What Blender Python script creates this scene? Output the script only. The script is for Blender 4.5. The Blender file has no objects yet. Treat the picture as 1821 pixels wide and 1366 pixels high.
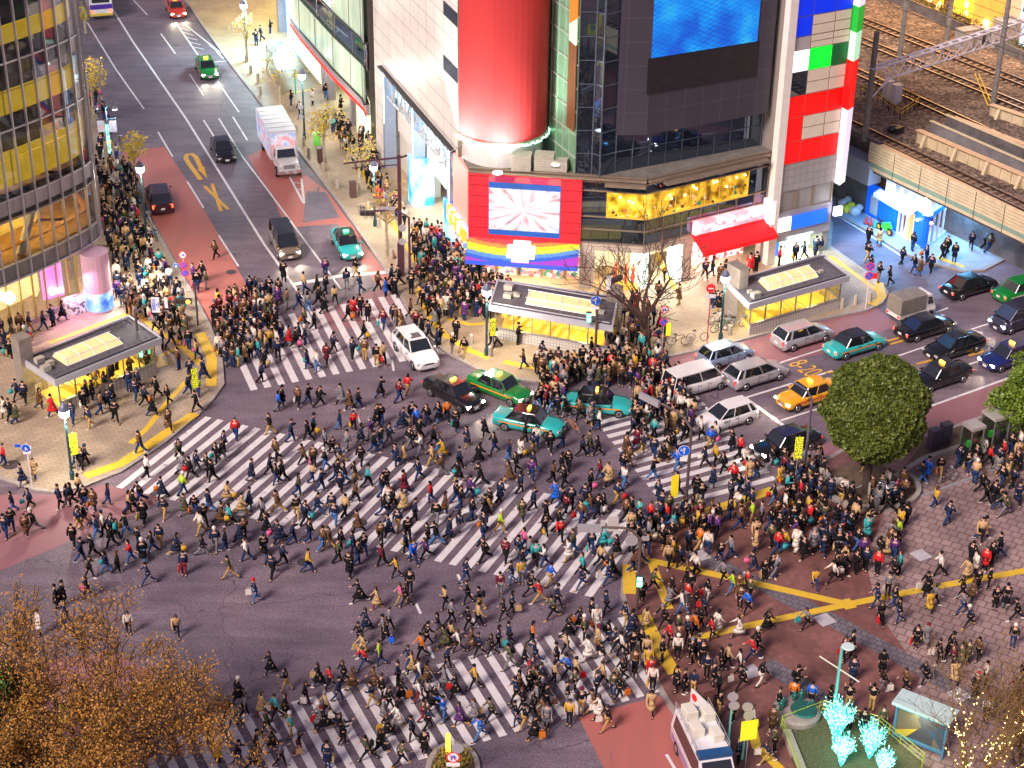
import bpy, math, random
import numpy as np
R = math.radians
# ---------------------------------------------------------------- camera, world, exposure
HC, FPX, PITCH, ROLL = 60.0, 3189.0, R(29.43), math.atan(90 / 5650)
sc = bpy.context.scene
COL = sc.collection
cd = bpy.data.cameras.new('camera'); cam = bpy.data.objects.new('camera', cd); COL.objects.link(cam)
cam.location = (0, 0, HC)
cam.rotation_mode = 'QUATERNION'
from mathutils import Matrix, Vector, Quaternion
cam.rotation_quaternion = (Matrix.Rotation(math.pi / 2 - PITCH, 3, 'X') @ Matrix.Rotation(ROLL, 3, 'Z')).to_quaternion()
cd.sensor_width = 36; cd.lens = 36 * FPX / 1821; cd.clip_end = 3000; cd.clip_start = 1
sc.camera = cam
sc.view_settings.view_transform = 'Standard'; sc.view_settings.look = 'None'; sc.view_settings.gamma = 1
sc.view_settings.exposure = 1.05
sc.cycles.max_bounces = 5; sc.cycles.diffuse_bounces = 2; sc.cycles.glossy_bounces = 3; sc.cycles.transmission_bounces = 4
sc.cycles.transparent_max_bounces = 8; sc.cycles.sample_clamp_indirect = 4; sc.cycles.sample_clamp_direct = 0
sc.cycles.caustics_reflective = False; sc.cycles.caustics_refractive = False
SUN_EL, SUN_AZ = R(42), R(-60)
w = bpy.data.worlds.new('World'); sc.world = w; w.use_nodes = True
nt = w.node_tree; bg = nt.nodes['Background']
sky = nt.nodes.new('ShaderNodeTexSky'); sky.sky_type = 'NISHITA'; sky.sun_disc = False
sky.sun_elevation = SUN_EL; sky.sun_rotation = SUN_AZ
tint = nt.nodes.new('ShaderNodeMix'); tint.data_type = 'RGBA'; tint.blend_type = 'MULTIPLY'; tint.inputs[0].default_value = 1
tint.inputs[7].default_value = (1.0, .60, .60, 1)
nt.links.new(sky.outputs[0], tint.inputs[6]); nt.links.new(tint.outputs[2], bg.inputs[0])
bg.inputs[1].default_value = 0.07
sl = bpy.data.lights.new('sun', 'SUN'); sl.energy = 2.0; sl.angle = R(18); sl.color = (1, .86, .80)
so = bpy.data.objects.new('sun', sl); COL.objects.link(so)
# soft light from the picture's left and a little from the camera's side
sdir = Vector((-.62 * math.cos(SUN_EL), -.785 * math.cos(SUN_EL), math.sin(SUN_EL)))
so.rotation_mode = 'QUATERNION'; so.rotation_quaternion = sdir.to_track_quat('Z', 'Y')
sky.sun_rotation = math.atan2(sdir.x, sdir.y)

# ---------------------------------------------------------------- picture <-> place
_fw = np.array([0, math.cos(PITCH), -math.sin(PITCH)]); _rt = np.array([1., 0, 0]); _up = np.cross(_rt, _fw)
_C = np.array([0, 0, HC])
def ray(px, py):
    x = px - 910.5; y = py - 683; c, s = math.cos(ROLL), math.sin(ROLL)
    return _rt * (x * c + y * s) - _up * (-x * s + y * c) + _fw * FPX
def g(px, py, z=0.0):                       # the point at height z seen at pixel (px, py) of the photograph
    d = ray(px, py); t = (z - HC) / d[2]; p = _C + d * t
    return (float(p[0]), float(p[1]))
def proj(p):
    d = np.array(p, float) - _C; X = d @ _rt; Y = -(d @ _up); Z = d @ _fw
    xr = X / Z * FPX; yr = Y / Z * FPX; c, s = math.cos(ROLL), math.sin(ROLL)
    return (xr * c - yr * s + 910.5, xr * s + yr * c + 683)
def hgt(b, py):                             # height above ground point b that is seen at pixel row py
    lo, hi = -3., 58.
    for _ in range(40):
        m = (lo + hi) / 2
        if proj((b[0], b[1], m))[1] > py: lo = m
        else: hi = m
    return lo

# ---------------------------------------------------------------- materials
_M = {}
def mat(name, col, rough=.6, metal=0., emit=None, es=1., noise=0., ns=2., bump=0., coat=0., spec=.5, alpha=None):
    if name in _M: return _M[name]
    m = bpy.data.materials.new(name); m.use_nodes = True; n = m.node_tree; b = n.nodes['Principled BSDF']
    c = (*col, 1) if len(col) == 3 else col
    b.inputs['Base Color'].default_value = c; b.inputs['Roughness'].default_value = rough
    b.inputs['Metallic'].default_value = metal; b.inputs['Coat Weight'].default_value = coat
    b.inputs['Specular IOR Level'].default_value = spec; b.inputs['Coat Roughness'].default_value = .05
    if noise:
        tc = n.nodes.new('ShaderNodeTexCoord'); nz = n.nodes.new('ShaderNodeTexNoise'); nz.inputs['Scale'].default_value = ns
        nz.inputs['Detail'].default_value = 5; nz.inputs['Roughness'].default_value = .65
        n.links.new(tc.outputs['Object'], nz.inputs['Vector'])
        mr = n.nodes.new('ShaderNodeMapRange'); mr.inputs[1].default_value = .25; mr.inputs[2].default_value = .75
        mr.inputs[3].default_value = 1 - noise; mr.inputs[4].default_value = 1 + noise
        n.links.new(nz.outputs['Fac'], mr.inputs[0])
        mx = n.nodes.new('ShaderNodeMix'); mx.data_type = 'RGBA'; mx.blend_type = 'MULTIPLY'; mx.inputs[0].default_value = 1
        mx.inputs[6].default_value = c; n.links.new(mr.outputs[0], mx.inputs[7]); n.links.new(mx.outputs[2], b.inputs['Base Color'])
        if bump:
            bp = n.nodes.new('ShaderNodeBump'); bp.inputs['Strength'].default_value = bump; bp.inputs['Distance'].default_value = .05
            n.links.new(nz.outputs['Fac'], bp.inputs['Height']); n.links.new(bp.outputs[0], b.inputs['Normal'])
    if emit:
        b.inputs['Emission Color'].default_value = (*emit, 1); b.inputs['Emission Strength'].default_value = es
    _M[name] = m; return m
def nodes(m): return m.node_tree.nodes, m.node_tree.links, m.node_tree.nodes['Principled BSDF']
def ramp(n, pts, interp='LINEAR'):
    r = n.new('ShaderNodeValToRGB'); r.color_ramp.interpolation = interp
    e = r.color_ramp.elements
    while len(e) < len(pts): e.new(.5)
    for k, (p, c) in enumerate(pts): e[k].position = p; e[k].color = (*c, 1)
    return r
def brickmat(name, c1, c2, mortar, bw, bh, rough=.7, rot=0., msize=.03, noise=.25, off=.5):
    if name in _M: return _M[name]
    m = mat(name, c1, rough); n, l, b = nodes(m)
    tc = n.new('ShaderNodeTexCoord'); mp = n.new('ShaderNodeMapping'); mp.inputs['Rotation'].default_value = (0, 0, rot)
    br = n.new('ShaderNodeTexBrick'); br.offset = off; br.inputs['Color1'].default_value = (*c1, 1); br.inputs['Color2'].default_value = (*c2, 1)
    br.inputs['Mortar'].default_value = (*mortar, 1); br.inputs['Scale'].default_value = 1
    br.inputs['Brick Width'].default_value = bw; br.inputs['Row Height'].default_value = bh; br.inputs['Mortar Size'].default_value = msize
    br.inputs['Mortar Smooth'].default_value = .3
    l.new(tc.outputs['Object'], mp.inputs[0]); l.new(mp.outputs[0], br.inputs['Vector'])
    nz = n.new('ShaderNodeTexNoise'); nz.inputs['Scale'].default_value = .35; nz.inputs['Detail'].default_value = 6; l.new(tc.outputs['Object'], nz.inputs['Vector'])
    mr = n.new('ShaderNodeMapRange'); mr.inputs[1].default_value = .3; mr.inputs[2].default_value = .7; mr.inputs[3].default_value = 1 - noise; mr.inputs[4].default_value = 1 + noise
    l.new(nz.outputs['Fac'], mr.inputs[0])
    mx = n.new('ShaderNodeMix'); mx.data_type = 'RGBA'; mx.blend_type = 'MULTIPLY'; mx.inputs[0].default_value = 1
    l.new(br.outputs['Color'], mx.inputs[6]); l.new(mr.outputs[0], mx.inputs[7]); l.new(mx.outputs[2], b.inputs['Base Color'])
    return m

# ---------------------------------------------------------------- mesh building
class MB:
    def __init__(s): s.v = []; s.f = []; s.m = []
    def add(s, vs, fs, mi=0):
        o = len(s.v); s.v += [tuple(map(float, p)) for p in vs]
        for f in fs: s.f.append(tuple(i + o for i in f)); s.m.append(mi)
        return s
    def hexa(s, a, b, mi=0):                 # a, b: two loops of equal length
        n = len(a); vs = list(a) + list(b)
        fs = [tuple(range(n))[::-1], tuple(range(n, 2 * n))] + [(i, (i + 1) % n, (i + 1) % n + n, i + n) for i in range(n)]
        return s.add(vs, fs, mi)
    def prism(s, poly, z0, z1, mi=0): return s.hexa([(x, y, z0) for x, y in poly], [(x, y, z1) for x, y in poly], mi)
    def box(s, c, d, rz=0., mi=0):
        cx, cy, cz = c; hx, hy, hz = d[0] / 2, d[1] / 2, d[2] / 2; co, si = math.cos(rz), math.sin(rz)
        q = [(cx + x * co - y * si, cy + x * si + y * co) for x, y in ((-hx, -hy), (hx, -hy), (hx, hy), (-hx, hy))]
        return s.prism(q, cz - hz, cz + hz, mi)
    def sheet(s, poly, z, mi=0):
        return s.add([(x, y, z) for x, y in poly], [tuple(range(len(poly)))], mi)
    def poly(s, pts, mi=0): return s.add(pts, [tuple(range(len(pts)))], mi)
    def ribbon(s, pts, wd, z0, z1=None, mi=0):   # flat strip along a polyline
        L, Rr = [], []
        for i, p in enumerate(pts):
            a = pts[max(0, i - 1)]; b = pts[min(len(pts) - 1, i + 1)]
            dx, dy = b[0] - a[0], b[1] - a[1]; d = math.hypot(dx, dy) or 1; nx, ny = -dy / d * wd / 2, dx / d * wd / 2
            L.append((p[0] + nx, p[1] + ny)); Rr.append((p[0] - nx, p[1] - ny))
        for i in range(len(pts) - 1):
            q = [Rr[i], Rr[i + 1], L[i + 1], L[i]]
            if z1 is None: s.sheet(q, z0, mi)
            else: s.prism(q, z0, z1, mi)
        return s
    def tube(s, p0, p1, r0, r1=None, n=8, mi=0, cap=True):
        r1 = r0 if r1 is None else r1
        a = Vector(p0); b = Vector(p1); d = (b - a)
        if d.length < 1e-6: return s
        q = d.to_track_quat('Z', 'Y'); A, B = [], []
        for i in range(n):
            t = 2 * math.pi * i / n; o = q @ Vector((math.cos(t), math.sin(t), 0)); A.append(a + o * r0); B.append(b + o * r1)
        fs = [(i, (i + 1) % n, (i + 1) % n + n, i + n) for i in range(n)]
        if cap: fs += [tuple(range(n))[::-1], tuple(range(n, 2 * n))]
        return s.add(A + B, fs, mi)
    def path(s, pts, r, n=6, mi=0):
        for i in range(len(pts) - 1): s.tube(pts[i], pts[i + 1], r[i] if isinstance(r, (list, tuple)) else r, r[i + 1] if isinstance(r, (list, tuple)) else r, n, mi)
        return s
    def lathe(s, prof, c=(0, 0, 0), n=16, mi=0, sx=1., sy=1.):
        vs = []; fs = []
        for r, z in prof:
            for i in range(n): t = 2 * math.pi * i / n; vs.append((c[0] + r * sx * math.cos(t), c[1] + r * sy * math.sin(t), c[2] + z))
        for k in range(len(prof) - 1):
            for i in range(n): j = (i + 1) % n; fs.append((k * n + i, k * n + j, (k + 1) * n + j, (k + 1) * n + i))
        fs += [tuple(range(n))[::-1], tuple(range((len(prof) - 1) * n, len(prof) * n))]
        return s.add(vs, fs, mi)
    def ball(s, c, r, n=10, mi=0):
        r = (r, r, r) if not isinstance(r, (tuple, list)) else r
        return s.lathe([(max(1e-3, math.sin(math.pi * k / 6)), -math.cos(math.pi * k / 6) * r[2]) for k in range(7)], c, n, mi, r[0], r[1])
    def split(s, name, m, par=None, **k):
        """one object per connected piece"""
        P = list(range(len(s.v)))
        def fd(i):
            while P[i] != i: P[i] = P[P[i]]; i = P[i]
            return i
        for f in s.f:
            for q in f[1:]: P[fd(q)] = fd(f[0])
        gr = {}
        for f, mi in zip(s.f, s.m): gr.setdefault(fd(f[0]), []).append((f, mi))
        for fs in gr.values():
            ids = sorted({i for f, _ in fs for i in f}); mp = {i: j for j, i in enumerate(ids)}; b = MB(); b.v = [s.v[i] for i in ids]; b.f = [tuple(mp[i] for i in f) for f, _ in fs]; mis = {mi for _, mi in fs}
            mm = m
            if isinstance(m, (list, tuple)) and len(mis) == 1: mm = m[list(mis)[0]]; b.m = [0] * len(b.f)
            else: b.m = [mi for _, mi in fs]
            b.build(name, mm, par, **k)
    def build(s, name, m, par=None, smooth=False, label=None, cat=None, group=None, kind=None, lab=None):
        me = bpy.data.meshes.new(name); off = tuple(par.location) if par is not None and par.get('_world') else (0, 0, 0)
        v = np.array(s.v, dtype=np.float32).reshape(-1, 3) - np.array(off, dtype=np.float32)
        me.from_pydata([tuple(p) for p in v.tolist()], [], s.f)
        for x in (m if isinstance(m, (list, tuple)) else [m]): me.materials.append(x)
        if any(s.m): me.polygons.foreach_set('material_index', s.m)
        if smooth: me.polygons.foreach_set('use_smooth', [True] * len(s.f))
        me.validate(); me.update()
        o = bpy.data.objects.new(name, me); COL.objects.link(o)
        if par is not None: o.parent = par; 
        if par is not None and par.get('_world'): o['_world'] = 1; o['_off'] = off
        tag(o, label, cat, group, kind)
        return o
def tag(o, label=None, cat=None, group=None, kind=None):
    for k, x in (('label', label), ('category', cat), ('group', group), ('kind', kind)):
        if x: o[k] = x
    return o
def thing(name, loc, label, cat, group=None, rz=0., world=True):
    o = bpy.data.objects.new(name, None); COL.objects.link(o); o.location = (loc[0], loc[1], loc[2] if len(loc) > 2 else 0)
    o.rotation_euler = (0, 0, rz); o.empty_display_size = .2
    if world and not rz: o['_world'] = 1
    return tag(o, label, cat, group)
class Part:
    """a part whose own children may be added: shares its parent's offset"""
def sub(par, mb, name, m, **k):
    """build a child of a part (mesh) that itself was built in world coordinates"""
    off = par.get('_off', None)
    if off is not None:
        mb.v = [(x - off[0], y - off[1], z - off[2]) for x, y, z in mb.v]
    return mb.build(name, m, None, **k) if par is None else _child(mb, name, m, par, k)
def _child(mb, name, m, par, k):
    w_ = par.get('_world'); 
    if w_: del par['_world']
    o = mb.build(name, m, par, **k)
    if w_: par['_world'] = 1
    return o
def light(name, typ, loc, energy, col=(1, 1, 1), size=.3, par=None, rot=None, spot=None):
    l = bpy.data.lights.new(name, typ); l.energy = energy; l.color = col
    if typ == 'AREA': l.size = size
    elif typ in ('POINT', 'SPOT'): l.shadow_soft_size = size
    if spot: l.spot_size = R(spot); l.spot_blend = .6
    o = bpy.data.objects.new(name, l); COL.objects.link(o)
    if par is not None:
        o.parent = par
        if par.get('_world'): loc = tuple(np.array(loc) - np.array(par.location))
    o.location = loc
    if rot is not None:
        o.rotation_mode = 'QUATERNION'; o.rotation_quaternion = Vector(rot).to_track_quat('-Z', 'Y')
    return o
class Fac:
    """a vertical wall plane from P0 to P1; u runs along it, v up, d outwards (to the camera's side)"""
    def __init__(s, P0, P1):
        s.o = np.array(P0, float); e = np.array(P1, float) - s.o; s.L = float(np.hypot(*e)); s.u = e / s.L
        n = np.array([s.u[1], -s.u[0]])
        if n @ (np.array([0, 0]) - s.o) < 0: n = -n
        s.n = n
    def xy(s, u, d=0.): q = s.o + s.u * u + s.n * d; return (float(q[0]), float(q[1]))
    def pt(s, u, v, d=0.): q = s.xy(u, d); return (q[0], q[1], v)
    def uv(s, px, py, d=0.):
        r = ray(px, py); n3 = np.array([s.n[0], s.n[1], 0]); q = np.array([*(s.o + s.n * d), 0])
        t = ((q - _C) @ n3) / (r @ n3); p = _C + r * t
        return float((p[:2] - s.o) @ s.u), float(p[2])
    def box(s, mb, u0, u1, v0, v1, d0=0., d1=.1, mi=0):
        if u0 > u1: u0, u1 = u1, u0
        if v0 > v1: v0, v1 = v1, v0
        q = [s.xy(u0, d0), s.xy(u1, d0), s.xy(u1, d1), s.xy(u0, d1)]
        return mb.prism(q, v0, v1, mi)
    def quad(s, mb, uvs, d=0., mi=0): return mb.poly([s.pt(u, v, d) for u, v in uvs], mi)
    def slab(s, mb, uvs, d0, d1, mi=0): return mb.hexa([s.pt(u, v, d0) for u, v in uvs], [s.pt(u, v, d1) for u, v in uvs], mi)
# ================================================================ GROUND
def G(*a): return [g(*q) for q in a]
def asphalt():
    m = mat('asphalt', (.06, .055, .065), .75); n, l, b = nodes(m)
    tc = n.new('ShaderNodeTexCoord')
    a = n.new('ShaderNodeTexNoise'); a.inputs['Scale'].default_value = .12; a.inputs['Detail'].default_value = 6; a.inputs['Roughness'].default_value = .6
    c = n.new('ShaderNodeTexNoise'); c.inputs['Scale'].default_value = 9; c.inputs['Detail'].default_value = 3
    mp = n.new('ShaderNodeMapping'); mp.inputs['Rotation'].default_value = (0, 0, R(-25)); mp.inputs['Scale'].default_value = (.5, 2.6, 1)
    l.new(tc.outputs['Object'], mp.inputs[0]); wv = n.new('ShaderNodeTexNoise'); wv.inputs['Scale'].default_value = .5; wv.inputs['Detail'].default_value = 4
    l.new(mp.outputs[0], wv.inputs['Vector'])
    for q in (a, c): l.new(tc.outputs['Object'], q.inputs['Vector'])
    r = ramp(n, [(.3, (.11, .09, .115)), (.5, (.165, .128, .158)), (.72, (.24, .18, .205))]); l.new(a.outputs['Fac'], r.inputs[0])
    s1 = n.new('ShaderNodeMapRange'); s1.inputs[1].default_value = .3; s1.inputs[2].default_value = .7; s1.inputs[3].default_value = .55; s1.inputs[4].default_value = 1.4; l.new(c.outputs['Fac'], s1.inputs[0])
    s2 = n.new('ShaderNodeMapRange'); s2.inputs[1].default_value = .3; s2.inputs[2].default_value = .7; s2.inputs[3].default_value = .8; s2.inputs[4].default_value = 1.2; l.new(wv.outputs['Fac'], s2.inputs[0])
    m1 = n.new('ShaderNodeMix'); m1.data_type = 'RGBA'; m1.blend_type = 'MULTIPLY'; m1.inputs[0].default_value = 1; l.new(r.outputs[0], m1.inputs[6]); l.new(s1.outputs[0], m1.inputs[7])
    m2 = n.new('ShaderNodeMix'); m2.data_type = 'RGBA'; m2.blend_type = 'MULTIPLY'; m2.inputs[0].default_value = 1; l.new(m1.outputs[2], m2.inputs[6]); l.new(s2.outputs[0], m2.inputs[7])
    # cracks and sealed joints
    dz = n.new('ShaderNodeTexNoise'); dz.inputs['Scale'].default_value = .6; dz.inputs['Detail'].default_value = 4; l.new(tc.outputs['Object'], dz.inputs['Vector'])
    dm = n.new('ShaderNodeMix'); dm.data_type = 'RGBA'; dm.blend_type = 'ADD'; dm.inputs[0].default_value = 2.2; dm.clamp_factor = False; l.new(tc.outputs['Object'], dm.inputs[6]); l.new(dz.outputs['Color'], dm.inputs[7])
    vo = n.new('ShaderNodeTexVoronoi'); vo.feature = 'DISTANCE_TO_EDGE'; vo.inputs['Scale'].default_value = .07; l.new(dm.outputs[2], vo.inputs['Vector'])
    cr = n.new('ShaderNodeMath'); cr.operation = 'LESS_THAN'; cr.inputs[1].default_value = .0022; l.new(vo.outputs['Distance'], cr.inputs[0])
    m3 = n.new('ShaderNodeMix'); m3.data_type = 'RGBA'; l.new(cr.outputs[0], m3.inputs[0]); l.new(m2.outputs[2], m3.inputs[6]); m3.inputs[7].default_value = (.085, .07, .09, 1)
    l.new(m3.outputs[2], b.inputs['Base Color'])
    b.inputs['Roughness'].default_value = .6
    bp = n.new('ShaderNodeBump'); bp.inputs['Strength'].default_value = .4; bp.inputs['Distance'].default_value = .02; l.new(c.outputs['Fac'], bp.inputs['Height']); l.new(bp.outputs[0], b.inputs['Normal'])
    return m
ASPH = asphalt()
def worn(name, col, dark, thr=.62, sc_=1.3, rough=.6, stretch=(1, 1, 1), rot=0.):
    m = mat(name, col, rough); n, l, b = nodes(m)
    tc = n.new('ShaderNodeTexCoord'); mp = n.new('ShaderNodeMapping'); mp.inputs['Scale'].default_value = stretch; mp.inputs['Rotation'].default_value = (0, 0, rot)
    l.new(tc.outputs['Object'], mp.inputs[0])
    a = n.new('ShaderNodeTexNoise'); a.inputs['Scale'].default_value = sc_; a.inputs['Detail'].default_value = 7; a.inputs['Roughness'].default_value = .65
    l.new(mp.outputs[0], a.inputs['Vector'])
    mid = tuple((c * .78 + d * .22) for c, d in zip(col, dark))
    r = ramp(n, [(.3, col), (thr - .08, mid), (thr, mid), (thr + .03, dark)]); l.new(a.outputs['Fac'], r.inputs[0]); l.new(r.outputs[0], b.inputs['Base Color'])
    return m
LANE = R(68)
RED = worn('red_asphalt', (.50, .15, .12), (.13, .11, .11), .64, .9, .6, (1, .12, 1), -LANE - math.pi / 2 + R(2))
RED2 = worn('dull_red_asphalt', (.30, .135, .15), (.2, .12, .14), .66, .5)
WHITE = worn('road_paint', (.80, .77, .76), (.33, .28, .30), .63, 1.6, .55)
YEL = worn('yellow_road_paint', (.80, .42, .05), (.3, .2, .08), .66, 1.2)
TAC = worn('tactile_yellow', (.80, .52, .03), (.40, .30, .10), .62, 2.2)
STONE = brickmat('pavement_stone', (.40, .31, .22), (.33, .26, .19), (.2, .15, .11), .6, .3, .65, R(-25), .02)
STONE2 = brickmat('sidewalk_block', (.46, .35, .22), (.38, .29, .19), (.22, .16, .1), .4, .2, .6, R(20), .02)
BRICK = brickmat('plaza_brick', (.25, .105, .085), (.17, .075, .065), (.17, .09, .085), .31, .31, .55, R(30), .02, .4)
TILE = brickmat('plaza_tile', (.36, .25, .23), (.29, .20, .19), (.17, .11, .11), .6, .6, .5, R(30), .05, .3)
BANDM = brickmat('plaza_band_stone', (.19, .165, .18), (.15, .13, .15), (.07, .06, .07), .4, .4, .55, R(30), .03, .3)
KERB = mat('kerb_stone', (.34, .30, .27), .7, noise=.25, ns=3)
mb = MB(); mb.sheet([(-400, -50), (400, -50), (400, 900), (-400, 900)], 0); mb.build('ground', ASPH, kind='structure')
def slab(name, pts, h, m, km=KERB, kw=.28):
    mb = MB(); mb.prism(pts, -.05, h); o = mb.build(name, m, kind='structure'); return o
def kerb(name, pts, h):
    mb = MB(); mb.ribbon(pts, .26, 0.0, h + .004); return mb.build(name, KERB, kind='structure')
K = .13
left_k = G((160, 158), (167, 200), (190, 250), (215, 300), (262, 385), (310, 470), (345, 530), (372, 580), (393, 640), (396, 685), (377, 712), (350, 740), (290, 790), (215, 840), (150, 866), (100, 877), (60, 872), (0, 850), (-60, 820))
farL = g(60, -60)
slab('pavement', [farL] + G((120, 60)) + left_k + [(-75, 95), (-75, 200)], K, STONE)
kerb('kerb', G((60, -60), (120, 60)) + left_k, K)
mid_k = G((290, -90), (330, 0), (368, 55), (400, 100), (430, 140), (500, 228), (560, 305), (610, 370), (665, 450), (700, 500), (720, 540), (750, 585), (790, 625), (850, 658), (900, 673), (950, 680), (1030, 675), (1100, 657), (1190, 635), (1260, 620), (1340, 600), (1450, 570), (1540, 553), (1568, 540), (1577, 522), (1560, 500), (1520, 472), (1475, 440), (1478, 400), (1465, 360))
slab('pavement', mid_k + [g(1300, 60), (-20, 230), (-52, 230)], K, STONE2)
kerb('kerb', mid_k, K)
right_k = G((1478, 377), (1545, 412), (1608, 452), (1665, 472), (1715, 484), (1750, 481), (1775, 468), (1821, 442), (1900, 400))
slab('pavement', right_k + [(70, 150), (70, 230), (26, 230)], K, mat('blue_lit_paving', (.30, .33, .38), .6, noise=.2, ns=2))
kerb('kerb', right_k, K)
plz_k = G((1255, 1380), (1240, 1330), (1208, 1281), (1180, 1236), (1150, 1180), (1122, 1120), (1108, 1060), (1112, 1000), (1150, 950), (1220, 920), (1300, 900), (1380, 872), (1425, 845), (1500, 800), (1580, 782), (1650, 775), (1740, 745), (1821, 712), (1950, 660))
slab('pavement', plz_k + [(80, 110), (80, 40), (8, 40)], .05, BRICK)
mb = MB(); mb.ribbon(plz_k, .3, 0.0, .054); mb.build('kerb', KERB, kind='structure')
mb = MB(); mb.sheet(G((1640, 800), (1960, 690), (2000, 1500), (1500, 1500), (1640, 1200), (1560, 1090), (1540, 1000), (1575, 900)), .062); mb.build('plaza_paving', TILE, kind='structure')
mb = MB(); mb.ribbon(G((1230, 985), (1361, 1045), (1480, 1105), (1600, 1170), (1720, 1240), (1900, 1340)), 1.15, .068); mb.ribbon(G((1361, 1180), (1500, 1270), (1640, 1380)), 1.15, .068)
mb.build('plaza_paving', BANDM, kind='structure')
mb = MB()
for q in [(1466, 1104), (1336, 1196), (1637, 989), (1706, 1238), (1245, 990), (1215, 585)]: 
    c = g(*q); mb.box((c[0], c[1], .075), (.95, .95, .012), R(30))
mb.build('manhole_cover', mat('cover_plate', (.5, .48, .5), .5, noise=.15), kind='structure')
mb = MB()
for q, r in [((20, 830), .55), ((411, 484), .4), ((457, 498), .4), ((314, 80), .35), ((440, 600), .35), ((957, 652), .5), ((1510, 345), .4), ((750, 300), .35), ((540, 1000), .4), ((835, 920), .5), ((640, 930), .45)]:
    c = g(*q); z = .14 if q in ((20, 830), (957, 652)) else .013
    mb.lathe([(r, 0), (r, .008)], (c[0], c[1], z), 16)
mb.build('manhole_cover', mat('iron_cover', (.10, .085, .09), .45, .4, noise=.3, ns=12), kind='structure')
# coloured road surfaces, 4 mm up
Z1, Z2, Z3 = .005, .010, .015
mb = MB()
mb.sheet(G((215, 270), (292, 261), (333, 322), (390, 420), (460, 545), (475, 575), (425, 590), (398, 588), (372, 578), (345, 530), (316, 470), (271, 388)), Z1)
mb.sheet(G((440, 278), (470, 262), (545, 312), (581, 340), (640, 420), (690, 491), (712, 528), (668, 505), (600, 398), (510, 405), (481, 345)), Z1)
mb.sheet(G((1029, 1275), (1173, 1238), (1208, 1281), (1250, 1370), (1270, 1420), (1100, 1420), (1074, 1366)), Z1)
mb.build('red_road_surface', RED, kind='structure')
mb = MB(); mb.sheet(G((545, 340), (579, 342), (604, 387), (538, 396)), Z2); mb.build('road_patch', ASPH, kind='structure')
mb = MB()
mb.sheet(G((-60, 905), (0, 880), (95, 880), (150, 868), (185, 862), (290, 886), (262, 905), (0, 1015), (-60, 1040)), Z1)
mb.sheet(G((1183, 640), (1250, 624), (1340, 603), (1457, 572), (1560, 548), (1600, 580), (1500, 610), (1480, 625), (1300, 668), (1200, 700), (1100, 670)), Z1)
mb.sheet(G((1640, 728), (1821, 664), (1950, 615), (1950, 660), (1821, 710), (1740, 743), (1650, 773), (1500, 800), (1430, 838), (1440, 800), (1540, 760)), Z1)
mb.sheet(G((10, 1180), (200, 1160), (330, 1225), (345, 1260), (120, 1310), (30, 1260)), Z1)
mb.sheet(G((560, 560), (690, 505), (725, 520), (745, 560), (700, 560), (600, 590)), Z1)
mb.build('red_road_surface', RED2, kind='structure')
# crosswalks
def lerp(a, b, t): return (a[0] + (b[0] - a[0]) * t, a[1] + (b[1] - a[1]) * t)
def crosswalk(A0, A1, B0, B1, n=None, hide=(), jit=0.):
    """A0->A1: the ends of the stripes along one edge, B0->B1 along the other (pixels)"""
    A0, A1, B0, B1 = g(*A0), g(*A1), g(*B0), g(*B1); mb = MB()
    if n is None:
        s = np.array(B0) - np.array(A0); s /= np.hypot(*s); e = np.array(A1) - np.array(A0)
        n = int(round(abs(e[0] * s[1] - e[1] * s[0]) / .9)) + 1
    for i in range(n):
        if i in hide: continue
        t0 = i / (n - 1) - .25 / (n - 1); t1 = i / (n - 1) + .25 / (n - 1)
        mb.sheet([lerp(A0, A1, t0), lerp(A0, A1, t1), lerp(B0, B1, t1), lerp(B0, B1, t0)], Z3)
    return mb.build('crosswalk', WHITE, kind='structure')
crosswalk((400, 581), (722, 520), (452, 694), (786, 630), 15)
crosswalk((371, 742), (1150, 918), (212, 868), (1046, 1061))
crosswalk((1052, 742), (1184, 903), (1232, 696), (1378, 850))
crosswalk((187, 1334), (1104, 1098), (260, 1490), (1192, 1225))
mb = MB()
for q in [((394, 744), (458, 757)), ]: pass
_lz = [0]
def line(*pts, w=.16): _lz[0] += 1; mb.ribbon(G(*pts), w, Z3 + (_lz[0] % 12) * .0006)
def dashes(a, b, n, w=.15, duty=.5):
    A, B = g(*a), g(*b)
    for i in range(n):
        mb.ribbon([lerp(A, B, i / n), lerp(A, B, (i + duty) / n)], w, Z3)
line((155, 40), (205, 122), (256, 194)); line((190, 0), (236, 74), (330, 210), (414, 345), (470, 435), (545, 540), (556, 560), w=.2)
line((237, 0), (262, 27), w=.15); line((286, 60), (312, 96)); line((281, 235), (307, 279)); line((333, 323), (362, 370)); line((389, 419), (424, 474))
line((362, 214), (380, 242)); line((389, 211), (432, 280), (481, 345), (545, 432), (606, 514)); line((414, 208), (440, 250))
line((387, 145), (425, 200)); line((337, 132), (362, 170), w=.1)
line((312, 40), (352, 98), w=.18); line((324, 40), (410, 108), w=.14); line((381, 111), (410, 108))
for t in (.15, .3, .45, .6, .75): line((312 + 40 * t, 40 + 58 * t), (332 + 42 * t, 47 + 55 * t), w=.12)
line((385, 92), (398, 105), w=.14); line((372, 80), (392, 96), w=.12)
line((515, 315), (540, 362), w=.18); line((536, 318), (541, 362), w=.18)
for t in (.2, .45, .7): line((515 + 25 * t, 315 + 47 * t), (536 + 5 * t, 318 + 44 * t), w=.12)
line((522, 506), (606, 491), (692, 484), w=.5); 
line((700, 660), (697, 640)); line((706, 688), (714, 706)); line((636, 740), (640, 752), w=.12)
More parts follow.
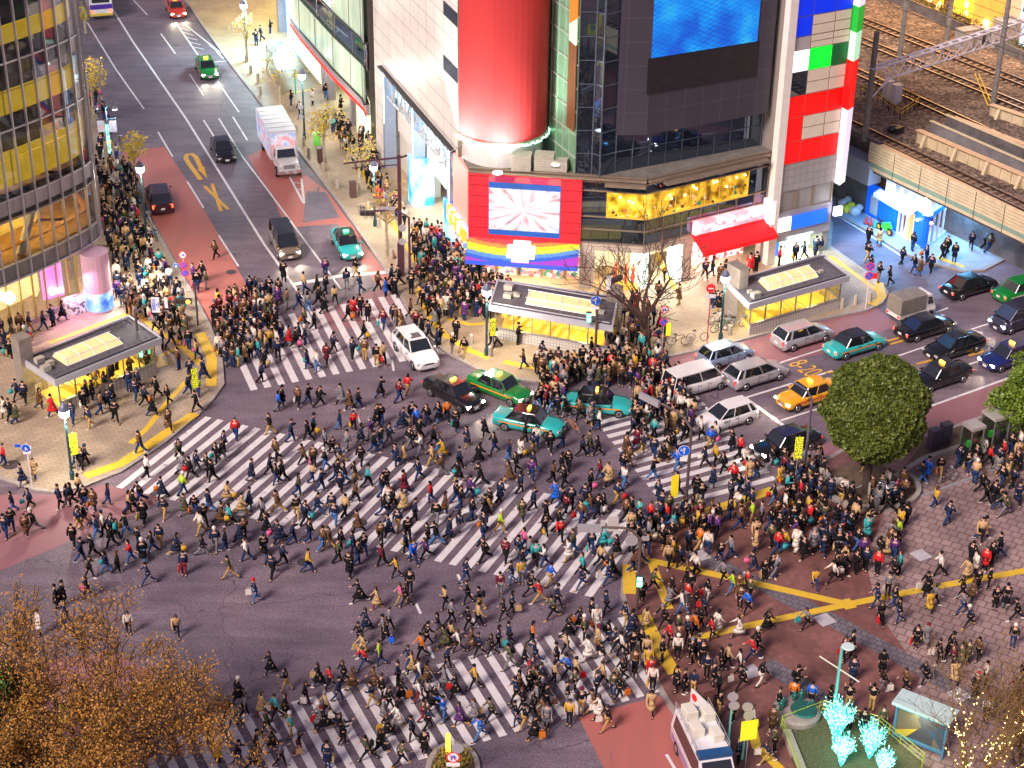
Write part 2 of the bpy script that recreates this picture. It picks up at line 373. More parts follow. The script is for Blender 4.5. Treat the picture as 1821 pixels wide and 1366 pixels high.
for a, b in [((740, 1074), (748, 1092)), ((762, 1150), (771, 1171)), ((814, 1022), (822, 1040)), ((840, 1100), (850, 1116)), ((1185, 1342), (1204, 1374))]: line(a, b, w=.16)
line((1340, 668), (1394, 643), (1467, 620)); line((1598, 633), (1656, 613)); line((1727, 586), (1821, 556), (1900, 528)); line((1710, 653), (1760, 636), (1821, 615))
line((1325, 708), (1400, 762), w=.3); line((1325, 708), (1480, 660), w=.2); line((1383, 750), (1560, 694)); line((1640, 728), (1821, 663), (1950, 612), w=.2)
line((1663, 556), (1686, 548)); line((1477, 377), (1545, 418), (1608, 459)); line((1230, 720), (1246, 728), w=.4); line((1205, 700), (1222, 712), w=.4)
line((1800, 672), (1821, 664), w=.1); line((1450, 812), (1490, 830), w=.35)
mb.build('road_markings', WHITE, kind='structure')
mb = MB()
# U-turn arrow, cross and kerb-time numerals, in yellow
line((357, 320), (335, 290), (330, 281), (333, 275), (341, 274), (348, 279), (358, 300), w=.42)
mb.sheet(G((351, 301), (363, 296), (369, 318)), Z3)
line((363, 331), (406, 373), w=.3); line((377, 327), (393, 376), w=.3)
for a, b in [((1455, 668), (1480, 690)), ((1468, 663), (1500, 660)), ((1578, 607), (1602, 600)), ((1582, 613), (1606, 606)), ((1630, 648), (1660, 640)), ((1723, 633), (1748, 625)), ((1748, 625), (1741, 616))]: line(a, b, w=.22)
mb.build('road_markings', YEL, kind='structure')
def ground_text(s, px, py, size, ang, m, z=.016):
    cu = bpy.data.curves.new('lettering', 'FONT'); cu.body = s; cu.size = size; cu.extrude = .001; cu.align_x = 'CENTER'; cu.align_y = 'CENTER'
    o = bpy.data.objects.new('road_lettering', cu); COL.objects.link(o); q = g(px, py); o.location = (q[0], q[1], z); o.rotation_euler = (0, 0, ang); o.scale = (.8, 1.5, 1)
    cu.materials.append(m); o['kind'] = 'structure'; return o
ground_text('8-20', 1431, 655, 1.5, R(-57), YEL)
# tactile paving
mb = MB()
def tac(z, w, *pts): _lz[0] += 1; mb.ribbon(G(*pts), w, z + (_lz[0] % 10) * .0007)
ZL = K + .008
tac(ZL, .75, (152, 850), (215, 828), (260, 798), (300, 770), (347, 738)); tac(ZL, .4, (232, 792), (262, 765), (300, 715), (333, 680))
tac(ZL, .45, (235, 555), (275, 585), (326, 620), (362, 655)); tac(ZL, .4, (324, 618), (268, 645)); tac(ZL, .4, (88, 613), (217, 565), (240, 556)); tac(ZL, .7, (356, 595), (377, 640), (376, 690))
tac(ZL, .4, (162, 470), (200, 510), (238, 552)); tac(ZL, .9, (275, 640), (290, 655))
tac(ZL, .55, (745, 522), (765, 565), (790, 598), (835, 626), (870, 640)); tac(ZL, .4, (795, 570), (835, 580), (868, 578)); tac(ZL, .6, (895, 646), (940, 655), (985, 660), (1087, 650), (1180, 632))
tac(ZL, .4, (1476, 458), (1520, 490), (1560, 520)); tac(ZL, .7, (1562, 505), (1568, 530), (1550, 545)); tac(ZL, .4, (1480, 515), (1500, 548)); tac(ZL, .5, (1665, 460), (1715, 478)); tac(ZL, .4, (1160, 440), (1200, 518)); tac(ZL, .3, (510, 170), (560, 160))
tac(ZL, .35, (640, 300), (740, 470))
mb.build('tactile_paving', TAC, kind='structure')
mb = MB(); ZP = .076
tac(ZP, .75, (1237, 918), (1300, 898), (1375, 873)); tac(ZP, .55, (1147, 997), (1250, 1019), (1360, 1043), (1505, 1076)); tac(ZP, .5, (1225, 1139), (1360, 1108), (1505, 1077), (1660, 1046), (1821, 1017), (1950, 990))
tac(ZP + .004, .9, (1497, 1078), (1517, 1074)); tac(ZP, .75, (1118, 1006), (1120, 1058)); tac(ZP, .5, (1158, 1000), (1170, 1035), (1190, 1085)); tac(ZP, .75, (1145, 1095), (1172, 1155), (1200, 1200)); tac(ZP, .5, (1330, 1260), (1345, 1330), (1420, 1400))
mb.build('tactile_paving', TAC, kind='structure')
# ================================================================ BUILDINGS
def panelmat(name, col, pw, ph, ang, seam=(.2, .2, .2), ms=.03, rough=.35, metal=0., off=0., c2=None, noise=.06, emit=0.):
    m = mat(name, col, rough, metal); n, l, b = nodes(m)
    tc = n.new('ShaderNodeTexCoord'); mp = n.new('ShaderNodeMapping'); mp.inputs['Rotation'].default_value = (0, 0, -ang); l.new(tc.outputs['Object'], mp.inputs[0])
    sp = n.new('ShaderNodeSeparateXYZ'); cb = n.new('ShaderNodeCombineXYZ'); l.new(mp.outputs[0], sp.inputs[0]); l.new(sp.outputs[0], cb.inputs[0]); l.new(sp.outputs[2], cb.inputs[1])
    br = n.new('ShaderNodeTexBrick'); br.offset = off; c2 = c2 or tuple(x * .93 for x in col)
    br.inputs['Color1'].default_value = (*col, 1); br.inputs['Color2'].default_value = (*c2, 1); br.inputs['Mortar'].default_value = (*seam, 1)
    br.inputs['Scale'].default_value = 1; br.inputs['Brick Width'].default_value = pw; br.inputs['Row Height'].default_value = ph; br.inputs['Mortar Size'].default_value = ms; br.inputs['Mortar Smooth'].default_value = .2
    l.new(cb.outputs[0], br.inputs['Vector'])
    nz = n.new('ShaderNodeTexNoise'); nz.inputs['Scale'].default_value = .5; nz.inputs['Detail'].default_value = 5; l.new(tc.outputs['Object'], nz.inputs['Vector'])
    mr = n.new('ShaderNodeMapRange'); mr.inputs[1].default_value = .3; mr.inputs[2].default_value = .7; mr.inputs[3].default_value = 1 - noise; mr.inputs[4].default_value = 1 + noise; l.new(nz.outputs['Fac'], mr.inputs[0])
    mx = n.new('ShaderNodeMix'); mx.data_type = 'RGBA'; mx.blend_type = 'MULTIPLY'; mx.inputs[0].default_value = 1; l.new(br.outputs['Color'], mx.inputs[6]); l.new(mr.outputs[0], mx.inputs[7]); l.new(mx.outputs[2], b.inputs['Base Color'])
    if emit: l.new(mx.outputs[2], b.inputs['Emission Color']); b.inputs['Emission Strength'].default_value = emit
    return m
def mirrorglass(name, col, rough=.03, metal=.85): return mat(name, col, rough, metal, noise=.05, ns=.7)
def clearglass(name, col, refl=.3, rough=.02):
    if name in _M: return _M[name]
    m = bpy.data.materials.new(name); m.use_nodes = True; n = m.node_tree.nodes; l = m.node_tree.links; n.remove(n['Principled BSDF'])
    t = n.new('ShaderNodeBsdfTransparent'); t.inputs[0].default_value = (*col, 1); gl = n.new('ShaderNodeBsdfGlossy'); gl.inputs['Roughness'].default_value = rough; gl.inputs[0].default_value = (.9, .93, 1, 1)
    fr = n.new('ShaderNodeLayerWeight'); pw = n.new('ShaderNodeMath'); pw.operation = 'POWER'; pw.inputs[1].default_value = 4; l.new(fr.outputs['Facing'], pw.inputs[0]); ad = n.new('ShaderNodeMath'); ad.operation = 'ADD'; ad.inputs[1].default_value = refl; ad.use_clamp = True; l.new(pw.outputs[0], ad.inputs[0])
    mx = n.new('ShaderNodeMixShader'); l.new(ad.outputs[0], mx.inputs[0]); l.new(t.outputs[0], mx.inputs[1]); l.new(gl.outputs[0], mx.inputs[2]); l.new(mx.outputs[0], n['Material Output'].inputs[0])
    _M[name] = m; return m
def voro(name, cols, scale, emit=0., rough=.5, stretch=(1, 1, 1), seed=0):
    """a display of many small coloured goods"""
    m = mat(name, cols[0], rough); n, l, b = nodes(m); tc = n.new('ShaderNodeTexCoord'); mp = n.new('ShaderNodeMapping'); mp.inputs['Scale'].default_value = stretch; mp.inputs['Location'].default_value = (seed, seed, seed)
    v = n.new('ShaderNodeTexVoronoi'); v.inputs['Scale'].default_value = scale; l.new(tc.outputs['Object'], mp.inputs[0]); l.new(mp.outputs[0], v.inputs['Vector'])
    sp = n.new('ShaderNodeSeparateColor'); l.new(v.outputs['Color'], sp.inputs[0])
    r = ramp(n, [(i / len(cols), c) for i, c in enumerate(cols)], 'CONSTANT'); l.new(sp.outputs[0], r.inputs[0]); l.new(r.outputs[0], b.inputs['Base Color'])
    if emit: l.new(r.outputs[0], b.inputs['Emission Color']); b.inputs['Emission Strength'].default_value = emit
    return m
def cloudmat(name, cols, scale=1., emit=.6, stretch=(1, 1, 1)):
    m = mat(name, cols[0], .4); n, l, b = nodes(m); tc = n.new('ShaderNodeTexCoord'); mp = n.new('ShaderNodeMapping'); mp.inputs['Scale'].default_value = stretch
    v = n.new('ShaderNodeTexNoise'); v.inputs['Scale'].default_value = scale; v.inputs['Detail'].default_value = 5; l.new(tc.outputs['Object'], mp.inputs[0]); l.new(mp.outputs[0], v.inputs['Vector'])
    k = len(cols); r = ramp(n, [(.3 + .4 * i / (k - 1), c) for i, c in enumerate(cols)]); l.new(v.outputs['Fac'], r.inputs[0]); l.new(r.outputs[0], b.inputs['Base Color'])
    l.new(r.outputs[0], b.inputs['Emission Color']); b.inputs['Emission Strength'].default_value = emit
    return m
METAL = mat('grey_metal', (.30, .30, .32), .4, .6, noise=.1); STEEL = mat('pale_metal', (.55, .56, .58), .35, .5, noise=.1)
DARK = mat('dark_metal', (.03, .03, .035), .45, .2, noise=.2); LEDGE = mat('bronze_ledge', (.30, .24, .18), .4, .4, noise=.2)
CONC = mat('concrete', (.32, .29, .27), .8, noise=.3, ns=1.2); DCONC = mat('stained_concrete', (.13, .12, .12), .8, noise=.6, ns=.8)
WHITEP = mat('white_paint', (.75, .75, .76), .45, noise=.06); RUBBER = mat('rubber', (.02, .02, .02), .7)
PRODUCTS = voro('shop_goods', [(.9, .85, .75), (.75, .12, .08), (.9, .6, .12), (.1, .35, .2), (.9, .9, .9), (.15, .3, .6), (.85, .35, .4), (.95, .8, .5)], 3.2, .30)  # goods glow a little themselves: shop light put into their colours
WARM = mat('warm_lit_wall', (.80, .62, .32), .6, emit=(1, .74, .30), es=.55, noise=.15, ns=2)  # this and the next two walls glow themselves, standing in for room light
WARMW = mat('bright_warm_wall', (.7, .58, .4), .6, emit=(1, .80, .5), es=.45, noise=.15, ns=2)
COOLW = mat('bright_cool_wall', (.8, .88, .85), .6, emit=(.75, 1, .9), es=.7, noise=.12, ns=2)
E_WHITE = mat('lit_white_sign', (.9, .9, .9), .4, emit=(.92, .96, 1), es=.8); LAMPM = mat('lit_lamp', (1, 1, 1), .4, emit=(.85, .93, 1), es=14)
E_RED = mat('lit_red_panel', (.75, .02, .03), .4, emit=(1, .015, .04), es=.22, noise=.05)
E_BLUE = mat('lit_blue_sign', (.02, .08, .6), .4, emit=(.0, .09, .8), es=.8)
ANG = lambda F: math.atan2(F.u[1], F.u[0])
def wallobj(par, name, m, fn, **k):
    mb = MB(); fn(mb); return mb.build(name, m, par, **k)

# ---------------------------------------------------------------- corner store
CS = thing('department_store', (0, 126, 0), 'white panelled corner store with tall red banner, dark glass and big blue screen', 'building')
W0 = (-4.6, 125.8); WD = np.array([-.346, .938]); W = Fac(W0, tuple(np.array(W0) + WD * 26))
uA = W.uv(668, 200)[0] ; uC = W.uv(680, 126)[0]; zC = 9.0; TOP = 27
WPAN = panelmat('white_wall_panel', (.80, .77, .70), 2.05, 1.35, ANG(W), (.30, .28, .26), .03, .35)
uE = W.uv(823, 150)[0]
mb = MB(); W.box(mb, uE, uA, 9.0, TOP, -3, 0); W.box(mb, uC + .15, uA, 0, 9.0, -3, 0); mb.build('wall', WPAN, CS)
uc = W.uv(789, 20)[0]; ud = W.uv(822, 20)[0]
for a, b in (((789, 3), (822, 54)), ((789, 101), (822, 153))):
    u0, v0 = W.uv(a[0], a[1] + 22); u1, v1 = W.uv(b[0], b[1]); 
    mb = MB(); W.box(mb, u0, u1, min(v0, v1), max(W.uv(a[0], a[1])[1], W.uv(b[0], b[1] - 22)[1]), -.02, .03); mb.build('window', mirrorglass('blue_grey_glass', (.16, .2, .26), .1), CS)
# canopy and truss band over the shop fronts
mb = MB(); W.box(mb, -.3, uC + .2, 9.02, 9.2, 0, .4); mb.build('canopy', DARK, CS)
TB = cloudmat('pale_blue_lit_panel', [(.25, .55, .95), (.45, .8, 1), (.7, .92, 1)], .35, .75)
mb = MB(); W.box(mb, .2, uC, 6.6, 9.0, -1.2, -.9); mb.build('lit_panel', TB, CS)
mb = MB(); k = 0
for seg in range(9):
    u0 = .6 + seg * (uC - .8) / 9; du = (uC - .8) / 9
    for a, b in (((u0, 6.7), (u0 + du * .5, 8.8)), ((u0 + du * .5, 8.8), (u0 + du, 6.7))): mb.tube(W.pt(*a, -.2), W.pt(*b, -.2), .09, n=6)
    mb.tube(W.pt(u0 + du * .3, 7.9, -.9), W.pt(u0 + du * .3, 7.9, .6), .05, n=5)
mb.tube(W.pt(.4, 6.7, -.2), W.pt(uC, 6.7, -.2), .07); mb.build('truss', STEEL, CS)
uP1, uP0 = W.uv(734, 340)[0], W.uv(797, 420)[0]
mb = MB(); W.box(mb, .1, uC, 3.4, 6.6, -2.0, -1.2); mb.build('fascia', mat('cream_panel', (.78, .74, .66), .5, noise=.06), CS)
for u, hh in ((uP1, 4.1), (uP0, 4.1), (uC, 6.6)):
    mb = MB(); W.box(mb, u - .35, u + .35, 0, 9.0, -1, 0.0); mb.build('pillar', mat('blue_steel', (.35, .45, .6), .35, .3, noise=.1), CS)
    mb = MB(); W.box(mb, u - .3, u - .24, 4.2, 8.6, .0, .06); mb.build('light_strip', mat('blue_white_tube', (1, 1, 1), .4, emit=(.6, .8, 1), es=3), CS)
OCEAN = cloudmat('ocean_poster', [(.01, .08, .5), (.03, .3, .85), (.35, .75, .95), (.85, .97, 1)], .8, .75, (1, 1, .5))
for u in (uP1, uP0):
    mb = MB(); W.box(mb, u - .75, u + .75, .1, 4.3, .03, .16); W.box(mb, u - .75, u - .65, .1, 4.3, -1.6, .03); mb.build('poster', OCEAN, CS)
mb = MB(); W.box(mb, uP0 + .8, uP1 - .5, .12, 3.4, -4.2, -4); mb.build('shop_interior', cloudmat('blue_white_mural', [(.1, .35, .8), (.6, .85, 1), (1, 1, 1)], .5, .9), CS)
mb = MB(); W.box(mb, uP1 + .6, uC - .4, .1, 6.5, -2.6, -1.3); mb.build('shutter', panelmat('cream_shutter', (.72, .67, .56), .5, 3, ANG(W), (.6, .55, .45), .02), CS)
light('shop_lamp', 'AREA', W.pt((uP0 + uP1) / 2, 3.3, -1.5), 260, (1, .93, .8), 3.5, CS, rot=(-.5, -.3, -1))
light('shop_lamp', 'AREA', W.pt(uC * .6, 6.4, -.6), 160, (.65, .85, 1), 5, CS, rot=(-.6, -.2, -1))
# rounded corner with the red banner
def circ3(a, b, c):
    ax, ay = a; bx, by = b; cx, cy = c; d = 2 * (ax * (by - cy) + bx * (cy - ay) + cx * (ay - by))
    ux = ((ax * ax + ay * ay) * (by - cy) + (bx * bx + by * by) * (cy - ay) + (cx * cx + cy * cy) * (ay - by)) / d
    uy = ((ax * ax + ay * ay) * (cx - bx) + (bx * bx + by * by) * (ax - cx) + (cx * cx + cy * cy) * (bx - ax)) / d
    return (ux, uy), math.hypot(ax - ux, ay - uy)
E0 = W.xy(uE, 0); E1 = g(963, 268, 9.3); D_ = np.array(E1) - np.array(E0); cr_ = float(-(D_ @ D_) / (2 * (D_ @ W.n))); ccx, ccy = (np.array(E0) - W.n * cr_).tolist(); a0 = math.atan2(E0[1] - ccy, E0[0] - ccx); a1 = math.atan2(E1[1] - ccy, E1[0] - ccx)
if a0 > 0: a0 -= 2 * math.pi
if a1 > a0 + 2 * math.pi: a1 -= 2 * math.pi
def arc(r, n=20, t0=0., t1=1.): return [(ccx + (cr_ + r) * math.cos(a0 + (a1 - a0) * (t0 + (t1 - t0) * i / n)), ccy + (cr_ + r) * math.sin(a0 + (a1 - a0) * (t0 + (t1 - t0) * i / n))) for i in range(n + 1)]
def arcwall(mb, r0, r1, z0, z1, n=20, t0=0., t1=1.):
    a, b = arc(r0, n, t0, t1), arc(r1, n, t0, t1)
    for i in range(n): mb.prism([a[i], a[i + 1], b[i + 1], b[i]], z0, z1)
zB = hgt(arc(.25, 2)[1], 254)
mb = MB(); arcwall(mb, -.4, 0, 9.3, TOP); mb.build('rounded_corner', mat('white_curved_panel', (.72, .71, .68), .35, noise=.05), CS, smooth=False)
mb = MB(); arcwall(mb, .12, .3, zB, TOP); bn = mb.build('banner', mat('red_banner_cloth', (.50, .032, .032), .85, emit=(1, .02, .02), es=.01, noise=.03), CS)
mb = MB(); arcwall(mb, .05, .36, zB - .12, zB); arcwall(mb, .05, .36, 9.3, TOP, 1, -.012, -.004); arcwall(mb, .05, .36, 9.3 + 2, TOP, 1, 1.004, 1.012); mb.build('banner_frame', LEDGE, CS)
mb = MB(); rr = random.Random(4)
for i in range(90):
    p = arc(.5, 90)[i]; mb.box((p[0], p[1], zB - .2 + rr.uniform(-.08, .08)), (.09, .09, .09), rr.random())
mb.build('light_garland', mat('green_white_bulbs', (.4, .8, .5), .4, emit=(.5, 1, .7), es=1.2), CS)
# floodlights under the banner
for k, (t, colr, e) in enumerate(((.08, (.9, 1, .95), 1.0), (.40, (.9, 1, .95), 1.0), (.70, (.9, 1, .93), 1.0), (.93, (.95, 1, .25), 1.0))):
    p = arc(2.3, 100)[int(t * 100)]; q = arc(.2, 100)[int(t * 100)]; zz = 9.9
    f = MB(); f.tube((q[0], q[1], zz + .9), (p[0], p[1], zz), .035, n=5); f.lathe([(.1, -.25), (.42, -.05), (.42, 0)], (p[0], p[1], zz), 12); fo = f.build('floodlight', METAL, CS)
    lb = MB(); lb.lathe([(.36, .0), (.3, .05), (.01, .08)], (p[0], p[1], zz), 12); sub(fo, lb, 'lamp_lens', mat('flood_lens_' + ('yellow' if k == 3 else 'white'), (1, 1, 1), .3, emit=colr, es=10))
    light('floodlight_lamp', 'SPOT', (p[0], p[1], zz + .15), 3300 * e, colr, .15, CS, rot=(q[0] - p[0], q[1] - p[1], 3.6), spot=105)
# green glass side and dark facets
def zpt(px, py): return g(px, py, 9.3)
gA, gB = zpt(966, 262), zpt(1023, 309); GF = Fac(gB, gA)
fl = [zpt(1023, 309), zpt(1052, 309), zpt(1066, 314), zpt(1093, 307), zpt(1352, 258), zpt(1380, 262)]
mb = MB(); GF.box(mb, 0, GF.L, 9.3, TOP, -.3, 0); mb.build('side_glass', mirrorglass('green_glass', (.22, .42, .26), .25, .25), CS)
mb = MB()
for i in range(1, 5): GF.box(mb, GF.L * i / 5 - .03, GF.L * i / 5 + .03, 9.3, TOP, 0, .06)
for z in np.arange(10.5, TOP, 1.75): GF.box(mb, 0, GF.L, z - .04, z + .04, .0, .09)
mb.build('mullion', mat('pale_green_mullion', (.5, .6, .5), .4, .3), CS)
mb = MB(); GF.box(mb, .1, GF.L * .24, hgt(GF.xy(.3), 232), TOP, .12, .2); mb.build('side_banner', voro('pastel_dot_banner', [(.16, .07, .03), (.16, .07, .03), (.5, .75, .5), (.7, .2, .03)], .28, .12), CS)
DG = mirrorglass('dark_blue_glass', (.12, .16, .22), .02, .9)
mb = MB(); mb2 = MB()
for i in range(len(fl) - 1):
    F = Fac(fl[i], fl[i + 1]); F.box(mb, 0, F.L, 9.3, TOP, -.25, 0)
    for z in np.arange(10.9, TOP, 1.75): F.box(mb2, 0, F.L, z - .03, z + .03, 0, .05)
    nn = 9 if F.L > 5 else 1
    for k in range(nn + 1): F.box(mb2, F.L * k / nn - .03, F.L * k / nn + .03, 9.3, TOP, 0, .07)
mb.build('curtain_glass', DG, CS); mb2.build('mullion', mat('blue_grey_mullion', (.12, .15, .2), .4, .5), CS)
SF = Fac(fl[3], fl[4]); d_ = 1.1
u0, zS = SF.uv(1149, 246, d_); u1, zS1 = SF.uv(1360, 196, d_); zS = (zS + zS1) / 2
ul = SF.uv(1105, 240, d_ - .5)[0]
VIO = panelmat('violet_grey_panel', (.05, .043, .062), 1.55, 1.75, ANG(SF), (.08, .07, .09), .03, .4)
mb = MB(); q = [SF.xy(u0, -.2), SF.xy(u1 + .3, -.2), SF.xy(u1 + .3, d_), SF.xy(u0, d_), SF.xy(ul, d_ - .75), SF.xy(ul - .2, -.2)]; mb.prism(q, zS, TOP + .01); mb.build('screen_housing', VIO, CS)
sl_, sb0 = SF.uv(1158, 108, d_); sr_, sb1 = SF.uv(1346, 68, d_); sb = (sb0 + sb1) / 2
mb = MB(); SF.box(mb, sl_ - .25, sr_ + .25, SF.uv(1153, 168, d_)[1], sb - .02, d_, d_ + .05); mb.build('dark_panel', mat('dark_screen_base', (.025, .025, .03), .3, .2, noise=.3), CS)
scm = mat('blue_led_screen', (.005, .01, .02), .5); n, l, b = nodes(scm); tc = n.new('ShaderNodeTexCoord'); nz = n.new('ShaderNodeTexNoise'); nz.inputs['Scale'].default_value = .35; nz.inputs['Detail'].default_value = 3
l.new(tc.outputs['Object'], nz.inputs['Vector']); r_ = ramp(n, [(.35, (0, .10, .62)), (.5, (0, .24, .82)), (.65, (.02, .42, .80))]); l.new(nz.outputs['Fac'], r_.inputs[0])
ck = n.new('ShaderNodeTexChecker'); ck.inputs['Scale'].default_value = 5.5; ck.inputs[1].default_value = (1, 1, 1, 1); ck.inputs[2].default_value = (.62, .66, .7, 1); l.new(tc.outputs['Object'], ck.inputs['Vector'])
mx = n.new('ShaderNodeMix'); mx.data_type = 'RGBA'; mx.blend_type = 'MULTIPLY'; mx.inputs[0].default_value = 1; l.new(r_.outputs[0], mx.inputs[6]); l.new(ck.outputs[0], mx.inputs[7]); l.new(mx.outputs[2], b.inputs['Emission Color']); b.inputs['Emission Strength'].default_value = .62
mb = MB(); SF.box(mb, sl_, sr_, sb, TOP + .02, d_, d_ + .08); mb.build('led_screen', scm, CS)
# podium
c0 = (9.55, 120.55); pl = g(834, 299, 9.2); pr = g(1380, 267, 9.2)
P1 = Fac(pl, c0); P2 = Fac(c0, pr)
back = [(21, 140), (4, 150), (-4, 135), W.xy(1, -.4)]
mb = MB(); mb.prism([pl, c0, pr] + back, 9.0, 9.3); mb.build('roof', mat('roof_felt', (.16, .15, .13), .8, noise=.4), CS)
mb = MB(); mb.prism([P1.xy(.6, -.3), P1.xy(P1.L, -.3), P2.xy(P2.L, -.3)] + back[:1] + [(0, 140)], 3.3, 9.0); mb.build('core_wall', DARK, CS)
mb = MB()
for F, a, b in ((P1, 0, P1.L), (P2, 0, P2.L)): F.box(mb, a, b, 9.02, 9.2, 0, .45); F.box(mb, a, b, 9.24, 9.34, 0, .25)
P2.box(mb, 1.2, P2.L - 1.2, 8.75, 8.95, .4, .9); P1.box(mb, P1.L - 3, P1.L, 8.75, 8.95, .4, .9)
mb.build('ledge', LEDGE, CS)
uR = P1.uv(1033, 400)[0]; uW0 = P1.uv(1079, 365)[0]; uW1 = P2.uv(1331, 320)[0]
mb = MB(); mb2 = MB()
for F, a, b in ((P1, uR, P1.L), (P2, 0, P2.L)):
    F.box(mb, a, b, 3.9, 9.0, -.28, -.05)
    for z in (3.9, 5.0, 6.0, 8.05, 8.75): F.box(mb2, a, b, z - .05, z + .05, -.05, .06)
mb.build('podium_glass', DG, CS)
for k in range(8): u = P2.L * k / 7; P2.box(mb2, max(0, u - .03), min(P2.L, u + .03), 3.9, 6, -.05, .03)
mb2.build('podium_rail', LEDGE, CS)
mb = MB(); mb2 = MB(); mbp = MB(); rr = random.Random(7)
GOLD = cloudmat('restaurant_light', [(.10, .045, .0), (.45, .25, .01), (.85, .52, .03), (1, .75, .15)], 1.4, .30)
for F, a, b in ((P1, uW0, P1.L), (P2, 0, uW1)):
    F.box(mb, a, b, 6.05, 8.02, -.04, .0)
    k = int((b - a) / 1.3)
    for i in range(k + 1): u = a + (b - a) * i / k; F.box(mb2, u - .025, u + .025, 6.05, 8.02, 0.0, .05)
    F.box(mb2, a, b, 6.0, 6.1, 0, .12)
mb.build('restaurant_window', GOLD, CS); 
mb2.build('window_frame', mat('gold_frame', (.6, .4, .08), .4, .3, emit=(1, .6, .05), es=.2), CS)
mb = MB(); mbl = MB()
for F, a, b in ((P1, uW0, P1.L), (P2, 0, uW1)):
    for i in range(int((b - a) * 4.2)):
        u = rr.uniform(a + .2, b - .2); v = rr.uniform(6.15, 7.1); s_ = rr.uniform(.05, .16)
        mb.ball(F.pt(u, v, .05 - .02), (s_, s_ * .4, s_), 6, rr.choice([0, 1, 2, 3, 4, 4, 1]))
    for i in range(int((b - a) * 1.1)): mbl.ball(F.pt(rr.uniform(a + .3, b - .3), rr.uniform(7.1, 7.8), .05), .07, 6)
mb.split('table_setting', [mat('gold_goods', (.8, .5, .08), .5), mat('brown_goods', (.12, .05, .03), .5), mat('teal_lampshade', (.02, .25, .2), .5), mat('orange_goods', (.75, .2, .04), .5), mat('cream_goods', (.85, .7, .4), .5)], CS)
mbl.split('pendant_bulb', mat('warm_bulb', (1, 1, 1), .5, emit=(1, .85, .5), es=6), CS)
# tile band, pillars and the shop openings under the podium glass
TILEB = panelmat('beige_stone_tile', (.50, .44, .38), .9, .6, ANG(P1), (.25, .2, .18), .02, .4); TILEC = panelmat('beige_stone_tile_side', (.50, .42, .36), .9, .6, ANG(P2), (.25, .2, .18), .02, .4)
mb = MB(); P1.box(mb, uR, P1.L, 3.25, 3.88, -.3, .02); P1.box(mb, uR, uR + 1.1, 0, 3.25, -.6, .02); mb.build('stone_facing', TILEB, CS)
u970 = P2.uv(1215, 450)[0]; u1205 = P2.uv(1230, 450)[0]; u1360 = P2.uv(1348, 440)[0]
mb = MB(); P2.box(mb, 0, P2.L, 3.25, 3.88, -.3, .02); P2.box(mb, u970, u1205, 0, 3.25, -.6, .02); P2.box(mb, P2.uv(1352, 440)[0], P2.L, 0, 3.25, -.6, .02); mb.build('stone_facing', TILEC, CS)
mb = MB(); P1.box(mb, -.2, P1.L, 0.0, 3.3, -4.2, -4); P2.box(mb, -2, P2.L, 0, 3.3, -5.2, -5); mb.build('back_wall', WARMW, CS)
mb = MB(); rr = random.Random(3)
for k in range(5): P1.box(mb, .3 + k * 1.75, .3 + k * 1.75 + 1.45, .12, 2.5, -1.8 - .2 * (k % 2), -1.3)
mb.build('goods_shelf', PRODUCTS, CS)
mb = MB(); P2.box(mb, u1205 + .2, u1360, .12, 2.4, -2.2, -1.8); mb.build('goods_shelf', voro('red_white_goods', [(.95, .9, .85), (.8, .1, .1), (.95, .8, .8), (.9, .5, .45)], 3.5, .7), CS)
mb = MB(); P1.box(mb, P1.L - 2.6, P1.L - .3, .12, .3, -1.2, -.1)
for k in range(4): P1.box(mb, P1.L - 2.6 + .75 * k, P1.L - 2.55 + .75 * k, .3, 3.2, -.3, -.24)
mb.build('shop_window_frame', mat('gold_frame', (.6, .4, .08), .4, .3), CS)
mb = MB()
for k, u in enumerate((P1.L - 2.0, P1.L - 1.2, P1.L - .7)): 
    x, y = P1.xy(u, -.8); mb.lathe([(.08, .3), (.2, .9), (.12, 1.3), (.24, 1.7), (.06, 1.8), (.11, 1.9), (.01, 2.1)], (x, y, 0), 8)
mb.split('mannequin', mat('red_dress', (.55, .12, .08), .6), CS)
mb = MB(); P2.box(mb, u970 - .4, u970 - .05, .12, 3.2, -1.5, 0); P2.box(mb, .3, .6, .12, 3.2, -2, -.1); mb.split('entrance_panel', COOLW, CS)
for F, u, e, c in ((P1, 2.2, 330, (1, .82, .55)), (P1, 6, 330, (1, .85, .6)), (P1, P1.L - 1.5, 240, (1, .7, .35)), (P2, 2.2, 280, (.9, 1, .9)), (P2, 7, 330, (1, .85, .8))):
    light('shop_lamp', 'AREA', F.pt(u, 3.15, -1.0), e, c, 2.0, CS, rot=(F.n[0] * .8, F.n[1] * .8, -1))
